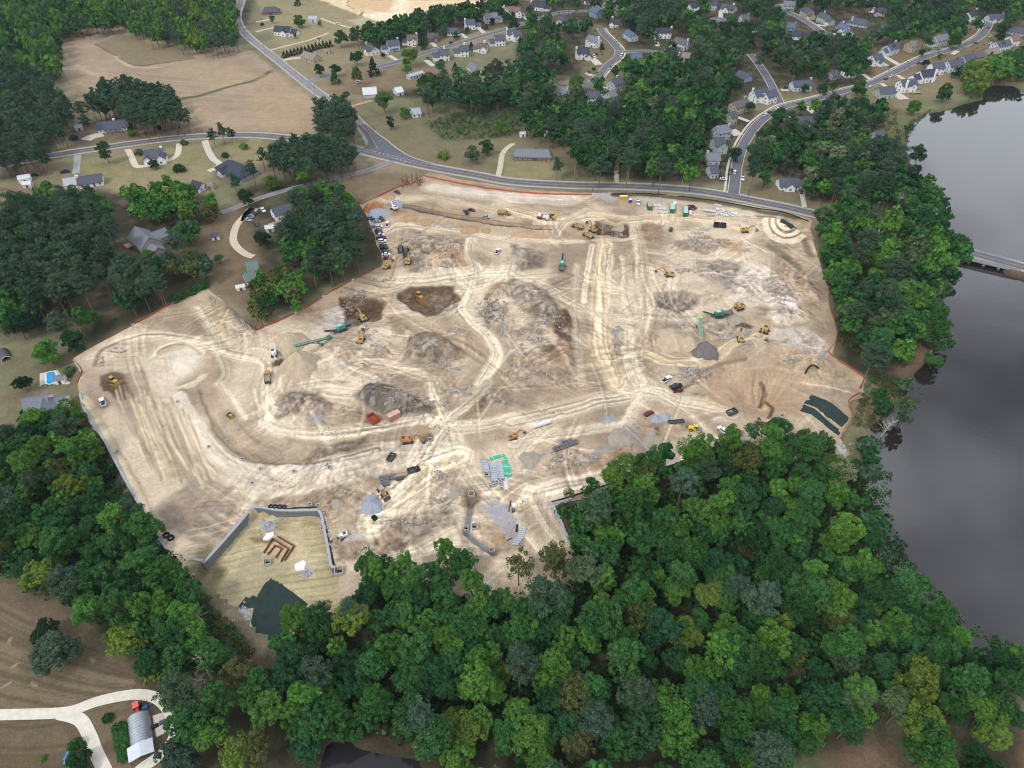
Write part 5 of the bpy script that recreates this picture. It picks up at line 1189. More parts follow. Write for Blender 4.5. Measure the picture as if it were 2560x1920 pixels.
H('30',(270,1010),(380,1005),10,1,'white','slate','white house with slate roof south of the lake street', wing=(-1,4,6,1)); H('30',(0,790),(35,780),9,2,'white','slate','white house with porch at the corner of the side street', ext=6); H('30',(925,1130),(995,1125),9,1,'paleblue','slate','boat house with slate roof beside the lake lawn', name='boat_house'); H('30',(100,1540),(265,1540),9,1,'white','slate','white house with columned porch across from the terraces', gables=((0,-1,6,2.5),), wing=(1,4,6,1))
H('30',(545,615),(598,605),9,1,'grey','slate','slate roof behind the kerbside trees of the lake street'); H('30',(665,595),(755,590),9,1,'white','slate','white house hidden behind the dark tree by the lake street'); H('30',(668,865),(718,858),8,1,'grey','slate','small slate roof among trees south of the lake street')
# western yards
H('01',(1165,300),(1285,395),12,1.5,'beige','grey','large beige house with steep grey roof and rear deck', rise=4.6, gables=((1.5,1,7,6),), wing=(1,8,8,1), deck=(-6,-7.5,5,4)); shed('01',1867,405,4,3,2.2,.3,'white','slate','white garden shed on the brown yard'); shed('01',2083,838,4.5,3,1.6,.4,'white','white','white table like shelter below the grey-green house','shelter','shelter')
H('01',(2125,605),(2215,590),9,1.5,'white','green','white house with grey-green roof at the end of the gravel drive'); H('01',(2100,705),(2190,680),8,1,'white','green','lower white outbuilding with grey-green roof', name='outbuilding', cat='outbuilding'); H('11',(135,140),(290,95),9,1.5,'white','slate','white house with slate roof and large white deck', wing=(1,5,6,1), deck=(-6,-8,10,6)); shed('11',125,335,5,4,2.4,.3,'silver','white','pale garden shed below the white deck house'); shed('11',80,1045,6,4,2.4,-.6,'brown','tan','brown roofed hut above the red clay edge','hut','hut')
H('02',(195,130),(400,90),11,1.5,'white','grey','grey roofed house below the swimming pool', rise=4, gables=((3,-1,8,6),), wing=(1,6,8,1))
# single trees, read off the picture: tile, x, y, radius, kind, colour, label
SINGLE = [('00',1715,400,5.2,'broad','mid','round green tree standing proud of the field copse'),('00',905,1310,5.2,'tall','mid','leafy tree on the roadside beside the grey gravel drive'),('00',1150,1165,3.4,'bush','bright','rounded bright shrub before the white ranch house'),
 ('00',1132,1085,3.6,'cone','dark','dark cone shaped evergreen at the end of the white ranch house'),('00',460,1000,5.0,'pine','needle2','tall dark pine beside the sandy yard, far west'),('00',530,1130,4.8,'pine','needle2','dark pine behind the utility pole, far west'),('00',640,1200,3.0,'bush','deep','low dark shrub by the main road utility pole'),
 ('00',1550,1470,4.6,'bush','deep','wide dark shrub behind the looped drive'),('00',1330,1420,3.0,'broad','deep','small dark tree in front of the gabled white house'),('00',1830,1165,3.6,'pine','needle2','leftmost of three pines between road and concrete drive'),('00',1908,1120,3.9,'pine','needle2','tallest of three pines between road and concrete drive'),
 ('00',1985,1150,3.5,'pine','needle2','rightmost of three pines between road and concrete drive'),('00',2108,1275,3.2,'bush','bright','round shrub on the lawn above the dark roofed house'),('00',1592,1240,2.8,'bush','bright','round shrub where the looped drive meets the road'),('00',1200,1325,3.4,'bush','grey','grey-green shrub at the corner of the gabled white house'),
 ('00',1370,1115,2.6,'bush','plum','dark plum shrub under the roadside pines'),('00',1265,1155,2.2,'bush','grey','small grey shrub on the ranch house lawn'),('00',560,880,4.6,'pine','needle','pine at the corner of the western field'),('00',700,930,5.0,'pine','needle','pine standing left of the ranch house grove'),('00',725,1040,4.2,'pine','needle2','low pine beside the white shed at the ranch house'),
 ('00',1945,1350,2.6,'bush','deep','dark shrub at the dark roofed house gable'),('00',2020,1560,4.2,'pine','needle2','pine in front of the dark roofed house'),('00',2170,1450,4.4,'pine','needle2','pine right of the dark roofed house'),('00',400,1610,3.6,'bush','bright','bright shrub below the blue parked car'),
 ('00',370,1340,5.2,'pine','needle2','dark pine closing the west end of the main road'),('10',370,185,5.6,'broad','bright','big round tree beside the black roofed farmhouse'),('10',138,165,3.2,'broad','mid','small tree left of the black roofed farmhouse'),('10',355,10,4.5,'cone','dark','dark evergreen on the far lawn'),('10',55,215,2.0,'bush','deep','small shrub left of the far pale drive'),
 ('10',335,310,2.0,'broad','mid','thin young tree before the black roofed farmhouse'),('10',548,205,2.2,'broad','bright','slim young tree by the grey metal shed'),('10',730,335,6.2,'broad','mid','big tree at the left end of the far tree belt'),('10',868,650,5.2,'tall','lime','airy yellow-green tree above the old barn'),('10',1330,480,7.6,'broad','lime','huge yellow-green tree over the suburban street end'),
 ('10',1300,580,5.0,'tall','bright','lower bright tree under the huge yellow-green tree'),('10',1010,585,6.4,'cone','dark','broad dark evergreen cone beside the street stub'),('10',1096,480,2.4,'broad','plum','small plum coloured tree on the first suburban lawn'),('10',1600,560,4.6,'pine','needle','tall lone pine behind the mobile home'),('10',870,500,6.0,'broad','deep','dark tree left of the first suburban house'),
 ('10',550,610,4.6,'broad','deep','dark tree on the corner of the side street'),('10',690,600,4.8,'broad','deep','dark tree beside the side street'),('10',680,670,5.0,'cone','deep','bushy evergreen at the side street mouth'),('10',1105,880,7.4,'broad','bright','large bright oak shaped tree below the old barn'),('10',1500,690,6.0,'broad','olive','olive tree left of the meadow belt'),
 ('10',690,1100,5.6,'broad','bright','leafy tree at the foot of the junction pines'),('10',800,1060,4.6,'broad','mid','leafy tree right of the junction pines'),('10',1622,1350,4.6,'bush','lime','yellow-green round shrub in the meadow by the road'),('10',1865,1330,5.4,'broad','grey','grey-green tree left of the two rut drive'),('10',1990,1275,5.0,'broad','mid','green tree beside the two rut drive'),
 ('10',2110,1100,4.8,'broad','bright','bright tree in the scrub meadow'),('10',140,1580,4.6,'broad','lime','yellow-green tree beside the lane, left of the pines'),('10',410,1540,4.8,'broad','bright','bright tree right above the country lane'),('10',520,1640,5.4,'broad','bright','spreading bright tree over the country lane'),('10',1285,975,4.0,'broad','bright','bright tree left of the little white house'),
 ('10',780,830,3.6,'broad','grey','small grey tree right of the junction pines'),('10',1160,1060,3.4,'tall','dark','dark ivy clad tree by the roadside wires'),('10',1860,400,3.4,'cone','dark','dark evergreen column between two suburban houses'),('10',1720,580,3.2,'cone','dark','dark evergreen cone behind the suburban gardens'),('10',1440,380,4.6,'broad','deep','dark tree before the tan roofed suburban house'),
 ('10',1620,265,4.6,'pine','needle','pine in front of the brown brick house'),('10',1730,310,3.2,'broad','mid','small tree at the kerb of the first suburban street'),('10',1525,200,3.4,'cone','dark','dark evergreen in the belt behind the brown brick house'),('10',2040,185,2.8,'broad','plum','plum tree before the pale blue suburban house'),('10',1825,260,3.0,'broad','mid','round tree before the second white house'),('10',1990,235,2.4,'cone','deep','small evergreen on the lawn of the pale blue house'),
 ('20',560,715,6.4,'broad','bright','large round bright tree beside the dead-end street'),('20',775,400,3.0,'cone','dark','clipped dark evergreens beside the grey roofed white house'),('20',390,1420,4.2,'pine','needle','lone tall pine in front of the brick ranch house'),('20',640,1365,3.8,'broad','bright','small bright tree beside the roadside wires'),('20',1610,1270,5.0,'broad','dark','round dark tree west of the lake street'),
 ('20',215,1165,2.6,'bush','mid','round shrub between the two white garden sheds'),('20',240,700,5.0,'cone','dark','dark evergreen against the tall grey house'),('20',850,1260,4.6,'pine','needle','thin pine left of the dirt track'),('20',1930,1330,4.2,'broad','deep','tree overhanging the lake street'),('20',2060,920,4,'broad','deep','tree between the beige house and the lake street'),('20',705,600,2.0,'bush','deep','round shrub on the corner lawn of the dead-end street'),
 ('30',585,855,3.0,'broad','plum','plum coloured tree beside the lake street'),('30',790,770,5.4,'broad','mid','big round tree at the kerb of the lake street'),('30',690,985,6.6,'broad','pale','huge pale dusty tree south of the lake street'),('30',455,1300,6.0,'airy','pale','pale airy tree above the porch house'),('30',760,1290,6.2,'broad','lime','yellow-green tree west of the lake shed'),
 ('30',1215,1110,3.6,'broad','mid','tree at the lake shore by the lawn'),('30',1260,930,5.0,'broad','bright','leafy tree at the head of the lake lawn'),('30',1530,810,6.2,'broad','mid','broad leaning tree beside the lake inlet'),('30',1485,485,2.4,'broad','lime','small vivid tree on the lake street verge'),('30',1330,460,3.0,'broad','deep','round dark tree beside the lake street junction'),
 ('30',400,300,3.6,'broad','dark','round dark tree by the far cul-de-sac'),('30',320,760,3.6,'broad','deep','garden tree before the light blue house'),('30',480,770,3.6,'broad','mid','garden tree right of the light blue house'),('30',570,740,3.4,'broad','mid','second garden tree right of the light blue house'),('30',1620,350,5.6,'broad','mid','round tree above the lake street bend'),('30',1640,240,5.2,'broad','mid','tree behind the round tree at the lake street bend'),
 ('30',2020,250,5.2,'broad','deep','dark tree right of the far street end'),('30',1360,550,3.4,'broad','dark','dark tree left of the white lake house'),('30',1630,630,4.0,'broad','deep','dark tree behind the grey lake house'),('30',2060,500,6.0,'broad','bright','broad tree behind the blue-green lake house'),('30',1300,1330,5.6,'broad','deep','dark tree leaning over the lake'),('30',1100,1310,4.6,'broad','deep','dark tree left of the leaning lake tree'),
 ('01',735,1080,6.2,'broad','bright','big round bright tree above the orange fence'),('01',510,1130,6.2,'pine','needle','broad grey-green pine left of the big round bright tree'),('01',410,1385,6.0,'broad','bright','big round tree standing alone above the swimming pool'),('01',645,1300,5.0,'broad','deep','deep green tree at the corner of the orange fence'),('01',200,1650,4.2,'broad','dark','dark round tree left of the swimming pool'),
 ('01',605,1555,3.2,'bush','grey','grey-green shrub right of the swimming pool'),('01',965,590,5.2,'broad','lime','yellow-green tree below the beige house'),('01',1285,570,4.0,'broad','bright','round bright tree before the beige house gable'),('01',1620,345,6.8,'broad','mid','large tree right of the beige house'),('01',1510,420,5.4,'pine','needle','pine between beige house and large tree'),('01',1800,175,5.2,'broad','olive','olive tree at the end of the country lane'),
 ('01',1895,575,2.6,'broad','mid','small lone tree on the brown yard'),('01',1710,600,5.6,'broad','olive','wide olive tree at the end of the fence hedge'),('01',1170,720,5.8,'pine','needle','tall pine above the orange fence middle'),('01',2130,50,4.6,'broad','deep','dark tree where the lane meets the gravel drive'),('02',225,285,3.4,'broad','dark','dark tree at the corner of the pool house'),('02',620,270,5.4,'tall','bright','bright tree between pool house and site'),
 ('03',395,495,4.4,'broad','dark','dense dark round tree in the ploughed field'),('03',500,650,6.6,'broad','needle','wide grey-green oak in the ploughed field'),('03',1560,1560,5.8,'broad','needle','wide grey-green oak beside the barn drive'),('03',690,1600,3.6,'broad','deep','tree over the blue tarpaulin'),('03',660,1470,2.2,'bush','mid','shrub above the blue tarpaulin'),('03',935,1235,1.7,'bush','blue','tiny blue-green shrub inside the drive fork'),
 ('03',375,1578,1.0,'bush','bright','tiny bright bush in the lower field'),('03',1110,550,6.0,'broad','lime','yellow-green tree at the tip of the western wood'),('32',445,480,3.4,'airy','needle','thin leaning pine by the lower matting'),('32',220,480,3.8,'airy','needle','grey-green pine left of the thin leaning pine'),('32',70,420,6.0,'broad','mid','leafy tree above the southern wood edge, near the concrete box'),('32',850,530,4.4,'bush','deep','dense shrub at the lake inlet shore'),
 ('32',520,540,3.2,'tall','mid','small green tree right of the thin leaning pine'),('22',2090,400,4.6,'airy','mid','tall thin tree in front of the lower site corner'),('22',1530,570,5.2,'airy','bright','open crowned tree against the bare ground'),('22',975,720,5.8,'airy','bright','spreading tree beside the silt fence, right of the pipe trench'),('22',850,790,4.8,'airy','bright','lower spreading tree beside the silt fence'),('22',1190,730,6.0,'broad','mid','full green tree standing before the bare ramp'),
 ('22',675,905,3.6,'tall','mid','slim green tree at the wall corner'),('22',495,935,2.4,'airy','olive','small olive sapling by the wall corner'),('22',60,1580,5.2,'airy','olive','olive pine like tree left of the lower track'),('22',370,1540,5.8,'tall','olive','dense olive tree in the lower site corner'),('13',330,375,5.0,'broad','bright','bright tree standing over the dark green matting'),('13',560,285,3.6,'airy','needle','thin grey-green pine right of the dark matting'),('13',855,225,2.8,'cone','blue','young blue-green pine on the pale spoil'),
 ('13',1500,1400,5.0,'tall','bright','feathery bright tree beside the yellow boards'),('13',440,1480,4.6,'broad','blue','blue-green tree on the pond bank'),('13',780,1270,5.6,'broad','mid','tree overhanging the dark pond'),('12',970,1570,4.6,'broad','mid','green tree at the left end of the spoil bench clump'),('12',1110,1590,4.8,'broad','mid','second green tree of the spoil bench clump'),('12',1290,1560,4.2,'tall','bright','slim bright tree of the spoil bench clump'),
 ('12',1640,1450,4.2,'tall','bright','tall bright tree rising before the bare ground'),('12',1780,1550,4.8,'broad','mid','full tree right of the tall bright tree'),('31',1500,330,4.6,'broad','dark','dark tree on the lake point above the road'),('31',1500,820,5.4,'broad','grey','grey-green tree overhanging the lake below the bridge'),('31',1480,1250,7.0,'broad','mid','spreading tree leaning over the lake'),('31',1430,1480,4.6,'broad','mid','low tree below the spreading lake tree'),
 ('31',1450,1040,5.6,'broad','mid','tree at the waterside path'),('31',1660,480,6.4,'broad','mid','leafy tree at the near end of the bridge'),('31',370,60,1.6,'bush','bright','tiny round bush on the yard across the road'),('11',350,990,3.0,'tall','bright','slim vivid tree above the red clay edge'),('11',60,410,4.4,'broad','dark','dark tree left of the curving drive house'),('11',360,150,5.0,'broad','lime','yellow-green tree by the white deck house'),('11',380,20,5.2,'broad','bright','bright tree behind the white deck house')]
for tl, x_, y_, r_, kd, cl, lab in SINGLE:
 px, py = T1(tl, x_, y_)
 tree(px, py, r_, kd, cl, name={'bush': 'shrub','cone': 'evergreen_tree','pine': 'lone_pine'}.get(kd, 'single_tree'), label=lab, cat='shrub' if kd == 'bush' else 'tree')
# row of evergreens by the north road
for i in range(14):
 px, py = T1('10',240 + i * 31,470 - i * 7.2 + RND.uniform(-4,4))
 tree(px, py, RND.uniform(2.4,3.0),'cone','dark', name='evergreen_tree', label='dark evergreen, %s from the left in the clipped row along the sandy track' % ORD[i], region='row')
 TREES[-1]['group'] = 'evergreen row along the sandy track'; TREES[-1]['region'] = None
for tl, x_, y_, n_, dx_, dy_, lab, r_ in (('01',1520,930,8,34,-16,'low hedge shrub beside the orange fence corner',2.6),('01',160,1180,7,32,-20,'low hedge shrub in the upper western hedge',2.2),('01',220,1190,7,30,-20,'low hedge shrub in the lower western hedge',2.2),('03',1030,1320,9,6,30,'leafy shrub along the metal barn wall',2.0),('03',1075,1300,8,3,34,'leafy shrub in the inner row along the metal barn wall',1.9)):
 for i in range(n_):
  px, py = T1(tl, x_ + dx_ * i + RND.uniform(-5,5), y_ + dy_ * i)
  tree(px, py, r_ * RND.uniform(.85,1.15),'bush','mid', name='shrub', label='%s, %s from the top left' % (lab, ORD[i]), cat='shrub'); TREES[-1]['group'] = lab + 's'

LM = [(900,1480,'the pale spoil patch'),(760,1600,'the dark green matting'),(620,1560,'the rock outlet of the basin'),(520,1480,'the basin fence'),(400,1340,'the black drums on the wall'),(300,1180,'the long retaining wall'),(220,1040,'the pool house'),(90,1080,'the white parked car under trees'),
  (60,1300,'the western picture edge'),(200,1480,'the ploughed field edge'),(420,1640,'the ploughed field corner'),(480,1780,'the barn drive bend'),(600,1850,'the grassy bank left of the pond'),(760,1800,'the track to the pond'),(950,1780,'the pond clearing'),(1050,1850,'the yellow boards'),(1150,1650,'the shady gap below the spoil bench'),(1200,1520,'the lower spoil edge'),
  (1000,1620,'the wood middle below the basin'),(1300,1800,'the pale dusty crown by the lower edge'),(1450,1500,'the lower site corner'),(1420,1330,'the retaining wall corner'),(1560,1220,'the silt fence ramp'),(1720,1150,'the bare ramp head'),(1880,1120,'the flatbed truck'),(2050,1160,'the rock outlet by the lake'),(2160,1280,'the lake inlet'),(2210,1420,'the lake bend'),(2400,1620,'the eastern lake shore'),
  (2480,1800,'the brown field corner'),(2300,1780,'the clearing at the lower right'),(2120,1850,'the lower clearing'),(1950,1750,'the wood left of the lower clearing'),(1950,1500,'the heart of the south wood'),(1750,1400,'the dark pine crowns'),(1600,1600,'the deep shady gap'),(1700,1800,'the lower picture edge'),(1500,1800,'the shaded hollow'),(1850,1300,'the upper south wood'),(1650,1300,'the wood behind the wall'),
  (2080,620,'the site terraces'),(2180,560,'the hidden road bend'),(2380,640,'the bridge'),(2300,740,'the lake shore below the bridge'),(2120,760,'the eastern orange fence'),(2200,860,'the waterside path'),(2130,880,'the orange fence bend'),(2270,1010,'the inlet mouth'),(2000,300,'the lake street'),(2100,380,'the pale dusty tree'),(2200,440,'the lake lawn'),(1950,450,'the porch house'),(2290,520,'the lake point'),
  (1840,300,'the beige street house'),(1750,420,'the side street mouth'),(1600,420,'the roadside wires'),(1480,400,'the lone tall pine'),(1540,330,'the dirt track'),(1700,300,'the wood middle behind the road'),(1620,220,'the dark roofed house at the dead end'),(1760,200,'the blue house'),(1460,270,'the tall grey house'),(1340,240,'the meadow edge'),(1180,220,'the little white house'),(1080,200,'the mobile home'),
  (1340,120,'the white house with brown roof'),(1420,110,'the garden pergola'),(1620,40,'the far pine clump'),(1750,100,'the white house with black roof'),(1850,80,'the tiny cul-de-sac'),(1950,100,'the far cul-de-sac'),(2080,150,'the light blue house'),(2160,120,'the pale house with solar roof'),(2250,60,'the far northern gardens'),(2360,60,'the lake street bend'),(2480,20,'the far corner gardens'),(2540,160,'the lake head'),(2450,180,'the lake head bank'),
  (960,90,'the far building plot'),(1060,70,'the brown brick house'),(1180,30,'the second white house'),(60,60,'the far north-west corner'),(180,60,'the curved field edge'),(280,30,'the top of the field'),(60,240,'the young pine rows'),(130,300,'the sandy yard'),(40,380,'the west end of the main road'),(360,60,'the field corner'),(450,40,'the copse middle'),(560,80,'the north road bend'),(300,240,'the ranch house'),(420,270,'the field pines'),
  (100,520,'the long ranch house'),(60,640,'the west edge pines'),(180,600,'the stand middle'),(250,540,'the beige house yard'),(200,720,'the bare straw gap'),(330,700,'the orange fence'),(60,760,'the garden rows'),(400,500,'the beige house'),(500,490,'the lane end'),(480,670,'the fence hedge'),(700,390,'the lane by the pines'),(830,390,'the junction'),(840,300,'the junction verge'),(740,520,'the white deck house'),
  (860,520,'the red clay corner'),(920,600,'the parked cars'),(820,660,'the lower fence of the car park wood'),(720,700,'the brown yard'),(640,740,'the brown shed roof')]
LMA = np.array([(a, b) for a, b, _ in LM], float)
def build_tree(t):
 kd = t['kind']; nm = t['name'] or ('pine_tree' if kd == 'pine' else 'broadleaf_tree')
 if nm == 'shrub':
  o = mk(nm, None, None, (t['x'], t['y'], t['z']))
 else:
  o = mk(nm, None, None, (t['x'], t['y'], t['z']))
 v = RND.uniform(.82,1.22); c = lin(PAL[t['col']][1]) * v * np.array([RND.uniform(.9,1.1),1, RND.uniform(.85,1.15)])
 cr = mk('crown' if kd != 'bush' else 'foliage', RND.choice(PROTO[kd]), o); cr.location = (0,0, t['cz'])
 s = t['r']; cr.scale = (s * RND.uniform(.92,1.08), s * RND.uniform(.92,1.08), s * RND.uniform(.92,1.12)); cr.rotation_euler = (0,0, RND.uniform(0,6.28))
 cr.color = (float(c[0]), float(c[1]), float(c[2]),1)
 tk = 'pine' if kd == 'pine' else 'b'
 if kd == 'bush':
  st = mk('stem', RND.choice(TRUNK['b']), o); st.scale = (t['r'] * 1.2,) * 3
 else:
  tr = mk('trunk', RND.choice(TRUNK[tk]), o); hh = t['h'] * .93; k = 1.0 if kd != 'airy' else .8; tr.scale = (hh * k * .8, hh * k * .8, hh); tr.rotation_euler = (0,0, RND.uniform(0,6.28))
 return o
def depth(t): return t['y'] * CP + (CAM_H - t['z']) * SP
HA = np.array(HOUSES, float); SA = np.array([(a[0], a[1], b[0], b[1]) for a, b in STREET_PTS])
def hides(t):
 """a planted tree that would stand in a street or in front of a house"""
 rp = t['r'] * .00354 * (t['py'] + 640)
 d = np.hypot(t['x'] - HA[:, 3], t['y'] - HA[:, 4])
 if (d < 7 + t['r'] * .5).any(): return True
 if ((HA[:, 5] < .5) & (t['y'] < HA[:, 4] + 2) & (np.hypot((t['px'] - HA[:, 0]) / (rp * .85 + HA[:, 2] * .85),(t['py'] - HA[:, 1]) / (rp * 1.0 + 8)) < 1)).any(): return True
 if ((np.hypot(t['x'] - SA[:, 2], t['y'] - SA[:, 3]) < 6.5) | ((t['y'] < SA[:, 3]) & (np.hypot(t['px'] - SA[:, 0], t['py'] - SA[:, 1]) < rp * .55))).any(): return True
 return False
TREES = [t for t in TREES if t['region'] is None or t['py'] > 820 or not hides(t)]
cap = {'pine_tree': 290,'broadleaf_tree': 295}
far = []; cells = {}; built = []
for nm in ('pine_tree','broadleaf_tree'):
 grp = [t for t in TREES if t['label'] is None and (('pine_tree' if t['kind'] == 'pine' else 'broadleaf_tree') == nm)]
 grp.sort(key=lambda t: depth(t) / t['r'])
 vis = [t for t in grp if -30 < t['px'] < 2590 and -30 < t['py'] < 1950]; out = [t for t in grp if not (-30 < t['px'] < 2590 and -30 < t['py'] < 1950) and -70 < t['px'] < 2630 and t['py'] > -60]
 built += vis[:cap[nm]]; far += vis[cap[nm]:] + out
for t in built:
 d = ((LMA - np.array([t['px'], t['py']])) ** 2).sum(1); i = int(d.argmin())
 sp = {'pine': 'pine','tall': 'tall narrow tree','airy': 'open crowned tree','cone': 'evergreen cone','broad': 'round crowned tree'}[t['kind']]
 cells.setdefault((PAL[t['col']][0], sp, i), []).append(t)
for (cn, sp, i), ts in cells.items():
 ts.sort(key=lambda t: -t['r'])
 ts.sort(key=lambda t: t['px']) if len(ts) > 3 else None
 ordn = 'leftmost|second from left|third from left|fourth from left|fifth from left|sixth from left|seventh from left|eighth from left|ninth from left|tenth from left|eleventh from left|twelfth from left|thirteenth from left|fourteenth from left|fifteenth from left|sixteenth from left|seventeenth from left|eighteenth from left|nineteenth from left|twentieth from left|twenty-first from left|twenty-second from left|twenty-third from left|twenty-fourth from left|twenty-fifth from left|twenty-sixth from left|twenty-seventh from left|twenty-eighth from left'.split('|')
 words = {1: [''], 2: ['larger ','smaller '], 3: ['largest ','middle sized ','smallest ']}.get(len(ts), [w + ' ' for w in ordn[:len(ts)]] + ['rightmost '] * len(ts))
 for t, w_ in zip(ts, words):
  t['label'] = ('%s%s %s near %s' % (w_, cn, sp, LM[i][2])).replace('round crowned tree','round tree').replace('open crowned tree','airy tree')
  t['group'] = 'trees of the ' + t['region'] if t['region'] else 'trees'
for t in TREES:
 if t['label'] is None: continue
 o = build_tree(t); tag(o, t['label'], t['cat'], t.get('group') or ('single trees and shrubs' if False else None))
# the trees beyond counting: joined woods
FARV = [[far_crown(700 + i, False, k) for i in range(4)] for k in (0,1)]; FARP = [[far_crown(800 + i, True, k) for i in range(3)] for k in (0,1)]
def join_far(ts, name, label, src, m, seed):
 rng = random.Random(seed); V, Fc, Cc = [], [], []; o = 0
 for t in ts:
  v, f, tn = rng.choice(src[depth(t) > 520]); a = rng.uniform(0,6.28); ca, sa = math.cos(a), math.sin(a); s = t['r']; tl = 1.5 if t['kind'] == 'tall' else 1.05
  x = (v[:, 0] * ca - v[:, 1] * sa) * s + t['x']; y = (v[:, 0] * sa + v[:, 1] * ca) * s + t['y']; z = v[:, 2] * s * tl + t['z'] + t['cz']
  V.append(np.stack([x, y, z], 1)); Fc.append(f + o); o += len(v)
  c = lin(PAL[t['col']][1]) * rng.uniform(.9,1.25); c = c[None, :] * (0.62 + .8 * tn[:, None]); Cc.append(c)
  tv = np.array([(-.25,-.2,0),(.25,-.2,0),(0,.28,0),(-.12,-.1,1),(.12,-.1,1),(0,.14,1)]); tv[:, 2] *= t['cz']
  V.append(tv + np.array([t['x'], t['y'], t['z']])); Fc.append(np.array([(0,1,4,3),(1,2,5,4),(2,0,3,5)]) + o); o += 6; Cc.append(np.repeat([lin((108,94,80))], 6,0))
 me = np_mesh(name, np.concatenate(V), np.concatenate(Fc), np.concatenate(Cc), attr='leafcol', mats=[m])
 ob = mk(name, me); tag(ob, label, 'woodland', None, 'stuff')
def far_leaf_mat():
 m = bpy.data.materials.new('far_leaves'); m.use_nodes = True; n, l = m.node_tree.nodes, m.node_tree.links; n.clear()
 out = n.new('ShaderNodeOutputMaterial'); at = n.new('ShaderNodeAttribute'); at.attribute_name = 'leafcol'
 d = n.new('ShaderNodeBsdfDiffuse'); t = n.new('ShaderNodeBsdfTranslucent'); mx = n.new('ShaderNodeMixShader'); mx.inputs[0].default_value = .2
 l.new(at.outputs['Color'], d.inputs['Color']); l.new(at.outputs['Color'], t.inputs['Color']); l.new(d.outputs[0], mx.inputs[1]); l.new(t.outputs[0], mx.inputs[2]); l.new(mx.outputs[0], out.inputs['Surface'])
 return m
M_FARL = far_leaf_mat()
fb = [t for t in far if t['kind'] != 'pine']; fp = [t for t in far if t['kind'] == 'pine']
if fb: join_far(fb, 'distant_woodland','distant green broadleaf woodland between the far houses', FARV, M_FARL, 1)
if fp: join_far(fp, 'distant_pine_woodland','distant dark pine woodland in the north', FARP, M_FARL, 2)
# scrub: low young growth in the meadow and under the woods
def scrub(name, label, regions, seed):
 rng = np.random.RandomState(seed); C, Rr, K = [], [], []
 for poly, n, rr, cols, z in regions:
  w = W(S(poly), z); xs_ = [p[0] for p in w]; ys_ = [p[1] for p in w]; k = 0; tries = 0
  while k < n and tries < n * 30:
   tries += 1; x, y = rng.uniform(min(xs_), max(xs_)), rng.uniform(min(ys_), max(ys_))
   if in_poly(x, y, w) and not in_poly(x, y, SITE):
    r = rng.uniform(*rr); C.append((x, y, Z(x, y) + r * .5)); Rr.append(r); K.append(lin(PAL[cols[rng.randint(len(cols))]][1]) * rng.uniform(.8,1.2)); k += 1
 v, f, tn = leaf_mass(np.array(C), np.array(Rr),26,1.0, rng, up=.3, jitter=.6)
 ctr = v.reshape(-1,4,3).mean(1, keepdims=True); v = (ctr + (v.reshape(-1,4,3) - ctr) * np.repeat(.2 * np.array(Rr),26)[:, None, None]).reshape(-1,3)
 per = 26 * 4; sc = np.repeat(np.array(Rr), per) / .9
 cc = np.repeat(np.array(K), per, 0) * (.62 + .8 * tn[:, None])
 me = np_mesh(name, v, f, cc, attr='leafcol', mats=[M_FARL]); tag(mk(name, me), label, 'undergrowth', None, 'stuff')
scrub('meadow_scrub','low green scrub covering the meadow east of the junction', [('1060,310 1180,270 1280,250 1330,280 1290,340 1180,350 1110,350',900,(.5,1.1),('mid','needle2','deep','grey'),0),('1330,270 1420,240 1440,330 1340,330',120,(.6,1.3),('mid','deep'),0)], 3)
scrub('lake_fringe','low reeds and bushes fringing the lake shore', [('2190,920 2320,960 2290,1030 2200,1080 2130,1060 2150,990',420,(.5,1.2),('grey','olive','mid','rust'),-1.5),('2120,1150 2230,1180 2220,1350 2260,1410 2210,1400 2150,1250',260,(.7,1.6),('mid','deep','grey'),-2),('2230,1330 2270,1395 2420,1550 2560,1625 2560,1650 2400,1575 2250,1420',420,(.6,1.5),('deep','mid','bright'),-2),('2320,280 2290,310 2272,345 2262,350 2275,300 2330,270',120,(.4,.9),('olive','mid'),-1),('2400,258 2470,215 2560,225 2560,235 2470,228 2410,268',140,(.4,.9),('olive','mid'),-1)], 4)
scrub('forest_undergrowth','dark undergrowth and fallen brush on the wood floor', [('480,1470 560,1540 640,1640 560,1700 480,1640',260,(.6,1.5),('olive','deep','rust','mid'),-4),('640,1640 930,1550 930,1480 1240,1510 1440,1480 1400,1300 1740,1170 2100,1170 2200,1260 2300,1500 2500,1680 2300,1800 1100,1860 700,1780',2600,(1.2,3.0),('deep','mid','dark'),-4),('0,1100 150,1040 260,1120 390,1350 480,1460 420,1640 140,1490 0,1440',900,(1.2,3.0),('deep','mid','dark'),-4),('2060,570 2330,620 2350,780 2270,900 2100,860 2080,700',700,(.7,1.7),('deep','mid','rust','olive'),0),('1330,330 1560,250 1820,220 1840,440 1500,440',900,(.7,1.7),('deep','dark','mid'),0),('1880,400 1960,280 2240,270 2280,500 2040,490',700,(.7,1.7),('deep','dark','mid'),0),('0,480 250,480 260,720 60,780 0,760',380,(.7,1.6),('deep','dark'),0),('0,0 560,0 560,110 330,70 150,110 150,200 0,200',700,(.7,1.7),('deep','dark','mid'),0),('1290,0 2560,0 2560,120 2200,190 1900,180 1300,190',900,(.7,1.6),('deep','mid','olive'),0)], 5)
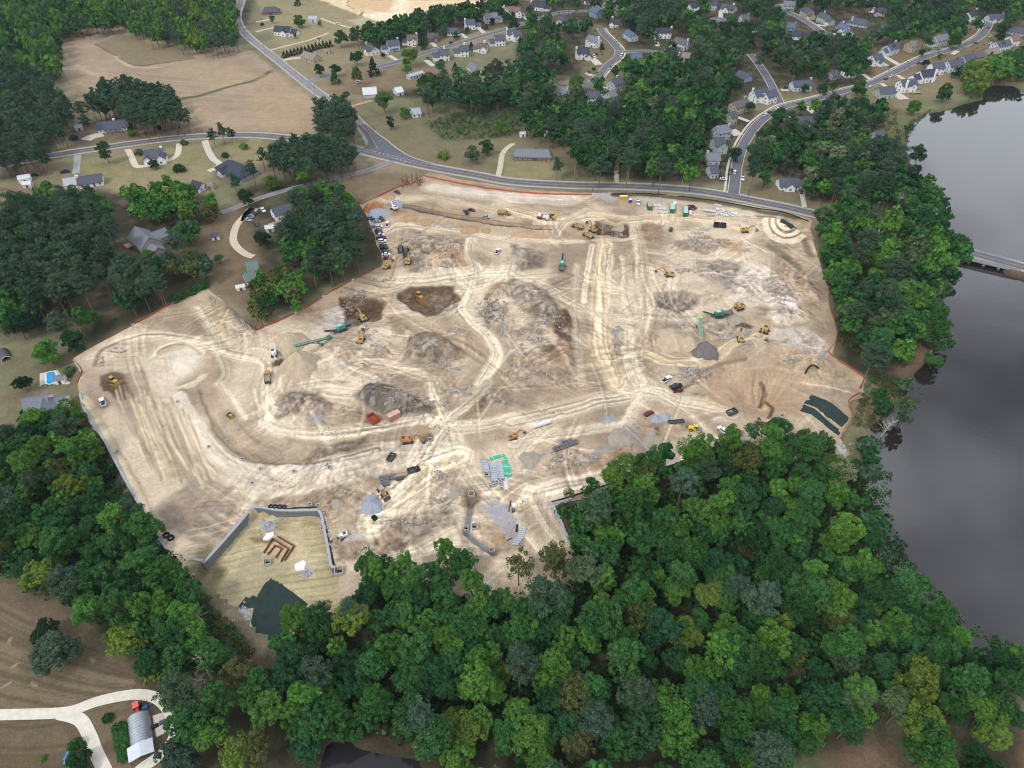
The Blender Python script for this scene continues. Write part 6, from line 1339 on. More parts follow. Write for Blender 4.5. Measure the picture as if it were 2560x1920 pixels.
# ------------------------------------------------------------------ machines
Y_CAT = mat('machine_yellow',(188,152,84),.7,.25,1.5, spec=.3); Y_ORG = mat('machine_orange',(184,134,80),.7,.25,1.5, spec=.3); M_TRACK = mat('track_steel',(64,62,62),.7,.15,3); M_GLASS = mat('cab_glass',(40,48,58),.12,.05,1, spec=.7)
M_GRN = mat('machine_green',(58,116,98),.7,.22,1, spec=.4); M_TEAL = mat('machine_teal',(82,150,144),.7,.22,1, spec=.4); M_BLK = mat('black_rubber',(38,38,40),.8,.1,2); M_STEEL = mat('bare_steel',(140,142,146),.5,.12,1.5, metal=.3)
M_DKST = mat('dark_steel',(80,82,88),.6,.12,1.5); M_WPAINT = mat('machine_white',(226,226,222),.5,.06,1); M_GREYM = mat('machine_grey',(112,112,110),.6,.12,1.5); M_RED = mat('machine_red',(196,62,54),.5,.08,1, spec=.4)
M_SOILY = mat('load_soil',(150,128,100),.95,.15,2)
def rot2(a, x, y): return (x * math.cos(a) - y * math.sin(a), x * math.sin(a) + y * math.cos(a))
def heading(tl, p, q, z=1.0):
 a, b = G(*T1(tl, *p)), G(*T1(tl, *q)); return math.atan2(b[1] - a[1], b[0] - a[0])
def excavator(tl, at_, toward, label, col=None, scale=1.0, reach=.75, track=None, cat='excavator', down=.0, z_up=0):
 """at_: upper body in the picture; toward: where the bucket is; track: heading of the tracks"""
 col = col or Y_CAT; g_ = G(*T1(tl, *at_)); rz = heading(tl, at_, toward); root = thing('excavator', label, cat, (g_[0], g_[1], g_[2] + z_up), rz); root.scale = (scale * .84,) * 3
 tr = (track - rz) if track is not None else .5
 for s in (-1,1):
  cx, cy = rot2(tr, 0, s * 1.25); mb = MB(); prof = [(-2.2,.1),(-1.9,0),(1.9,0),(2.2,.1),(2.35,.5),(2.1,.95),(-2.1,.95),(-2.35,.5)]
  mb.prism(prof, s * 1.25 - .33, s * 1.25 + .33); mb.v = [(*rot2(tr, x, y), z) for x, y, z in mb.v]; mb.build('track', M_TRACK, root)
 mb = MB(); mb.box(0,0,.75,2.6,1.9,.5, tr); mb.cyl((0,0,.9),(0,0,1.25),.8,12); mb.build('undercarriage', M_DKST, root)
 mb = MB(); mb.box(-.9,0,1.85,3.6,2.7,1.15, top=(.96,.94)); mb.box(.9,-.75,1.7,1.6,1.1,.85); mb.build('body', col, root)
 mb = MB(); mb.prism([(-2.6,1.3),(-3.1,1.6),(-3.1,2.5),(-2.5,2.55)], -1.35,1.35); mb.build('counterweight', col, root)
 mb = MB(); mb.box(-1.6,-.2,2.5,1.6,1.7,.22); mb.build('engine_hood', M_DKST, root)
 cb = MB().prism([(.1,1.3),(1.75,1.3),(1.85,1.9),(1.5,2.95),(.1,2.95)], .35,1.3).build('cab', col, root)
 MB().prism([(.25,2.0),(1.79,2.0),(1.5,2.86),(.25,2.86)], .32,1.33).build('cab_window', M_GLASS, cb)
 ex = 2.6 + 5.2 * reach; e1 = (3.7 * reach + .9,0,5.6 - 2.4 * reach + .5); e2 = (ex + 1.4 * reach, 0,1.6 - down)
 mb = MB(); mb.beam((.9,-.1,1.7),(2.2 + reach, -.1,4.6 - reach * 1.2),.5,.6,.5,.95); mb.beam((2.2 + reach, -.1,4.6 - reach * 1.2),(e1[0] + .6,-.1, e1[2]),.5,.95,.45,.5); mb.build('boom', col, root)
 mb = MB(); mb.beam((e1[0] + .3,-.1, e1[2] + .5),(e2[0], -.1, e2[2]),.4,.75,.35,.4); mb.build('stick', col, root)
 mb = MB(); mb.cyl((1.6,.25,1.9),(2.4 + reach, .25,4.0 - reach),.09,6); mb.cyl((2.6 + reach, -.1,5.2 - reach * 1.2),(e1[0] + .2,-.1, e1[2] + .75),.1,6); mb.build('ram', M_STEEL, root)
 bx, bz = e2[0], e2[2]; mb = MB(); mb.prism([(bx - .1, bz + .1),(bx + .5, bz - .2),(bx + .6, bz - .9),(bx + .1, bz - 1.35),(bx - .7, bz - 1.2),(bx - .9, bz - .8),(bx - .3, bz - .75)], -.75,.55); mb.build('bucket', M_DKST, root)
 return root
def wheel_set(root, spots, r, w, rim=None):
 for x, y in spots:
  mb = MB(); mb.cyl((x, y - w / 2, r),(x, y + w / 2, r), r, 14); wl_ = mb.build('wheel', M_BLK, root)
  mb = MB(); mb.cyl((x, y - w / 2 - .03, r),(x, y + w / 2 + .03, r), r * .5,8); mb.build('rim', rim or M_DKST, wl_)
def hauler(tl, at_, toward, label, col=None, load=True, name='articulated_dump_truck'):
 """six wheeled earth mover; toward: the cab end"""
 col = col or Y_CAT; g_ = G(*T1(tl, *at_)); rz = heading(tl, at_, toward); root = thing(name, label, 'dump truck', g_, rz); root.scale = (.86,) * 3
 wheel_set(root, [(x, y) for x in (-3.0,-1.2,3.1) for y in (-1.15,1.15)], .85,.6, col)
 MB().box(0,0,1.2,8.6,.9,.45).build('chassis', M_DKST, root)
 mb = MB(); mb.prism([(2.6,1.3),(5.0,1.2),(5.1,2.1),(3.9,2.4),(2.6,2.4)], -1.1,1.1); mb.build('hood', col, root)
 cb = MB().prism([(1.5,1.3),(3.0,1.3),(2.8,3.3),(1.5,3.3)], -.8,.8).build('cab', col, root); MB().prism([(1.6,2.3),(2.96,2.3),(2.8,3.1),(1.6,3.1)], -.83,.83).build('cab_window', M_GLASS, cb)
 mb = MB(); o, i_ = 1.5,1.25
 prof = [(-4.6,2.2),(-3.6,1.55),(1.1,1.75),(1.2,3.2),(-4.4,2.9)]
 mb.prism(prof, -o, -i_); mb.prism(prof, i_, o); mb.add([(-4.6,-i_, 2.2),(-3.6,-i_, 1.6),(1.1,-i_, 1.8),(-4.6, i_, 2.2),(-3.6, i_, 1.6),(1.1, i_, 1.8)], [(0,1,4,3),(1,2,5,4)]); mb.box(1.1,0,2.5,.2,2.9,1.5); mb.box(1.5,0,3.3,1.0,2.8,.12)
 bd = mb.build('dump_body', col if load is not None else M_GREYM, root)
 if load: MB().prism([(-4.0,2.3),(-3.4,1.7),(.95,1.9),(.9,2.7),(-1.5,2.95)], -1.22,1.22).build('body_lining', M_STEEL, bd)
 return root
def loader(tl, at_, toward, label, col=None, name='wheel_loader', cat='loader', sc=1.0, cabc=None):
 col = col or Y_CAT; g_ = G(*T1(tl, *at_)); rz = heading(tl, at_, toward); root = thing(name, label, cat, g_, rz); root.scale = (sc,) * 3
 wheel_set(root, [(x, y) for x in (-1.6,1.5) for y in (-1.05,1.05)], .75,.55, col)
 mb = MB(); mb.prism([(-3.2,.9),(-.4,.8),(-.4,2.0),(-3.0,1.9)], -.95,.95); mb.build('engine_hood', col, root)
 MB().box(1.2,0,1.1,2.2,1.1,.8).build('front_frame', col, root)
 cb = MB().box(-.1,0,2.3,1.6,1.5,1.7, top=(.9,.9)).build('cab', cabc or M_GLASS, root); MB().box(-.1,0,3.2,1.7,1.6,.14).build('cab_roof', cabc or col, cb)
 for s in (-1,1): MB().beam((.8, s * .6,1.9),(3.2, s * .6,.8),.22,.4).build('lift_arm', col, root)
 mb = MB(); mb.prism([(3.2,1.1),(3.0,.3),(3.3,.06),(4.3,.05),(3.5,.35),(3.5,1.1)], -1.4,1.4); mb.build('bucket', M_DKST, root)
 return root
def dozer(tl, at_, toward, label, col=None, sc=1.0, name='bulldozer'):
 col = col or Y_CAT; g_ = G(*T1(tl, *at_)); rz = heading(tl, at_, toward); root = thing(name, label, 'bulldozer', g_, rz); root.scale = (sc,) * 3
 for s in (-1,1):
  mb = MB(); mb.prism([(-1.9,.3),(-1.6,0),(1.6,0),(1.9,.3),(1.6,.95),(-1.5,1.0)], s * 1.05 - .3, s * 1.05 + .3); mb.build('track', M_TRACK, root)
 MB().prism([(-1.6,.6),(2.0,.6),(2.0,1.7),(.3,1.8),(-1.6,1.6)], -.72,.72).build('body', col, root)
 cb = MB().box(-.6,0,2.3,1.5,1.4,1.3, top=(.88,.9)).build('cab', M_GLASS, root); MB().box(-.6,0,3.0,1.6,1.5,.12).build('cab_roof', col, cb)
 for s in (-1,1): MB().beam((-.3, s * 1.5,.55),(2.6, s * 1.5,.6),.18,.3).build('push_arm', col, root)
 MB().prism([(2.5,.05),(2.75,.05),(2.62,.6),(2.8,1.25),(2.55,1.25),(2.42,.6)], -1.85,1.85).build('blade', col, root)
 return root
def roller(tl, at_, toward, label, col=None, sc=1.0):
 col = col or mat('roller_yellow',(226,196,70),.5,.06,1); g_ = G(*T1(tl, *at_)); rz = heading(tl, at_, toward); root = thing('soil_compactor', label, 'compactor', g_, rz); root.scale = (sc,) * 3
 MB().cyl((1.7,-1.05,.75),(1.7,1.05,.75),.75,18).build('drum', M_STEEL, root); wheel_set(root, [(-1.5,-.85),(-1.5,.85)], .75,.5, col)
 for s in (-1,1): MB().box(1.6, s * 1.15,.8,2.0,.16,.3).build('drum_frame', col, root)
 MB().prism([(-2.7,.8),(.3,.7),(.3,1.7),(-2.5,1.6)], -.85,.85).build('engine_hood', col, root)
 cb = MB().box(0,0,2.1,1.2,1.3,1.3, top=(.9,.9)).build('cab', M_GLASS, root); MB().box(0,0,2.8,1.4,1.5,.12).build('cab_roof', col, cb)
 return root
def crusher(tl, at_, toward, label, body, conv, parts_c):
 """tracked crusher; at_ middle of the machine, toward = the conveyor end; parts_c = second conveyor ends in the picture or None"""
 g_ = G(*T1(tl, *at_)); rz = heading(tl, at_, toward); root = thing('rock_crusher', label, 'crusher', g_, rz)
 for s in (-1,1):
  mb = MB(); mb.prism([(-2.4,.4),(-2.0,0),(2.0,0),(2.4,.4),(2.1,.9),(-2.1,.9)], s * 1.2 - .28, s * 1.2 + .28); mb.build('track', M_TRACK, root)
 mb = MB(); mb.box(0,0,1.2,9,1.6,.5); mb.build('chassis', M_DKST, root)
 mb = MB(); mb.box(-.6,0,2.4,2.6,2.2,2.0, top=(.95,.95)); mb.box(1.8,.1,2.1,1.9,2.0,1.3); mb.build('crusher_box', body, root)
 MB().box(.9,0,3.45,2.2,1.5,.25).build('hood', mat('hood_pale',(168,206,196),.5,.06,1), root)
 mb = MB(); mb.add([(-6.2,-1.6,3.3),(-2.2,-1.3,2.7),(-2.2,1.3,2.7),(-6.2,1.6,3.3),(-5.6,-.8,2.2),(-2.4,-.8,2.0),(-2.4,.8,2.0),(-5.6,.8,2.2)], [(0,1,5,4),(1,2,6,5),(2,3,7,6),(3,0,4,7),(4,5,6,7)]); mb.build('hopper', M_GREYM, root)
 mb = MB(); mb.beam((2.4,0,1.2),(8.6,0,3.6),1.3,.35); mb.build('conveyor', conv, root); MB().beam((2.4,0,1.42),(8.7,0,3.82),.9,.06).build('belt', M_BLK, root)
 for i in range(3): MB().beam((3.6 + i * 1.6,0,1.4 + i * .55),(2.6 + i * 1.3,0,.9),.12,.12).build('brace', conv, root)
 return root
def stacker(tl, p_low, p_high, label, col, rise=6.0):
 """long mobile conveyor"""
 a = G(*T1(tl, *p_low)); hx, hy = P(*T1(tl, *p_high), rise); L = math.hypot(hx - a[0], hy - a[1]); rz = math.atan2(hy - a[1], hx - a[0])
 root = thing('stacking_conveyor', label, 'conveyor', a, rz)
 for s in (-1,1):
  mb = MB(); mb.beam((0, s * .75,.9),(L, s * .75, rise),.14,.55)
  mb.build('side_frame', col, root)
 MB().beam((0,0,1.05),(L, 0, rise + .12),1.3,.08).build('belt', mat('belt_green',(116,150,132),.7,.1,1), root)
 n = int(L / 2)
 for i in range(1, n):
  t = i / n; MB().box(L * t, 0,.9 + (rise - .9) * t - .2,.12,1.6,.12).build('cross_bar', col, root)
 for s in (-1,1): MB().beam((L * .55, s * .8,(.9 + rise) * .5),(L * .22, s * 1.2,.5),.16,.2).build('support_leg', col, root)
 MB().beam((L * .3,-1.6,.5),(L * .3,1.6,.5),.3,.3).build('axle', col, root); wheel_set(root, [(L * .3,-1.5),(L * .3,1.5)], .5,.3)
 MB().box(.2,0,1.3,1.6,2.0,.7, top=(1.1,1.15)).build('feed_hopper', col, root)
 return root
E = excavator
E('11',(1195,150),(1115,100),'white and grey excavator digging at the head of the trench', M_WPAINT, 1.15,.8, down=1)
E('11',(1130,655),(1195,575),'yellow excavator parked at the corner of the car park', Y_CAT, 1.05,.75, track=.35); E('11',(1315,615),(1325,520),'yellow excavator parked with raised boom beside the dark machines', Y_CAT, 1.1,.9, track=1.4)
E('11',(925,1100),(850,1010),'yellow excavator digging in the brown cut', Y_CAT, 1.15,.95, track=.6); E('11',(908,1290),(925,1190),'yellow excavator standing below the brown cut', Y_CAT, 1.15,.9, track=1.3)
E('21',(700,340),(655,290),'black and orange excavator loading at the brown pit', Y_ORG, 1.2,.9, down=-.5); E('21',(1355,725),(1265,700),'yellow excavator alone on the eastern rock ground', Y_CAT, 1.1,.8, track=.1)
E('21',(1960,1020),(1900,1040),'yellow excavator feeding the eastern crusher', Y_CAT, 1.1,.5, track=.3, z_up=.6); E('21',(1970,1290),(1968,1190),'yellow excavator facing the crushed rock, south of the eastern crusher', Y_CAT, 1.1,.85, track=1.5); E('21',(2180,1210),(2105,1310),'yellow excavator with boom reaching down over the ledge', Y_CAT, 1.15,1.0, track=2.6, down=2)
E('21',(2010,345),(2115,340),'yellow and black excavator beside the pipe yard', Y_CAT, 1.05,.85, track=0); E('12',(1310,500),(1420,510),'orange excavator digging for the concrete box on the graded road', Y_ORG, 1.15,.7, track=.25); E('22',(10,470),(80,440),'small orange excavator beside the haul road', Y_ORG, .9,.7, track=.2)
E('11',(160,1410),(185,1490),'white and grey excavator loading from the sand cone', M_WPAINT, 1.05,.6, track=1.8); E('12',(745,1325),(690,1350),'small white excavator at the sand heap beside the basin wall', M_WPAINT, .8,.55)
E('21',(2080,-20 + 480 * 0 + 30),(2085,20),'dark small excavator hidden behind the pipe yard', M_GREYM, .6,.4) if False else None
hauler('11',(105,1620),(105,1570),'orange dump truck with empty steel body near the sand cone', Y_ORG); hauler('21',(565,312),(515,300),'yellow dump truck waiting beside the loading excavator'); hauler('21',(655,390),(605,370),'yellow dump truck leaving the brown pit', load=True); hauler('11',(2140,195),(2190,200),'yellow dump truck with grey body along the trench road')
loader('21',(350,225),(330,205),'small yellow loader parked near the trench end'); loader('12',(1095,945),(1125,985),'orange loader with grey canopy beside the gravel heap', Y_ORG, cabc=mat('canopy_grey',(150,162,166),.6,.06,1))
loader('11',(1250,505),(1250,540),'black loader parked by the cars', M_GREYM, 'wheel_loader','loader',1.1, M_GREYM); loader('11',(1297,530),(1295,570),'dark grey loader parked beside the raised boom excavator', M_DKST, 'wheel_loader','loader',1.2, M_GREYM)
dozer('11',(1415,920),(1440,940),'orange bulldozer working inside the brown pit', Y_ORG, 1.2); dozer('01',(990,1650),(1010,1659),'yellow bulldozer on the brown spread soil', Y_CAT, 1.1); dozer('02',(1990,278),(2010,295),'tiny yellow bulldozer on the edge of the graded road', Y_CAT, .8)
roller('22',(1580,402),(1600,405),'yellow soil compactor on the southern ramp', sc=1.05); roller('22',(1975,415),(1985,420),'small yellow compactor right of the flatbed truck', sc=.55)
crusher('11',(745,1195),(620,1250),'teal tracked crusher with long conveyor', M_TEAL, M_DKST, None); crusher('21',(1790,1080),(1650,1090),'green tracked crusher on the eastern rock ground', M_GRN, M_GRN, None); crusher('21',(430,660),(436,590),'green tracked screener standing alone in the middle', M_GRN, M_TEAL, None)
stacker('11',(640,1270),(330,1330),'long green stacking conveyor tipping onto the sand cone', M_GRN, 7.5); stacker('21',(1622,1100),(1635,1240),'pale green stacking conveyor over the dark gravel heap', mat('lime_paint',(168,206,120),.5,.06,1),6.5)
# tractor at the metal barn
g_ = G(*T1('03',1195,1160)); tr_ = thing('tractor','red tractor with red canopy at the end of the metal barn','tractor', g_, heading('03',(1195,1150),(1205,1200)))
wheel_set(tr_, [(-1.1,-.85),(-1.1,.85)], .75,.45, M_RED); wheel_set(tr_, [(1.4,-.7),(1.4,.7)], .5,.35, M_RED); MB().prism([(-.2,.7),(2.2,.7),(2.2,1.5),(-.2,1.6)], -.4,.4).build('hood', M_RED, tr_)
MB().box(-.9,0,1.1,1.4,1.0,.8).build('body', M_RED, tr_); MB().box(-.7,0,2.6,1.9,1.7,.12).build('canopy', mat('canopy_pink',(226,104,100),.6,.05,1), tr_)
for sx in (-1.5,.1):
 for sy in (-.7,.7): MB().box(sx, sy, 1.9,.08,.08,1.4).build('canopy_post', M_BLK, tr_)
MB().beam((-1.6,0,1.0),(-2.8,0,1.6),.4,.3).build('rear_arm', M_RED, tr_)

# ------------------------------------------------------------------ cars
PAINT = mat('car_paint',(255,255,255),.28,.02,1, spec=.5, objcol=True); CARC = {'white': (230,232,234),'black': (30,31,35),'silver': (168,172,178),'grey': (104,108,114),'red': (132,26,38),'maroon': (104,22,40),'blue': (38,78,150),'navy': (42,52,78),'dkgrey': (62,66,72),'tan': (160,140,116)}
M_LAMP = mat('head_lamp',(235,235,225),.2,.02,1); M_TAIL = mat('tail_lamp',(150,24,22),.3,.02,1)
def car_parts(kind):
 mb = MB(); out = {}
 if kind == 'car':
  L, Wd = 4.6,1.8; body = [(-2.3,.35),(2.3,.35),(2.32,.7),(2.1,.86),(1.1,1.0),(-1.6,1.02),(-2.2,.95),(-2.34,.6)]; cab = [(1.15,.98),(.35,1.42),(-1.0,1.44),(-1.75,1.0)]
 elif kind == 'suv':
  L, Wd = 4.7,1.88; body = [(-2.35,.4),(2.35,.4),(2.36,.85),(2.1,1.05),(1.2,1.15),(-2.2,1.15),(-2.36,.8)]; cab = [(1.2,1.12),(.55,1.72),(-1.95,1.74),(-2.25,1.12)]
 else:
  L, Wd = 5.8,1.98; body = [(-2.9,.5),(2.9,.5),(2.92,.95),(2.7,1.15),(1.5,1.22),(1.5,1.22),(-2.9,1.2)]; cab = [(1.55,1.2),(.9,1.86),(-.75,1.88),(-.95,1.2)]
 w = Wd / 2
 mb.prism(body, -w, w); b = mb.mesh('body', PAINT)
 n = len(cab); mb = MB(); k = .86
 mb.v = [(x, -w * (.96 if z < 1.25 else k), z) for x, z in cab] + [(x, w * (.96 if z < 1.25 else k), z) for x, z in cab]; mb.f = [tuple(range(n)), tuple(range(2 * n - 1, n - 1,-1))] + [(i, i + n, (i + 1) % n + n, (i + 1) % n) for i in range(n)]
 cb = mb.mesh('windows', M_GLASS)
 (xa, za),(xb, zb) = cab[1], cab[2]; mb = MB(); mb.box((xa + xb) / 2,0, max(za, zb) + .02, abs(xa - xb) * .98, Wd * k, .07); rf = mb.mesh('roof_panel', PAINT)
 parts = [('body', b),('windows', cb),('roof_panel', rf)]
 if kind == 'pickup':
  mb = MB(); mb.box(-1.93,0,1.19,1.8,1.55,.06); parts.append(('truck_bed', mb.mesh('truck_bed', M_BLK)))
 r = .34 if kind == 'car' else .4
 for x in (-L * .3, L * .31):
  for y in (-w + .1, w - .1):
   mb = MB(); mb.cyl((x, y - .12, r),(x, y + .12, r), r, 10); parts.append(('wheel', mb.mesh('wheel', M_BLK)))
 mb = MB()
 for y in (-w * .7, w * .7):
  mb = MB(); mb.box(L / 2 - .02, y, .72 if kind == 'car' else .92,.12,.34,.16); parts.append(('headlight', mb.mesh('headlight', M_LAMP)))
  mb = MB(); mb.box(-L / 2 + .02, y, .8 if kind == 'car' else 1.0,.1,.3,.18); parts.append(('tail_light', mb.mesh('tail_light', M_TAIL)))
 return parts
CARP = {k: car_parts(k) for k in ('car','suv','pickup')}
def car(tl, x, y, kind, col, ang, label, group=None, px=None):
 """ang: heading given as a picture direction (dx, dy) in tile pixels"""
 q = px or T1(tl, x, y); g_ = G(*q); h = G(q[0] + ang[0] / 3.456, q[1] + ang[1] / 3.456); rz = math.atan2(h[1] - g_[1], h[0] - g_[0])
 if not in_poly(g_[0], g_[1], SITE): g_ = (g_[0], g_[1], g_[2] + .13)
 o = thing({'car': 'car','suv': 'suv','pickup': 'pickup_truck'}[kind], label, {'car': 'car','suv': 'car','pickup': 'pickup truck'}[kind], (g_[0], g_[1], g_[2] + .02), rz, group)
 for nm, me in CARP[kind]:
  c = mk(nm, me, o); c.color = LC(*CARC[col])
 return o
PG = 'cars parked in a row at the wood edge'; r_ = (40,-4)
for i, (x_, y_, k_, c_, lab) in enumerate(((990,235,'suv','grey','grey car at the top end of the parked row'),(1025,248,'car','blue','blue car near the top of the parked row'),(1046,262,'car','silver','silver car below the blue car in the parked row'),(1032,305,'suv','silver','silver wagon below the gap in the parked row'),(1062,310,'suv','white','white wagon right of the silver wagon'),
  (1058,342,'car','dkgrey','dark car below the white wagon in the row'),(1064,360,'car','navy','navy car above the white pickup in the row'),(1070,384,'pickup','white','white pickup with a box in the parked row'),(1082,406,'pickup','maroon','maroon pickup in the parked row'),(1092,432,'suv','white','white van like car below the maroon pickup'),(1098,470,'car','navy','dark blue car in the lower half of the row'),(1108,494,'suv','black','black car in the lower half of the row'),(1116,523,'car','dkgrey','dark grey car above the white sedan'),(1126,545,'car','white','white sedan second from the lower end of the row'),(1136,580,'car','maroon','maroon car at the lower end of the row'))):
 car('11', x_, y_, k_, c_, r_, lab, PG)
car('11',1088,243,'suv','black',(20,20),'black car parked just right of the row'); car('11',1135,290,'pickup','white',(2,-40),'white pickup standing right of the parked row'); car('11',1222,8,'car','navy',(30,15),'dark car near the northern dirt mound'); car('11',1815,185,'pickup','dkgrey',(-20,-30),'dark pickup beside the trench'); car('11',1862,163,'car','maroon',(40,6),'low maroon car beside the dark pickup'); car('11',1990,222,'car','silver',(40,8),'silver car along the trench road'); car('11',2090,522,'pickup','white',(20,-30),'white pickup on the starburst of tracks')
car('21',1088,98,'pickup','white',(2,30),'white pickup in the pipe yard'); car('21',1372,330,'suv','dkgrey',(4,-30),'dark car south of the pipe yard'); car('21',1525,150,'pickup','red',(40,12),'red pickup behind the third green container'); car('21',1555,140,'pickup','black',(40,12),'black pickup beside the red pickup'); car('21',1335,1632,'pickup','white',(36,-24),'white pickup on the eastern haul road')
car('22',1412,32,'pickup','black',(-40,4),'black pickup beside the maroon car on the haul road'); car('22',1430,65,'car','maroon',(-40,-2),'maroon car below the black pickup'); car('22',1182,262,'car','maroon',(36,-20),'maroon car left of the grey gravel heap'); car('02',892,165,'pickup','white',(-12,-30),'white pickup near the western site corner'); car('22',1825,415,'pickup','white',(-34,-24),'white pickup towing a flatbed'); car('22',1668,540,'suv','grey',(16,10),'grey utility cart at the wood edge')
# street and yard cars
for tl, x_, y_, k_, c_, a_, lab in (('00',305,1520,'car','black',(40,-4),'black car beside the trailer shed'),('00',567,1493,'pickup','navy',(40,-6),'blue car in front of the long ranch house'),('01',2190,188,'suv','black',(30,16),'black car at the grey apron, uppermost'),('01',2165,222,'car','grey',(30,16),'grey car in the middle of the grey apron'),('01',2145,248,'car','silver',(30,16),'silver car lowest on the grey apron'),('11',62,165,'pickup','white',(20,24),'white car beside the deck house'),('11',5,288,'car','navy',(20,20),'dark car at the bend of the gravel drive'),
  ('10',710,215,'suv','white',(30,6),'white van on the far track'),('10',1685,375,'car','black',(40,-12),'black car on the first suburban street'),('10',1488,510,'car','black',(24,16),'black car in the cream house drive'),('10',1130,470,'car','white',(20,10),'white car before the pale blue house'),('10',1762,612,'suv','dkgrey',(30,0),'dark car in the back garden'),('10',890,715,'suv','white',(50,-16),'white camper beside the old barn'),('20',100,133,'car','white',(30,14),'white car in the maroon roofed house drive'),('20',655,32,'suv','white',(20,24),'white car in the drive by the turning circle'),
  ('20',680,503,'suv','navy',(24,22),'navy car in the cream house drive'),('20',706,492,'suv','white',(24,22),'white car beside the navy car'),('20',796,762,'car','white',(30,6),'white car beside the dead-end street'),('20',776,842,'suv','white',(10,20),'white car lowest at the dead end'),('20',945,485,'suv','white',(-20,26),'white car in the pale drive opposite'),('20',1445,470,'suv','white',(20,-12),'white van before the tan roofed house'),('20',1803,90,'suv','silver',(0,-30),'silver car in the tiny cul-de-sac drive'),('20',1922,1495,'suv','white',(2,-30),'white car driving up the side street'),('20',1990,1550,'pickup','white',(2,34),'white truck at the side street mouth'),('20',1825,1555,'car','white',(30,4),'white car parked west of the side street'),
  ('20',2190,1000,'suv','white',(30,-16),'white car on the lake street kerb by the corner house'),('20',2190,1580,'pickup','silver',(0,30),'silver pickup east of the side street'),('30',82,945,'car','white',(30,-14),'white car on the lake street near the junction'),('30',15,975,'car','black',(30,-14),'black car on the lake street near the junction'),('30',415,880,'car','tan',(40,-8),'tan car on the lake street'),('30',150,765,'pickup','dkgrey',(40,-20),'dark pickup in the light blue house drive'),('30',880,752,'car','white',(12,-12),'white car at the kerb by the round tree'),('30',1016,687,'car','black',(40,-14),'black car on the lake street'),('30',1064,664,'car','white',(40,-14),'white car on the lake street beside the white lake house'),
  ('30',1205,548,'pickup','white',(40,-18),'white pickup on the lake street kerb'),('30',1300,552,'car','dkgrey',(40,-14),'grey car on the lake street opposite the white pickup'),('30',1795,378,'car','dkgrey',(36,-12),'grey car high on the lake street'),('30',1920,318,'car','white',(24,-12),'white car near the end of the lake street'),('30',1925,385,'suv','white',(30,6),'white car in a drive near the street end'),('30',975,560,'suv','dkgrey',(10,24),'dark car in the white house drive'),('30',1000,465,'suv','white',(30,8),'white car before the pale solar house'),('30',345,150,'suv','black',(20,8),'black car before the tan house'),('30',915,85,'suv','white',(30,-14),'white boat like van beside the far slate house'),
  ('31',285,8,'suv','navy',(4,20),'dark car in the drive across from the terraces'),('02',345,480,'suv','white',(40,-4),'white car under the trees below the pool house')):
 car(tl, x_, y_, k_, c_, a_, lab)
# ------------------------------------------------------------------ fences and walls
M_ORANGE = mat('orange_mesh',(186,94,70),.85,.18,1); M_SILT = mat('silt_fabric',(52,50,50),.8,.12,1); M_STAKE = mat('fence_stake',(150,130,104),.9,.1,2); M_TAGW = mat('white_board',(232,232,228),.7,.03,1)
def fence(name, label, pts, h=1.0, m=None, cat='fence', boards=0, post=3.0, double=None):
 h = min(h, 1.05); w = [G(a, b) for a, b in (smooth(pts, 3) if len(pts) > 2 else pts)]; o = w[0]; root = thing(name, label, cat, o); m = m or M_ORANGE; acc = 0.0; nxt = 0.0; k = 0; L = 0
 for i in range(len(w) - 1):
  a, b = Vector(w[i]) - Vector(o), Vector(w[i + 1]) - Vector(o); mb = MB(); d = (b - a); L = d.length
  if L < .05: continue
  n = max(1, int(L / 3)); s = Vector((-d.y, d.x, 0)).normalized() * .05; vs = []; fs = []
  for j in range(n + 1):
   p = a + d * (j / n); z = Z(p.x + o[0], p.y + o[1]) - o[2]; sag = RND.uniform(-.12,.04)
   vs += [(p.x - s.x, p.y - s.y, z - .1),(p.x - s.x, p.y - s.y, z + h + sag),(p.x + s.x, p.y + s.y, z + h + sag),(p.x + s.x, p.y + s.y, z - .1)]
   if j: q = 4 * (j - 1); fs += [(q, q + 4, q + 5, q + 1),(q + 1, q + 5, q + 6, q + 2),(q + 2, q + 6, q + 7, q + 3)]
   if j and not k % 2: MB().box(p.x, p.y, z + h * .5,.12,.12, h + .3).build('post', M_STAKE, root)
   k += 1
   if boards and k % boards == 0: MB().box(p.x, p.y, z + h * .6,1.6,.16,.9, math.atan2(d.y, d.x)).build('sign_board', M_TAGW, root)
  MB().add(vs, fs).build('mesh_panel', m, root)
 return root
fence('safety_fence','orange safety fence along the western pine yards', S('217,873 333,811 512,720'),1.2, boards=9); fence('safety_fence','orange safety fence bending round the swimming pool house', S('182,896 205,930 194,958 203,1000 212,1022'),1.5)
fence('safety_fence','orange safety fence below the car park wood', S('640,826 741,784 843,723 952,668'),1.2, mat('faded_orange',(168,84,66),.8,.15,1), boards=8); fence('safety_fence','orange safety fence along the lane meadow to the debris heap', S('902,512 971,480 1057,440'),1.5)
fence('safety_fence','orange safety fence along the main road frontage', S('1057,440 1110,452 1200,468 1300,482 1400,487 1480,488'),1.4); fence('safety_fence','orange safety fence beside the terraces', S('2026,572 2040,630 2051,660'),1.3)
fence('safety_fence','orange safety fence curving along the lakeside wood', S('2070,735 2073,769 2091,827 2088,855 2076,872 2076,888 2163,946'),1.5); fence('safety_fence','orange safety fence wrapping the lower matting', S('2151,983 2120,1003 2131,1038 2105,1085 2106,1100'),1.5)
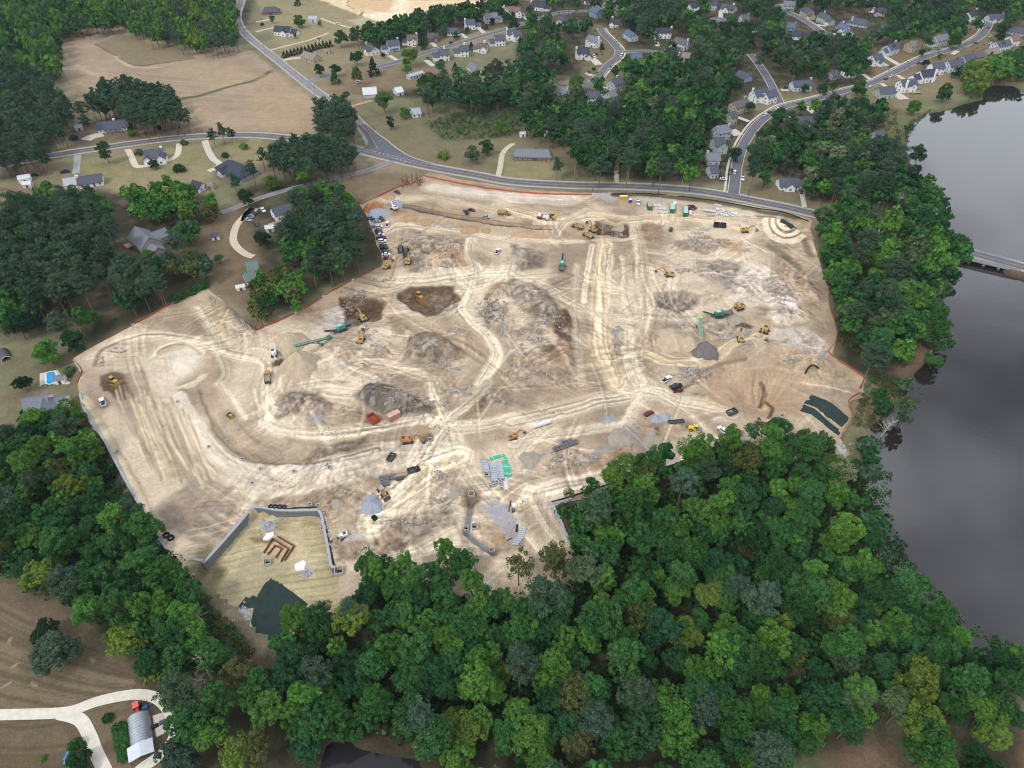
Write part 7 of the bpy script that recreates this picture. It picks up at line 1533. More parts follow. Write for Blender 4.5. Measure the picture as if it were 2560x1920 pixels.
fence('safety_fence','short orange fence below the lake rock outlet', S('2073,1133 2094,1148'),1.4); fence('safety_fence','short orange fence scrap by the lake inlet', S('2204,978 2235,1000'),1.2); fence('safety_fence','rusty orange fence on the lower side of the basin', S('460,1434 486,1445 521,1485 564,1514 612,1570'),1.2, mat('rust_mesh',(140,74,56),.8,.15,1), boards=6)
fence('safety_fence','rusty orange fence right of the dark matting', S('727,1598 761,1562 820,1540 905,1528'),1.1, MATS['rust_mesh']); fence('safety_fence','rusty fence inside the retaining wall corner', S('1406,1270 1404,1282 1424,1320 1432,1365 1440,1400'),1.0, MATS['rust_mesh']); fence('safety_fence','rusty fence at the bottom of the lower site corner', S('1422,1438 1440,1430'),1.0, MATS['rust_mesh'])
fence('silt_fence','black silt fence along the main road above the pipe yard', S('1530,487 1600,485 1700,492 1800,505 1900,523 1960,532 2022,555'),.8, M_SILT); fence('silt_fence','black silt fence beside the southern ramp', S('1378,1256 1404,1250 1491,1222 1600,1188 1660,1172 1737,1143 1800,1128'),.9, M_SILT)
M_BLOCK = mat('wall_block',(122,122,126),.9,.1,1.2, bump=.3); M_COPE = mat('wall_cope',(160,164,170),.85,.08,1)
def wall(label, pts, h, top=0.0, t=.9, courses=5):
 w = smooth(W(pts, top),5); o = w[0]; root = thing('retaining_wall', label, 'wall',(o[0], o[1], top)); n = len(w); ch = h / courses
 L = [];
 for i, p in enumerate(w):
  a, b = w[max(i - 1,0)], w[min(i + 1, n - 1)]; tx, ty = b[0] - a[0], b[1] - a[1]; l_ = math.hypot(tx, ty) + 1e-9; L.append((p[0] - o[0], p[1] - o[1], -ty / l_, tx / l_))
 def band(nm, z0, z1, wd, m):
  vs = []; fs = []
  for i, (x, y, nx, ny) in enumerate(L):
   for s, z in ((-wd / 2, z0),(-wd / 2, z1),(wd / 2, z1),(wd / 2, z0)): vs.append((x + nx * s, y + ny * s, z))
   if i: q = 4 * (i - 1); fs += [(q, q + 1, q + 5, q + 4),(q + 1, q + 2, q + 6, q + 5),(q + 2, q + 3, q + 7, q + 6)]
  MB().add(vs, fs).build(nm, m, root)
 for c in range(courses): band('block_course', -h + c * ch, -h + (c + 1) * ch - .05, t - (.05 if c % 2 else 0), M_BLOCK)
 band('wall_core', -h, -.06, t - .22, mat('wall_joint',(92,92,96),.9,.1,1)); band('coping', -.04,.3, t + .06, M_COPE)
 return root
wall('long grey retaining wall between the site and the western wood', S('200,985 214,1028 255,1090 318,1208 390,1328 430,1372 480,1396 508,1402'),4.6,.1); wall('tall grey retaining wall along the upper edge of the basin', S('508,1402 520,1396 612,1292 622,1276 645,1268 700,1276 770,1276 795,1275'),4.6,.1)
wall('grey retaining wall on the right side of the basin', S('796,1276 804,1290 812,1330 822,1380 828,1414 838,1418'),4.2,.1); wall('grey corner retaining wall beside the southern wood', S('1378,1256 1390,1280 1404,1308 1412,1332 1420,1344'),3.2,.1); wall('low grey wall under the silt fence ramp', S('1384,1258 1404,1254 1430,1246'),3.0,.1)
# ------------------------------------------------------------------ heaps
M_SAND = mat('sand_heap',(184,166,140),.95,.14,.5, bump=.5); M_GR2 = mat('blue_grey_gravel',(152,158,168),.95,.12,1.5, bump=.6); M_DIRT2 = mat('dirt_heap',(170,142,108),.95,.16,.6, bump=.5); M_DKGR = mat('dark_gravel',(112,108,104),.95,.16,.8, bump=.5); M_SPOIL = mat('grey_spoil',(160,150,134),.95,.14,.5, bump=.5)
def heap(tl, x, y, rx, ry, h, m, label, rot=0.0, seed=0, px=None, flat=.0, name=None):
 g_ = G(*(px or T1(tl, x, y))); rng = random.Random(seed + int(x)); nr, na = 9,34; ph = rng.uniform(0,6)
 o = mk(name or ('gravel_pile' if m in (M_GR2, M_DKGR) else 'dirt_mound'), None, None, g_); vs = []; fs = []
 for i in range(nr + 1):
  r = i / nr
  for j in range(na):
   a = 2 * math.pi * j / na; wob = 1 + .12 * math.sin(3 * a + ph) + .07 * math.sin(7 * a + 2 * ph) + .05 * math.sin(13 * a)
   u, v = math.cos(a) * r * rx * wob, math.sin(a) * r * ry * wob; xx, yy = rot2(rot, u, v)
   zz = h * (max(0,1 - r - flat) / (1 - flat)) ** .92 * (1 + .07 * math.sin(5 * a + ph) * r * 2) + rng.uniform(-.05,.05) * h * .4
   if flat and r < .35: zz += rng.uniform(-.06,.06) * h
   gz = Z(g_[0] + xx, g_[1] + yy) - g_[2]
   vs.append((xx, yy, (zz if r < 1 else -.25) + gz * r))
 for i in range(nr):
  for j in range(na): fs.append((i * na + j, i * na + (j + 1) % na, (i + 1) * na + (j + 1) % na, (i + 1) * na + j))
 mb = MB(); mb.add(vs, fs); me = mb.mesh('heap', m, True); o.data = me if False else None
 bpy.data.objects.remove(o); o = mk(name or ('gravel_pile' if m in (M_GR2, M_DKGR) else 'dirt_mound'), me, None, g_); tag(o, label, 'gravel pile' if m in (M_GR2, M_DKGR) else 'dirt mound'); return o
for a_ in (('11',1060,190,7,6.5,3.6, M_GR2,'large blue-grey gravel heap above the parked cars'),('11',1225,95,4.5,4,2, M_GR2,'blue-grey gravel heap north of the digging excavator'),('11',1155,48,4.4,4,1.8, M_DIRT2,'brown dirt mound nearest the orange fence corner'),('11',1325,228,4.7,5,2.2, M_DIRT2,'first brown mound below the trench'),('11',1470,262,4.4,4.6,2.2, M_DIRT2,'second brown mound below the trench'),('11',1655,290,4.2,4.4,1.9, M_SPOIL, 'third mound below the trench, greyer'),('11',1840,328,5.6,5.2,2.3, M_DIRT2,'fourth and widest brown mound below the trench'),('11',1992,335,3,3.2,1.4, M_DIRT2,'fifth small mound below the trench'),
   ('11',1720,168,3.4,3.6,1.6, M_DIRT2,'single brown mound above the trench'),('11',1490,132,2.9,3,1.4, M_DIRT2,'left one of two joined mounds above the trench'),('11',1580,148,3.1,3,1.4, M_DIRT2,'right one of two joined mounds above the trench'),('11',300,1310,8,9,6.5, M_SAND, 'upper sand cone below the stacking conveyor'),('11',385,1500,8.6,9.5,8.6, M_SAND, 'great sand cone under the end of the stacking conveyor'),('21',1390,1290,8.5,9,5, M_SAND, 'broad pale sand heap left of the dark gravel heap'),('21',1530,1320,6.5,7,5, M_SAND, 'second pale sand heap beside the dark gravel heap'),('21',1665,1380,6,7.5,5.6, M_DKGR, 'dark grey gravel heap under the pale green conveyor'),
   ('12',1000,1050,4.2,4.9,3, M_GR2,'smooth blue-grey gravel heap beside the orange loader'),('12',765,1245,3.4,3.8,2.6, M_SAND, 'sand heap beside the basin wall'),('12',705,1035,2.4,2.6,1.2, M_SPOIL, 'small spoil heap above the basin wall'),('12',1720,940,2.1,4,1.3, M_SPOIL, 'grey-brown heap left of the pipe trench'),('12',1370,415,2.2,2.6,1.3, M_SPOIL, 'grey spoil mound by the orange excavator'),('12',1455,400,2.7,2.6,1.5, M_DIRT2,'ochre mound by the orange excavator'),('12',2100,1345,2.7,3,1.6, M_DIRT2,'brown mound in the pipe yard corner'),
   ('22',1245,305,2.7,2.8,1.6, M_GR2,'left lobe of the grey gravel heap beside the maroon car'),('22',1320,285,2.9,2.6,1.5, M_GR2,'right lobe of the grey gravel heap beside the maroon car'),('22',150,650,4.2,4.6,2.2, M_SPOIL, 'grey spoil heap right of the pipe stacks'),('22',930,470,5,5.5,2.8, M_SPOIL, 'grey ramp heap above the southern cut'),('22',1210,480,4,4.4,2, M_SPOIL, 'pale heap on the southern ramp'),('21',1930,1100,4.6,4.4,2.4, M_SPOIL, 'brown feed heap behind the eastern crusher'),('21',920,320,4,3,1.3, M_SPOIL, 'low heap beside the brown pit'),('21',120,238,1.8,1.7,0.9, M_DIRT2,'small mound at the end of the trench'),('13',20,10,.1,.1,.1, M_DIRT2,'x')):
 if a_[7] != 'x': heap(*a_[:8], seed=3)
# ------------------------------------------------------------------ loose rock
def rubble(name, label, spots, m, seed, cat='rubble'):
 rng = np.random.RandomState(seed); V, Fc, Cc = [], [], []; o = 0
 base = np.array([(1,0,0),(0,1,0),(-1,0,0),(0,-1,0),(0,0,1),(0,0,-1)], float); fb = np.array([(0,1,4),(1,2,4),(2,3,4),(3,0,4),(1,0,5),(2,1,5),(3,2,5),(0,3,5)])
 for tl, x, y, rx, ry, n, s0, s1 in spots:
  c = T1(tl, x, y); ph = rng.uniform(0,50); n = int(n * m[2]); uv = rng.normal(size=(n * 6,2)) * .62
  ok = fbm(uv[:, 0] * 2.2 + ph, uv[:, 1] * 2.2 - ph, .8,3, seed) > .5 + .12 * np.hypot(uv[:, 0], uv[:, 1])
  for u, v in uv[ok][:n]:
   g_ = G(c[0] + u * rx / 3.456, c[1] + v * ry / 3.456)
   s = s0 + (s1 - s0) * rng.uniform(0,1) ** 2.2; q = base * rng.uniform(.5,1.4,(6,3)) * s * np.array([1,1,.7]); t_ = rng.uniform(0,6.28); R_ = np.array([[math.cos(t_),-math.sin(t_),0], [math.sin(t_), math.cos(t_),0], [0,0,1]])
   V.append(q @ R_.T + np.array([g_[0], g_[1], g_[2] + s * .25])); Fc.append(fb + o); o += 6; w = rng.uniform(0,1); Cc.append(np.repeat([(lin(m[0]) * w + lin(m[1]) * (1 - w)) * rng.uniform(.8,1.1)], 6,0))
 me = np_mesh(name, np.concatenate(V), np.concatenate(Fc), np.concatenate(Cc), attr='soil', mats=[M_SITE]); tag(mk(name, me), label, cat, None, 'stuff')
M_ROCKW = ((198,192,184),(150,134,114),1.0); M_ROCKG = ((176,166,152),(136,122,104),1.0); M_RIP = ((186,188,192),(150,150,152),1.0)
rubble('rock_rubble','pale broken rock strewn over the site', [('11',860,880,110,40,260,.25,.7),('11',1080,760,90,40,160,.25,.6),('11',1630,480,90,55,260,.3,.9),('11',1640,610,90,40,200,.25,.7),('11',1070,1365,52,55,300,.3,.6),('11',955,1490,48,32,140,.25,.5),('11',1680,1000,80,40,220,.25,.6),('11',1740,1180,80,55,220,.25,.6),('11',2120,1120,70,120,260,.25,.7),('11',1640,1490,130,60,420,.25,.6),('11',960,1220,90,50,200,.25,.7),('11',1130,1600,80,40,160,.25,.6),
 ('12',1400,130,140,70,620,.25,.6),('12',1200,40,160,40,300,.25,.6),('12',1100,190,160,70,200,.25,.6),('12',1760,50,110,50,200,.25,.7),('12',1650,190,40,30,90,.25,.5),('12',190,610,45,22,80,.25,.6),('12',1600,1010,110,45,220,.25,.6),('12',1330,1190,260,30,160,.25,.6),('12',1590,790,70,40,120,.25,.6),('12',800,920,60,20,60,.25,.6),('12',220,230,60,40,90,.25,.6),('22',460,650,200,50,320,.25,.7),('22',990,520,80,25,120,.25,.6),('22',1110,390,40,40,50,.25,.6),('22',340,720,60,30,90,.25,.6),
 ('21',300,1100,110,60,260,.25,.7),('21',150,1230,130,80,260,.25,.7),('21',100,1560,150,80,360,.25,.7),('21',440,1640,90,30,160,.25,.6),('21',1640,440,200,60,620,.25,.7),('21',930,370,60,22,110,.25,.6),('21',1500,680,110,40,200,.25,.6),('21',1820,660,110,50,200,.25,.6),('21',2020,1260,60,70,260,.3,.8),('21',1560,1590,180,60,420,.3,.8),('21',2020,500,40,22,70,.25,.6),('31',220,1450,70,35,160,.3,.7),('31',420,1420,90,40,160,.3,.7),('31',140,880,110,90,160,.3,.8),('31',30,770,70,30,70,.3,.8),('01',1010,1370,80,22,90,.25,.6),('01',1850,940,60,60,90,.25,.6),('01',2100,1160,110,90,140,.25,.6),('01',880,1480,30,50,60,.25,.6)], M_ROCKW, 31)
rubble('boulder_heap','heap of large grey boulders in the middle of the site', [('11',2030,1030,90,75,150,.5,1.3),('11',790,1010,60,40,60,.5,1.2),('11',2000,1050,50,50,60,.8,1.5)], M_ROCKG, 32)
rubble('field_stones','small stones scattered everywhere on the bare soil', [('11',1500,900,1000,700,1500,.12,.4),('21',1000,800,1000,750,1600,.12,.4),('12',1000,500,1000,480,1500,.12,.38),('22',700,250,700,250,500,.12,.38),('02',1500,500,500,500,300,.1,.3)], M_ROCKG, 33)
rubble('rip_rap_apron','pale rip-rap stone apron in the basin', [('12',95,1225,75,50,520,.18,.4),('12',430,1640,52,32,300,.18,.4),('03',2110,300,45,75,420,.18,.4),('03',2060,340,40,40,160,.18,.4)], M_RIP, 34); rubble('rip_rap_outlet','white rock outlet beside the lake inlet', [('32',650,555,75,45,420,.25,.6)], M_ROCKW, 35)
# ------------------------------------------------------------------ basin fittings
M_TARP = mat('white_tarpaulin',(238,238,240),.6,.03,1); M_MATG = mat('green_matting',(42,56,53),.95,.22,.3, bump=.3); M_BAFF = mat('baffle_netting',(122,82,56),.9,.12,1)
def slab(name, px, m, label, cat, h=.15, z=None, bumpy=0.0):
 q = [G(*p) for p in px]; o = q[0]; n = len(q); vs = []; cx = sum(p[0] for p in q) / n; cy = sum(p[1] for p in q) / n; rng = random.Random(n)
 fs = []; rings = 6
 for i in range(rings + 1):
  t_ = i / rings
  for k in range(n * 3):
   a, b = q[k // 3], q[(k // 3 + 1) % n]; u = (k % 3) / 3; x = a[0] + (b[0] - a[0]) * u; y = a[1] + (b[1] - a[1]) * u; x = x + (cx - x) * t_; y = y + (cy - y) * t_
   vs.append((x - o[0], y - o[1], Z(x, y) - o[2] + (h + rng.uniform(0, bumpy) if i else -.05)))
 m_ = n * 3
 for i in range(rings):
  for k in range(m_): fs.append((i * m_ + k, i * m_ + (k + 1) % m_, (i + 1) * m_ + (k + 1) % m_, (i + 1) * m_ + k))
 ob = MB().add(vs, fs).build(name, m); ob.location = o; return tag(ob, label, cat)
slab('erosion_matting', S('592,1516 612,1490 620,1494 630,1486 640,1490 662,1455 677,1440 700,1455 730,1475 773,1508 756,1540 735,1560 710,1600 690,1625 640,1600 625,1555 632,1520 622,1500 600,1522'), M_MATG, 'large dark green erosion matting on the basin slope','matting', .16, bumpy=.08)
slab('erosion_matting', T('32','370,85 440,110 600,200 705,290 690,330 640,375 560,320 450,240 390,190 310,165'), M_MATG, 'upper strip of dark green matting near the lake','matting', .16, bumpy=.08); slab('erosion_matting', T('32','305,170 390,205 470,270 570,360 640,410 615,450 540,400 420,300 350,255 270,230'), M_MATG, 'lower strip of dark green matting near the lake','matting', .16, bumpy=.08)
slab('erosion_matting', T('31','105,225 150,245 210,275 250,310 205,320 160,290 100,265'), M_MATG, 'small dark green mat on the sediment terraces','matting', .16)
slab('tarpaulin', S('656,1347 668,1332 685,1329 687,1340 672,1350 658,1350'), M_TARP, 'white tarpaulin apron upper left in the basin','tarpaulin', .5, bumpy=.2); slab('tarpaulin', S('736,1412 760,1399 768,1405 762,1424 740,1427 736,1420'), M_TARP, 'white tarpaulin apron on the right of the basin','tarpaulin', .5, bumpy=.2)
for i, s_ in enumerate(('660,1383 682,1348 722,1373 703,1405','670,1388 688,1365 706,1372 690,1395','694,1342 736,1366 712,1402')):
 w_ = [G(*p) for p in S(s_)]; o_ = w_[0]; rt = thing('baffle_fence',('outer brown sediment baffle of the basin','inner brown sediment baffle of the basin','right hand brown sediment baffle of the basin')[i], 'baffle', o_)
 for a_, b_ in zip(w_, w_[1:]):
  va, vb = Vector(a_) - Vector(o_), Vector(b_) - Vector(o_); MB().beam(va + Vector((0,0,.5)), vb + Vector((0,0,.5)),.3,1.0).build('netting_panel', M_BAFF, rt); MB().box(vb.x, vb.y, .6,.15,.15,1.4).build('stake', M_STAKE, rt)
M_PRE = mat('precast_concrete',(178,178,176),.9,.1,1); M_HOLE = mat('dark_opening',(40,40,42),.9,.05,1)
def box_struct(px, label, s=1.5, h=1.0, name='catch_basin', rz=.2, ring=False):
 g_ = G(*px); o = thing(name, label, 'concrete box' if not ring else 'manhole', g_, rz); mb = MB()
 if ring: mb.ring((0,0,-.1),(0,0, h), s / 2, s / 2 - .18,14)
 else:
  t_ = .2
  for dx, dy, a, b in ((-s / 2 + t_ / 2,0, t_, s),(s / 2 - t_ / 2,0, t_, s),(0,-s / 2 + t_ / 2, s - 2 * t_, t_),(0, s / 2 - t_ / 2, s - 2 * t_, t_)): mb.box(dx, dy, h / 2 - .1, a, b, h)
 mb.build('shell', M_PRE, o); MB().box(0,0,.1, s * .55, s * .55,.1).build('opening', M_HOLE, o); return o
for tl, x_, y_, s_, lab in (('12',100,1545,2.4,'concrete riser box in the straw basin'),('12',1862,958,2.4,'concrete box at the head of the pipe trench'),('12',1817,1255,1.9,'dark concrete box where the pipe trench bends'),('12',2040,1437,2.0,'concrete box at the lower end of the pipe trench'),('12',1505,485,1.8,'concrete box being set by the orange excavator'),('12',635,725,1.6,'concrete box on the graded road edge'),('12',720,1625,3.0,'wide concrete box at the basin wall end'),('32',122,278,2.0,'concrete box left of the lake matting'),('12',468,1042,1.4,'concrete box above the basin wall'),('12',540,1052,1.4,'second concrete box above the basin wall'),('12',40,735,1.2,'inlet box on the lower graded road'),
  ('02',1805,545,1.2,'inlet box, upper left on the graded road'),('02',1960,495,1.2,'inlet box, right on the graded road'),('02',2092,650,1.3,'inlet box beside the graded road bend'),('02',2180,860,1.3,'inlet box at the lowest road bend'),('02',1535,155,1.1,'inlet box near the cul-de-sac'),('02',1700,55,1.1,'inlet box at the upper graded road'),('02',2058,398,1.0,'small inlet box on the inner bend'),('02',1012,590,1.4,'concrete box on the western wall'),('12',1995,790,2.2,'flat concrete slab box in the pipe yard'),('12',1890,1240,2.4,'white concrete cover on the pale yard')):
 box_struct(T1(tl, x_, y_), lab, s_, s_ * .55)
box_struct(T1('12',330,760),'brown rusted inlet box on the graded road',1.4,.8)
for i, (x_, y_) in enumerate(((585,1110),(597,1172),(612,1240),(626,1308),(645,1385),(652,1455),(660,1510),(663,1530))): box_struct(T1('12', x_, y_),'round concrete ring beside the basin wall, number %s from the top' % ('one two three four five six seven eight'.split()[i]),1.3,.5,'manhole_ring', ring=True)
for i, (x_, y_) in enumerate(((2050,855),(2080,853),(2110,848),(2130,833),(2060,880),(2108,865),(2030,890),(2120,908))): box_struct(T1('12', x_, y_),'square concrete riser in front of the pipe stacks',1.3,.9,'concrete_riser', rz=RND.uniform(0,1))['group'] = 'risers in front of the pipe stacks'
for i, (x_, y_) in enumerate(((880,1200),(870,1215),(895,1238),(898,1262),(920,1175),(935,1190),(945,1195),(905,1205))): box_struct(T1('21', x_, y_),'concrete riser in the loose cluster between the haul roads',1.5,1.0,'concrete_riser', rz=RND.uniform(0,1))['group'] = 'risers between the haul roads'
# ------------------------------------------------------------------ pipes and stores
M_PIPE = mat('concrete_pipe',(172,178,184),.85,.1,1); M_PVC = mat('green_pvc',(70,190,150),.5,.06,1); M_WPIPE = mat('white_pipe',(220,222,222),.7,.06,1)
def pipe_me(L, r, m): return MB().ring((-L / 2,0, r),(L / 2,0, r), r, r * .78,12).mesh('pipe', m)
P24, P32, PW = pipe_me(2.6,.24, M_PIPE), pipe_me(2.5,.4, M_PIPE), pipe_me(2.4,.3, M_WPIPE)
def pipe(px, me, rz, label, group, dz=0.0, name='concrete_pipe'):
 g_ = G(*px); tag(mk(name, me, None, (g_[0], g_[1], g_[2] + dz), rz), label, 'pipe', group)
for (x0, y0, x1, y1, n_, lab) in ((1965,650,1995,770,16,'concrete pipe in the left stack of the pipe yard'),(2045,690,2062,835,19,'concrete pipe in the middle stack of the pipe yard'),(2098,675,2120,820,19,'concrete pipe in the right stack beside the green bundles')):
 for i in range(n_): pipe(T1('12', x0 + (x1 - x0) * i / (n_ - 1), y0 + (y1 - y0) * i / (n_ - 1)), P24,-.05,'%s, %s from the top' % (lab, ORD[i]), lab + 's', RND.uniform(0,.5))
for i, (x_, y_) in enumerate(((92,1252),(90,1268),(86,1285),(80,1302),(76,1318),(70,1335),(52,1352),(42,1372),(26,1390))): pipe(T1('22', x_, y_), P32,-.06,'large concrete pipe laid out at the lower track, number %s from the top' % 'one two three four five six seven eight nine'.split()[i], None)
for x_, y_, r_, lab in ((2160,690,-1.5,'bundle of green pipes, upper one beside the stacks'),(2152,750,-1.5,'bundle of green pipes, lower left beside the stacks'),(2182,755,-1.45,'bundle of green pipes, lower right beside the stacks'),(2085,635,.35,'long green pipe bundle above the stacks'),(None, None, 0,'')):
 if x_ is None: continue
 g_ = G(*T1('12', x_, y_)); o_ = thing('pipe_bundle', lab, 'pipe bundle', g_, r_)
 for i in range(4):
  for j in range(2): MB().cyl((-3,-.55 + .36 * i, .2 + .34 * j),(3,-.55 + .36 * i, .2 + .34 * j),.17,8).build('green_pipe', M_PVC, o_)
 for s_ in (-1.8,1.8): MB().box(s_, 0,.38,.12,1.6,.8).build('strap', M_TAGW, o_)
g_ = G(*T1('12',2157,860)); o_ = thing('white_pipe_bundle','bundle of white pipes at the foot of the right stack','pipe bundle', g_, -1.5)
for i in range(5): MB().cyl((-3,-.6 + .3 * i, .15),(3,-.6 + .3 * i, .15),.14,8).build('white_pipe', M_WPIPE, o_)
for j, (y_, x0, n_) in enumerate(((120,1218,7),(145,1250,8),(175,1268,8))):
 for i in range(n_): pipe(T1('21', x0 + i * 11, y_ + i * 1), PW, 1.45,'white concrete pipe, %s in the %s row between the green containers' % (ORD[i], ORD[j]),'white pipes between the green containers',0)
for i in range(10): pipe(T1('21',1655 + i * 11,165 + i * 1.5), PW, 1.2,'white pipe, %s from the left in the big pipe rack of the yard' % ORD[i], 'white pipes in the yard rack', .5)
for i in range(46):
 u = RND.uniform(0,1); pipe(T1('21',1770 + 170 * u + RND.uniform(-18,18),165 + 30 * u + RND.uniform(-22,40) * (1.3 - u)), PW if i % 3 else P24, RND.uniform(0,3),'white pipe fitting scattered at the east end of the yard','white pipe fittings in the yard', RND.uniform(0,.3),'pipe_fitting')
for i in range(8): pipe(T1('21',1690 + i * 9,205 + (i % 2) * 5), P24,.8,'grey pipe ring, %s from the left below the yard rack' % ORD[i], 'grey rings below the yard rack',0,'pipe_ring')
for i in range(4): pipe(T1('21',1752 + i * 16,110 + i * 4), PW, .6,'white pipe, %s from the left by the silt fence above the yard' % ORD[i], 'white pipes by the silt fence',0)
for i in range(10): pipe(T1('21',1640 + (i % 5) * 14 + (i // 5) * 6,318 + (i % 3) * 6), P24, RND.uniform(0,3),'concrete ring in the loose group left of the black tanks','rings left of the black tanks',0,'pipe_ring')
M_CONT = mat('container_green',(44,112,78),.6,.1,1); M_CROOF = mat('container_roof',(166,200,188),.6,.08,1)
def container(tl, a_, b_, w_, h_, m_, roof, label, name='shipping_container', ribs=8):
 p, q = G(*T1(tl, *a_)), G(*T1(tl, *b_)); L = math.dist(p[:2], q[:2]); rz = math.atan2(q[1] - p[1], q[0] - p[0]); o = thing(name, label, 'container',((p[0] + q[0]) / 2,(p[1] + q[1]) / 2,(p[2] + q[2]) / 2), rz)
 MB().box(0,0, h_ / 2 + .1, L, w_, h_).build('body', m_, o); MB().box(0,0, h_ + .16, L + .06, w_ + .06,.1).build('roof', roof, o)
 for i in range(ribs):
  for s in (-1,1): MB().box(-L / 2 + L * (i + .5) / ribs, s * (w_ / 2 + .03), h_ / 2 + .1,.16,.08, h_ * .92).build('rib', m_, o)
 for s in (-1,1): MB().box(-L / 2 - .03, s * w_ * .24, h_ / 2 + .1,.06, w_ * .44, h_ * .92).build('door', m_, o)
 return o
container('21',(1190,160),(1182,112),2.6,2.6, M_CONT, mat('container_tan',(176,160,142),.7,.1,1),'green container with tan roof in the pipe yard'); container('21',(1382,185),(1384,130),2.6,2.6, M_CONT, M_CROOF, 'green container with pale roof in the middle of the yard'); container('21',(1495,215),(1497,160),2.6,2.6, M_CONT, M_CROOF, 'green container with pale roof beside the red pickup')
container('12',(1145,325),(1240,265),2.5,2.6, mat('container_pink',(186,136,124),.7,.12,1), mat('container_dusty',(196,164,150),.8,.12,1),'dusty pink container beside the haul road')
def skip(tl, a_, b_, w_, h_, m_, label, name='skip'):
 p, q = G(*T1(tl, *a_)), G(*T1(tl, *b_)); L = math.dist(p[:2], q[:2]); rz = math.atan2(q[1] - p[1], q[0] - p[0]); o = thing(name, label, 'skip',((p[0] + q[0]) / 2,(p[1] + q[1]) / 2,(p[2] + q[2]) / 2), rz)
 for s in (-1,1): MB().box(0, s * w_ / 2, h_ / 2 + .1, L, .12, h_).build('side', m_, o)
 for s in (-1,1): MB().box(s * L / 2,0, h_ / 2 + .1,.12, w_ - .14, h_ * .96).build('end', m_, o)
 MB().box(0,0,.15, L - .1, w_ - .1,.1).build('floor', m_, o)
 for i in range(4):
  for s in (-1,1): MB().box(-L * .4 + i * L * .27, s * (w_ / 2 + .09), h_ / 2 + .1,.1,.08, h_ * .9).build('rib', m_, o)
 return o
M_RUSTR = mat('rust_red',(166,78,56),.8,.14,1); skip('12',(985,285),(1045,345),3.4,2.0, M_RUSTR, 'rust red open skip beside the haul road'); skip('12',(1190,610),(1150,675),2.2,1.2, M_DKST, 'dark steel dump body lying on the graded road'); skip('22',(1862,262),(1935,238),2.6,1.2, M_DKST, 'dark steel trench tray above the lower basin'); skip('21',(1740,295),(1790,300),2.6,2.2, M_SILT, 'left one of two black tanks below the pipe yard','storage_tank'); skip('21',(1796,300),(1845,305),2.6,2.2, M_SILT, 'right one of two black tanks below the pipe yard','storage_tank')
skip('12',(1312,765),(1375,745),2.4,1.0, M_DKST, 'steel trench box lying open beside the block pallets','trench_box'); skip('12',(1375,750),(1410,735),2.2,1.0, M_SILT, 'black trench box right of the open steel one','trench_box'); skip('22',(1350,335),(1485,325),1.6,.7, M_DKST, 'low steel grating bench beside the grey gravel heap','grating'); skip('12',(1010,1175),(1040,1155),1.8,1.0, M_BLK, 'small black bin on the lower yard','bin')
M_PAL = mat('block_grey',(116,116,120),.9,.12,2); M_PALT = mat('block_tan',(190,164,130),.9,.12,2)
def pallets(tl, x0, y0, dx, dy, nx, ux, uy, ny, m_, lab, grp, s=1.25, skipn=0):
 mb = MB(); mb.box(0,0,.6, s, s, .9); me = mb.mesh('block_stack', m_); mb2 = MB(); mb2.box(0,0,.08, s + .1, s + .1,.14); pm = mb2.mesh('pallet', M_STAKE)
 mg = MB(); mg.box(0,0,.62,.05, s + .02,.92); mg.box(0,0,.62, s + .02,.05,.92); gm = mg.mesh('joint', M_DKST)
 for j in range(ny):
  for i in range(nx):
   g_ = G(*T1(tl, x0 + dx * i + ux * j + RND.uniform(-2,2), y0 + dy * i + uy * j)); o = thing('block_pallet','%s, %s in the %s row' % (lab, ORD[i], ORD[j]),'pallet', g_, RND.uniform(.1,.25), grp); mk('block_stack', me, o); mk('pallet', pm, o); mk('joint', gm, o)
pallets('12',1075,815,26,-4,3,6,22,4, M_PAL, 'pallet of grey wall blocks beside the orange loader','grey block pallets by the loader',1.02); pallets('12',1165,800,28,-4,2,6,24,2, M_PAL, 'pallet of flat grey blocks beside the tan stacks','flat grey block pallets',1.05); pallets('12',1205,785,26,-6,4,2,24,2, M_PALT, 'pallet of tan wall blocks','tan block pallets',1.02)
pallets('22',365,560,26,-9,8,8,22,2, M_PAL, 'pallet of grey blocks on the southern cut','grey block pallets on the southern cut',1.05); pallets('22',440,510,24,-6,4,0,0,1, M_PAL, 'single grey block pallet above the double row','upper grey block pallets on the southern cut',1.0); pallets('12',1220,835,18,-5,4,0,0,1, M_DKST, 'dark steel panel stack below the tan blocks','dark panel stacks', .8)
# portable toilets
for i in range(4):
 g_ = G(*T1('21',938 + i * 17,62)); o_ = thing('portable_toilet','%s yellow portable toilet beside the site entrance' % ('leftmost','second','third','rightmost')[i], 'portable toilet', g_, 0,'portable toilets'); MB().box(0,0,1.1,1.2,1.2,2.2).build('cabin', mat('toilet_yellow',(222,178,50),.5,.05,1), o_); MB().box(0,0,2.3,1.3,1.3,.2, top=(.8,.8)).build('roof', M_TAGW, o_); MB().box(0,-.62,1.05,.8,.05,1.8).build('door', mat('toilet_door',(200,156,40),.5,.05,1), o_)
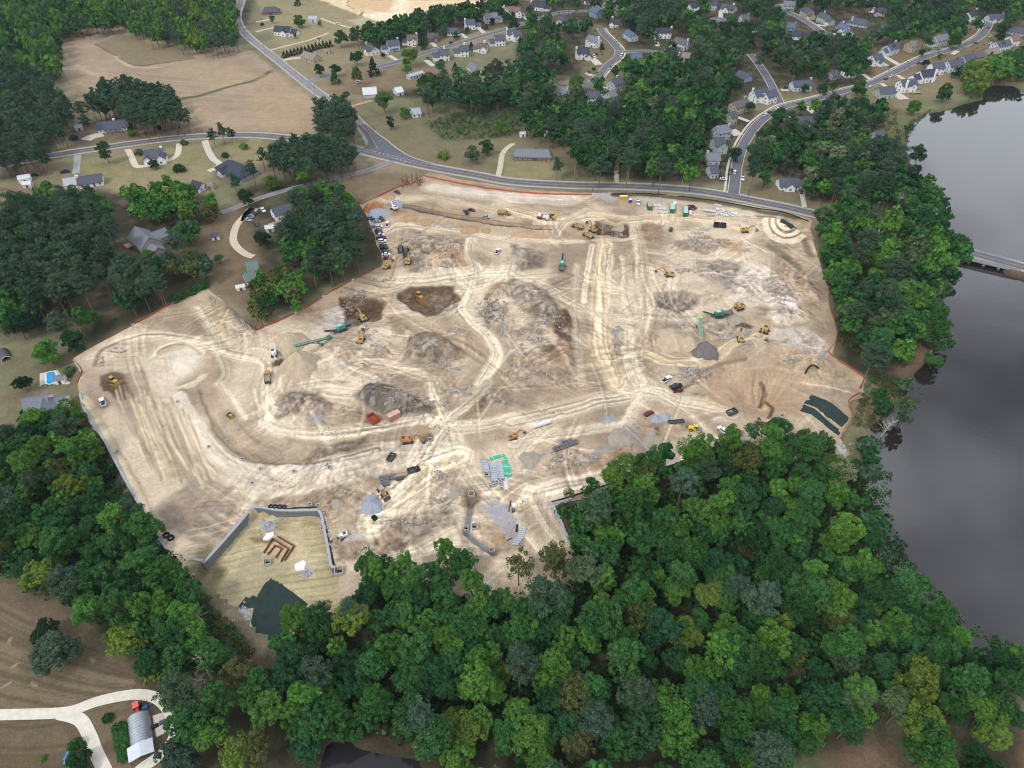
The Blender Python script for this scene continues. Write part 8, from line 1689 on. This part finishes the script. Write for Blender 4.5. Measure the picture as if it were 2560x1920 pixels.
# white tank, trailer, hoses, small stores
g_ = G(*T1('22',255,358)); o_ = thing('white_tank','long white cylindrical tank lying beside the haul road','tank', g_, heading('22',(210,375),(300,345))); MB().cyl((-4,0,1.0),(4,0,1.0),.95,16).build('shell', M_WPIPE, o_)
for s_ in (-2.5,2.5): MB().box(s_, 0,.3,.4,1.8,.6).build('cradle', M_DKST, o_)
g_ = G(*T1('22',1925,490)); o_ = thing('flatbed_trailer','grey flatbed trailer behind the white pickup','trailer', g_, heading('22',(1960,510),(1890,465))); MB().box(0,0,.7,5.5,2.1,.2).build('deck', M_GREYM, o_); MB().box(3.6,0,.6,1.8,.2,.2).build('drawbar', M_DKST, o_); wheel_set(o_, [(x_, y_) for x_ in (-.8,.2) for y_ in (-1.1,1.1)], .38,.25)
for s_ in (-1,1): MB().box(0, s_ * 1.05,1.0,5.4,.06,.4).build('side_rail', M_DKST, o_)
def hose(label, px, r, m_, name='hose'):
 w_ = smooth([G(*p) for p in px], 5); o = w_[0]; mb = MB()
 for a_, b_ in zip(w_, w_[1:]): mb.cyl((a_[0] - o[0], a_[1] - o[1], a_[2] - o[2] + r),(b_[0] - o[0], b_[1] - o[1], b_[2] - o[2] + r), r, 6, cap=False)
 ob = mb.build(name, m_); ob.location = o; tag(ob, label, name.replace('_',' '))
hose('thick black hose arched on the lower basin slope', T('31','320,1575 340,1535 370,1505 400,1505 435,1530'),.4, M_BLK); hose('black drain hose lying along the basin wall top', S('715,1275 740,1271 770,1270 796,1268'),.3, M_BLK); hose('black hose hanging over the basin wall', S('812,1300 806,1318 820,1330'),.22, M_BLK); hose('black pipe laid on the right basin wall', S('822,1380 826,1400 830,1416'),.45, M_BLK, 'drain_pipe'); hose('black pipe lying on the pale yard', T('22','45,1220 38,1280'),.35, M_BLK, 'drain_pipe'); hose('dark steel bar by the welding table', T('12','2200,1010 2185,1105'),.25, M_DKST, 'steel_bar'); hose('dark beam at the yard edge of the gravel', T('12','2170,1355 2212,1335'),.25, M_DKST, 'steel_bar')
for i, (x_, y_, lab) in enumerate(((128,1062,'leftmost black hose coil on the basin wall'),(165,1062,'second black hose coil on the basin wall'),(205,1064,'third black hose coil on the basin wall'),(245,1066,'rightmost black hose coil on the basin wall'))):
 g_ = G(*T1('12', x_, y_)); tag(mk('hose_coil', MB().ring((0,0,0),(0,0,.5),.95,.5,12).mesh('hose_coil', M_BLK), None, g_), lab, 'hose coil')
for x_, y_, lab in ((1440,1312,'black tyre ring on the western wall corner'),(1478,1335,'black drum cluster on the western wall corner')):
 g_ = G(*T1('02', x_, y_)); tag(mk('hose_coil', MB().ring((0,0,0),(0,0,.7),1.3,.7,12).mesh('hose_coil', M_BLK), None, g_), lab, 'hose coil')
for x_, y_, s_, m_, lab in ((60,1090,1.6, M_PALT, 'tan work table among tools on the pale yard'),(20,1060,1.2, M_TAGW, 'white crate beside the tan work table'),(70,1030,1.0, M_TAGW, 'small white crate above the tan work table'),(10,1100,1.0, M_DKST, 'dark crate below the tan work table')):
 g_ = G(*T1('22', x_, y_)); o_ = thing('work_crate', lab, 'crate', g_, .3); MB().box(0,0,.5, s_, s_ * 1.3,1).build('box', m_, o_); MB().box(0,0,1.03, s_ + .1, s_ * 1.35,.08).build('lid', m_, o_)
for x_, y_, m_, lab in ((1020,90, mat('tarp_blue',(52,92,150),.7,.1,1),'blue and white mixer beside the portable toilets'),(1540,195, M_TAGW, 'white tank beside the third green container'),(1405,118, M_TAGW, 'white water tank in the middle of the yard'),(1935,318, M_WPIPE, 'white tank left of the brown survey mound')):
 if x_ == 1935: continue
 g_ = G(*T1('21', x_, y_)); o_ = thing('yard_tank', lab, 'tank', g_, .2); MB().cyl((0,0,.3),(0,0,2.2),1.1,12).build('shell', m_, o_); MB().cyl((0,0,2.2),(0,0,2.7),1.0,12,.3).build('top', M_TAGW, o_)
g_ = G(*T1('21',265,235)); o_ = thing('mixer_truck','red and white concrete mixer at the trench end','mixer truck', g_, heading('21',(230,230),(310,245))); wheel_set(o_, [(x_, y_) for x_ in (-2.5,-1.2,2.6) for y_ in (-1,1)], .5,.4); MB().box(0,0,.9,7.5,1.2,.3).build('chassis', M_DKST, o_); MB().box(3,0,1.9,1.7,2.2,1.9, top=(.85,.95)).build('cab', M_WPAINT, o_); MB().cyl((-3,0,2.6),(-.6,0,2.2),.7,12,1.2).cyl((-.6,0,2.2),(1.8,0,1.7),1.2,12,.8).build('drum', M_WPIPE, o_); MB().cyl((-1,0,2.3),(.2,0,2.05),1.24,12).build('drum_band', M_RED, o_)
# stump heap by the road
g_ = G(*T1('10',1340,1590)); o_ = thing('stump_heap','heap of brown uprooted stumps at the orange fence corner','stump heap', g_); M_STUMP = mat('stump_wood',(128,92,66),.95,.2,1)
for i in range(16):
 x_, y_ = RND.uniform(-7,7), RND.uniform(-4,4); a_ = RND.uniform(0,6.28); L_ = RND.uniform(2,6); MB().cyl((x_, y_, .4),(x_ + math.cos(a_) * L_, y_ + math.sin(a_) * L_ * .5,.6 + RND.uniform(0,4)),.45,6,.2).build('stump', M_STUMP, o_)
for i in range(3): MB().cyl((-2 + 3 * i, 0,0),(-2.6 + 3.2 * i, .5,7),.4,6,.2).build('trunk', M_STUMP, o_)
# people on the site
M_SKIN = mat('skin',(190,146,120),.7,.03,1); M_VEST = mat('safety_vest',(206,206,60),.7,.05,1); M_JEAN = mat('work_trousers',(70,76,92),.9,.05,1)
def person(tl, x, y, label, vest=None, rz=0.0):
 g_ = G(*T1(tl, x, y)); o = thing('person', label, 'person', g_, rz); mb = MB()
 for s in (-1,1): mb.cyl((0, s * .11,.85),(.05 * s, s * .13,.06),.1,8,.07); mb.box(.08, s * .13,.05,.28,.1,.1); mb.cyl((0, s * .2,1.4),(.06, s * .3,1.1),.06,8,.05); mb.cyl((.06, s * .3,1.1),(.14, s * .3,.85),.05,8,.04)
 mb.cyl((0,0,.82),(0,0,1.15),.17,10,.16); mb.cyl((0,0,1.15),(0,0,1.45),.17,10,.2); mb.cyl((0,0,1.45),(0,0,1.58),.08,8); mb.cyl((0,0,1.55),(0,0,1.68),.09,10,.11); mb.cyl((0,0,1.68),(0,0,1.78),.11,10,.06); mb.build('body', M_JEAN, o)
 MB().cyl((0,0,.95),(0,0,1.46),.2,10,.22).build('vest', vest or M_VEST, o); MB().cyl((0,0,1.69),(0,0,1.82),.13,10,.07).build('hard_hat', M_TAGW, o)
person('12',1003,600,'worker in a bright vest standing on the graded road', None, 1); person('12',1492,650,'worker standing below the orange excavator', M_TAGW, 2); person('12',1728,678,'worker standing at the haul road edge', M_VEST, .5); person('10',1288,1415,'person in white at the roadside, left of two', M_TAGW, 0); person('10',1303,1416,'person in white at the roadside, right of two', M_TAGW, 1)
# ------------------------------------------------------------------ farm corner, pool, bridge, poles
M_TIN = mat('corrugated_tin',(168,172,180),.45,.1,1, metal=.4); g_ = G(*T1('03',1222,1405)); a_, b_ = G(*T1('03',1200,1230)), G(*T1('03',1235,1500)); rz_ = math.atan2(b_[1] - a_[1], b_[0] - a_[0]); Lq = 9.5
o_ = thing('metal_barn','arched corrugated metal barn with flat tin lean-to beside the white drive','barn', g_, rz_); rr_ = 3.1; n_ = 14
for i in range(11):      # corrugated rings
 x0 = -Lq * .75 + i * Lq / 11; mb = MB(); vs = []; fs = []
 for x_, k_ in ((x0,.98),(x0 + Lq / 22,1.03),(x0 + Lq / 11,.98)):
  for j in range(n_ + 1):
   t_ = math.pi * j / n_; vs.append((x_, math.cos(t_) * rr_ * k_, math.sin(t_) * rr_ * .95 * k_))
 for k_ in range(2):
  for j in range(n_): q_ = k_ * (n_ + 1) + j; fs.append((q_, q_ + 1, q_ + n_ + 2, q_ + n_ + 1))
 mb.add(vs, fs).build('arch_panel', M_TIN, o_, True)
MB().add([(-Lq * .745, math.cos(math.pi * j / n_) * rr_ * .97, math.sin(math.pi * j / n_) * rr_ * .92) for j in range(n_ + 1)], [tuple(range(n_ + 1))]).build('end_wall', M_TIN, o_)
x0 = Lq * .25; MB().add([(x0,-3.4,2.6),(x0 + 4.2,-3.4,2.3),(x0 + 4.2,0,3.0),(x0,0,3.4),(x0 + 4.2,3.4,2.3),(x0,3.4,2.6)], [(0,1,2,3),(3,2,4,5)]).build('lean_to_roof', mat('bright_tin',(204,208,216),.4,.06,1, metal=.2), o_)
for sx in (x0 + .4, x0 + 3.9):
 for sy in (-3.2,0,3.2): MB().box(sx, sy, 1.1,.2,.2,2.3).build('post', M_DKST, o_)
struct(slab('concrete_pad', T('03','1310,1200 1420,1165 1465,1340 1345,1395'), M_CONC, 'concrete pad beside the metal barn','pad', .12)); q_ = bpy.data.objects['concrete_pad']; del q_['category']
for x_, y_, m_, lab in ((1340,1300, M_BLK, 'black engine part on the concrete pad'),(1405,1265, M_DKST, 'dark machine part at the right of the concrete pad'),(1255,1140, MATS['tarp_blue'], 'blue cart beside the red tractor'),(1768,1490, mat('orange_box',(240,176,60),.6,.05,1),'small orange box in the lower yard')):
 g_ = G(*T1('03', x_, y_)); o_ = thing('farm_implement', lab, 'implement',(g_[0], g_[1], g_[2] + .12),.5); MB().box(0,0,.4,1.8,1.1,.7, top=(.8,.9)).build('body', m_, o_); MB().cyl((.9,0,.5),(2.0,.2,.7),.12,6).build('arm', m_, o_)
g_ = G(*T1('03',585,1590)); tp_ = slab('tarpaulin', T('03','540,1600 575,1530 615,1500 625,1520 600,1600 600,1659 560,1659'), mat('blue_tarp',(110,146,176),.5,.2,1.5),'blue crumpled tarpaulin under the field edge tree','tarpaulin', .8, bumpy=.6)
o_ = thing('board_stack','stack of yellow boards on the pond bank','boards', G(*T1('13',1440,1475)),-.6)
for i in range(6): MB().box(RND.uniform(-.4,.4),-1.2 + .45 * i, .15,5,.32,.12).build('board', mat('yellow_board',(224,168,60),.7,.1,1), o_)
pl = slab('pool_terrace', T('01','335,1560 500,1530 540,1600 610,1640 600,1659 335,1659') + T('02','335,20'), M_CONC, 'pale terrace round the swimming pool','terrace', .15)
p_ = T('01','400,1570 425,1555 470,1550 480,1570 482,1625 470,1645 430,1659 405,1655'); wp = [G(*q) for q in p_]; o_ = thing('swimming_pool','turquoise swimming pool beside the grey roofed house','pool', wp[0]); z_ = wp[0][2] + .2
MB().add([(a - wp[0][0], b - wp[0][1], .24) for a, b, c in wp], [tuple(range(len(wp)))]).build('water', mat('pool_water',(60,160,214),.1,.06,.5, spec=.5), o_); gp = grow([(a - wp[0][0], b - wp[0][1]) for a, b, c in wp], .6); n_ = len(wp)
MB().add([(a - wp[0][0], b - wp[0][1], .30) for a, b, c in wp] + [(a, b, .30) for a, b in gp], [(i, (i + 1) % n_, (i + 1) % n_ + n_, i + n_) for i in range(n_)]).build('coping', M_TAGW, o_)
shed('01',530,1635,4,3.5,2.4,.2,'white','grey','white pool shed beside the terrace'); shed('01',1548,248,3,3,2.2,.3,'tan','grey','small play tower with grey roof behind the beige house','play_tower','play tower')
g_ = G(*T1('01',45,1415)); o_ = thing('poly_tunnel','dark garden tunnel on the far western lawn','tunnel', g_, heading('01',(60,1450),(30,1380))); MB().add([(x_, math.cos(math.pi * j / 10) * 2.2, math.sin(math.pi * j / 10) * 2.3) for x_ in (-4,4) for j in range(11)], [(j, j + 1, j + 12, j + 11) for j in range(10)] + [tuple(range(11,22))]).build('cover', mat('tunnel_cover',(86,88,92),.6,.1,1), o_, True); MB().ring((-4.05,0,0),(-3.95,0,0),2.3,2.1,16).build('hoop', M_TAGW, o_)
# bridge
dx_, dy_ = BR1[0] - BR0[0], BR1[1] - BR0[1]; Lb = math.hypot(dx_, dy_); o_ = thing('road_bridge','low concrete road bridge crossing the lake','bridge',((BR0[0] + BR1[0]) / 2,(BR0[1] + BR1[1]) / 2,0), math.atan2(dy_, dx_)); MB().box(0,0,-.45, Lb + 10,10.4,1.0).build('deck', M_COPE, o_)
for s_ in (-1,1):
 MB().box(0, s_ * 5.0,.45, Lb + 10,.35,.8).build('parapet', M_COPE, o_); MB().box(0, s_ * 5.0,1.0, Lb + 10,.2,.12).build('rail', M_STEEL, o_)
 for i in range(8): MB().box(-Lb / 2 + Lb * i / 7, s_ * 5.0,.9,.2,.25,.3).build('rail_post', M_STEEL, o_)
for i in range(3): MB().box(-Lb * .3 + Lb * .3 * i, 0,-2.6,1.2,8.5,3.6).build('pier', M_CONC, o_)
# utility poles with wires
M_POLE = mat('pole_wood',(150,140,128),.9,.12,2); POLES = [('00',600,1255,'utility pole by the sandy yard, far west'),('01',745,1305,'leaning pole stub above the orange fence'),('10',1160,1120,'utility pole in the meadow beside the junction'),('10',1665,1310,'utility pole in the scrub by the road'),('20',535,1555,'utility pole in front of the roadside pines'),('20',1003,1560,'utility pole right of the dirt track'),('20',1470,1590,'utility pole left of the side street mouth'),('10',80,465,'utility pole on the north road, farthest'),('10',300,640,'utility pole on the north road, middle'),('10',512,840,'utility pole on the north road by the junction pines'),('31',1190,240,'utility pole by the lake point'),('00',1705,1240,'utility pole beside the concrete drive')]
tops = []
for tl, x_, y_, lab in POLES:
 g_ = G(*T1(tl, x_, y_)); o_ = thing('utility_pole', lab, 'utility pole', g_); MB().cyl((0,0,-.3),(0,0,10),.17,8,.11).build('shaft', M_POLE, o_); MB().box(0,0,9.4,2.4,.14,.16,.3).build('cross_arm', M_POLE, o_); MB().cyl((.3,0,7.6),(.3,0,8.6),.25,8).build('transformer', M_STEEL, o_); tops.append((g_[0], g_[1], g_[2] + 9.5))
M_WIRE = mat('wire',(70,70,74),.6,.02,1)
for i, j, lab in ((2,3,'overhead wire across the meadow'),(3,4,'overhead wire past the brick ranch house'),(4,5,'overhead wire before the roadside pines'),(5,6,'overhead wire right of the dirt track'),(7,8,'overhead wire on the north road, upper span'),(8,9,'overhead wire on the north road, lower span'),(9,2,'overhead wire over the junction')):
 a_, b_ = Vector(tops[i]), Vector(tops[j]); mb = MB(); pr = None
 for off in (-.9,.9):
  pr = None
  for k in range(9):
   t_ = k / 8; p_ = a_.lerp(b_, t_) + Vector((0, off, -2.2 * 4 * t_ * (1 - t_)))
   if pr is not None: mb.cyl(pr - a_, p_ - a_, .035,4, cap=False)
   pr = p_
 ob = mb.build('overhead_wire', M_WIRE); ob.location = a_; tag(ob, lab, 'wire')
# bare dead trees
def snag(tl, x, y, h, label, lean=(0,0)):
 g_ = G(*T1(tl, x, y)); o = thing('dead_tree', label, 'dead tree', g_); rng = random.Random(int(x)); mb = MB(); top = (lean[0], lean[1], h)
 MB().cyl((0,0,-.3), top, .3,6,.08).build('trunk', M_DEAD, o)
 for i in range(26):
  t_ = rng.uniform(.35,1); a_ = rng.uniform(0,6.28); L_ = rng.uniform(1.5,4) * (1.2 - t_ * .5); p_ = Vector(top) * t_; q_ = p_ + Vector((math.cos(a_) * L_, math.sin(a_) * L_, L_ * rng.uniform(.1,.7))); mb.cyl(p_, q_, .09,5,.04, cap=False)
  for k in range(2): a2 = a_ + rng.uniform(-.9,.9); m_ = p_.lerp(q_, .6); mb.cyl(m_, m_ + Vector((math.cos(a2) * L_ * .5, math.sin(a2) * L_ * .5, L_ * .3)),.05,4,.02, cap=False)
 mb.build('branches', M_DEAD, o)
snag('03',1840,900,15,'bare grey dead tree among the basin wood'); snag('03',1740,1010,9,'small bare dead tree below the larger dead one',(1,0)); snag('31',1370,1420,13,'pale bare tree leaning over the lake shore',(6,2)); snag('32',960,470,9,'bare branches at the lake inlet',(3,1)); snag('33',60,1420,11,'bare limbed tree left of the lower clearing',(2,2)); snag('13',510,720,9,'bare grey crown behind the dark matting'); snag('03',1800,440,7,'fallen bare trunk by the basin fence',(-6,4))
# ------------------------------------------------------------------ thin summer haze
mb = MB(); mb.box(0,480,105,1700,1140,232); hz = mb.build('haze', None); hm = bpy.data.materials.new('haze_air'); hm.use_nodes = True
hn, hl = hm.node_tree.nodes, hm.node_tree.links; hn.clear(); ho = hn.new('ShaderNodeOutputMaterial'); hv = hn.new('ShaderNodeVolumePrincipled')
hv.inputs['Color'].default_value = (.80,.88,1.0,1); hv.inputs['Density'].default_value = .00005; hv.inputs['Anisotropy'].default_value = .2; hl.new(hv.outputs[0], ho.inputs['Volume'])
hz.data.materials.append(hm); hz['kind'] = 'stuff'; hz['label'] = 'thin pale summer haze over the whole place'
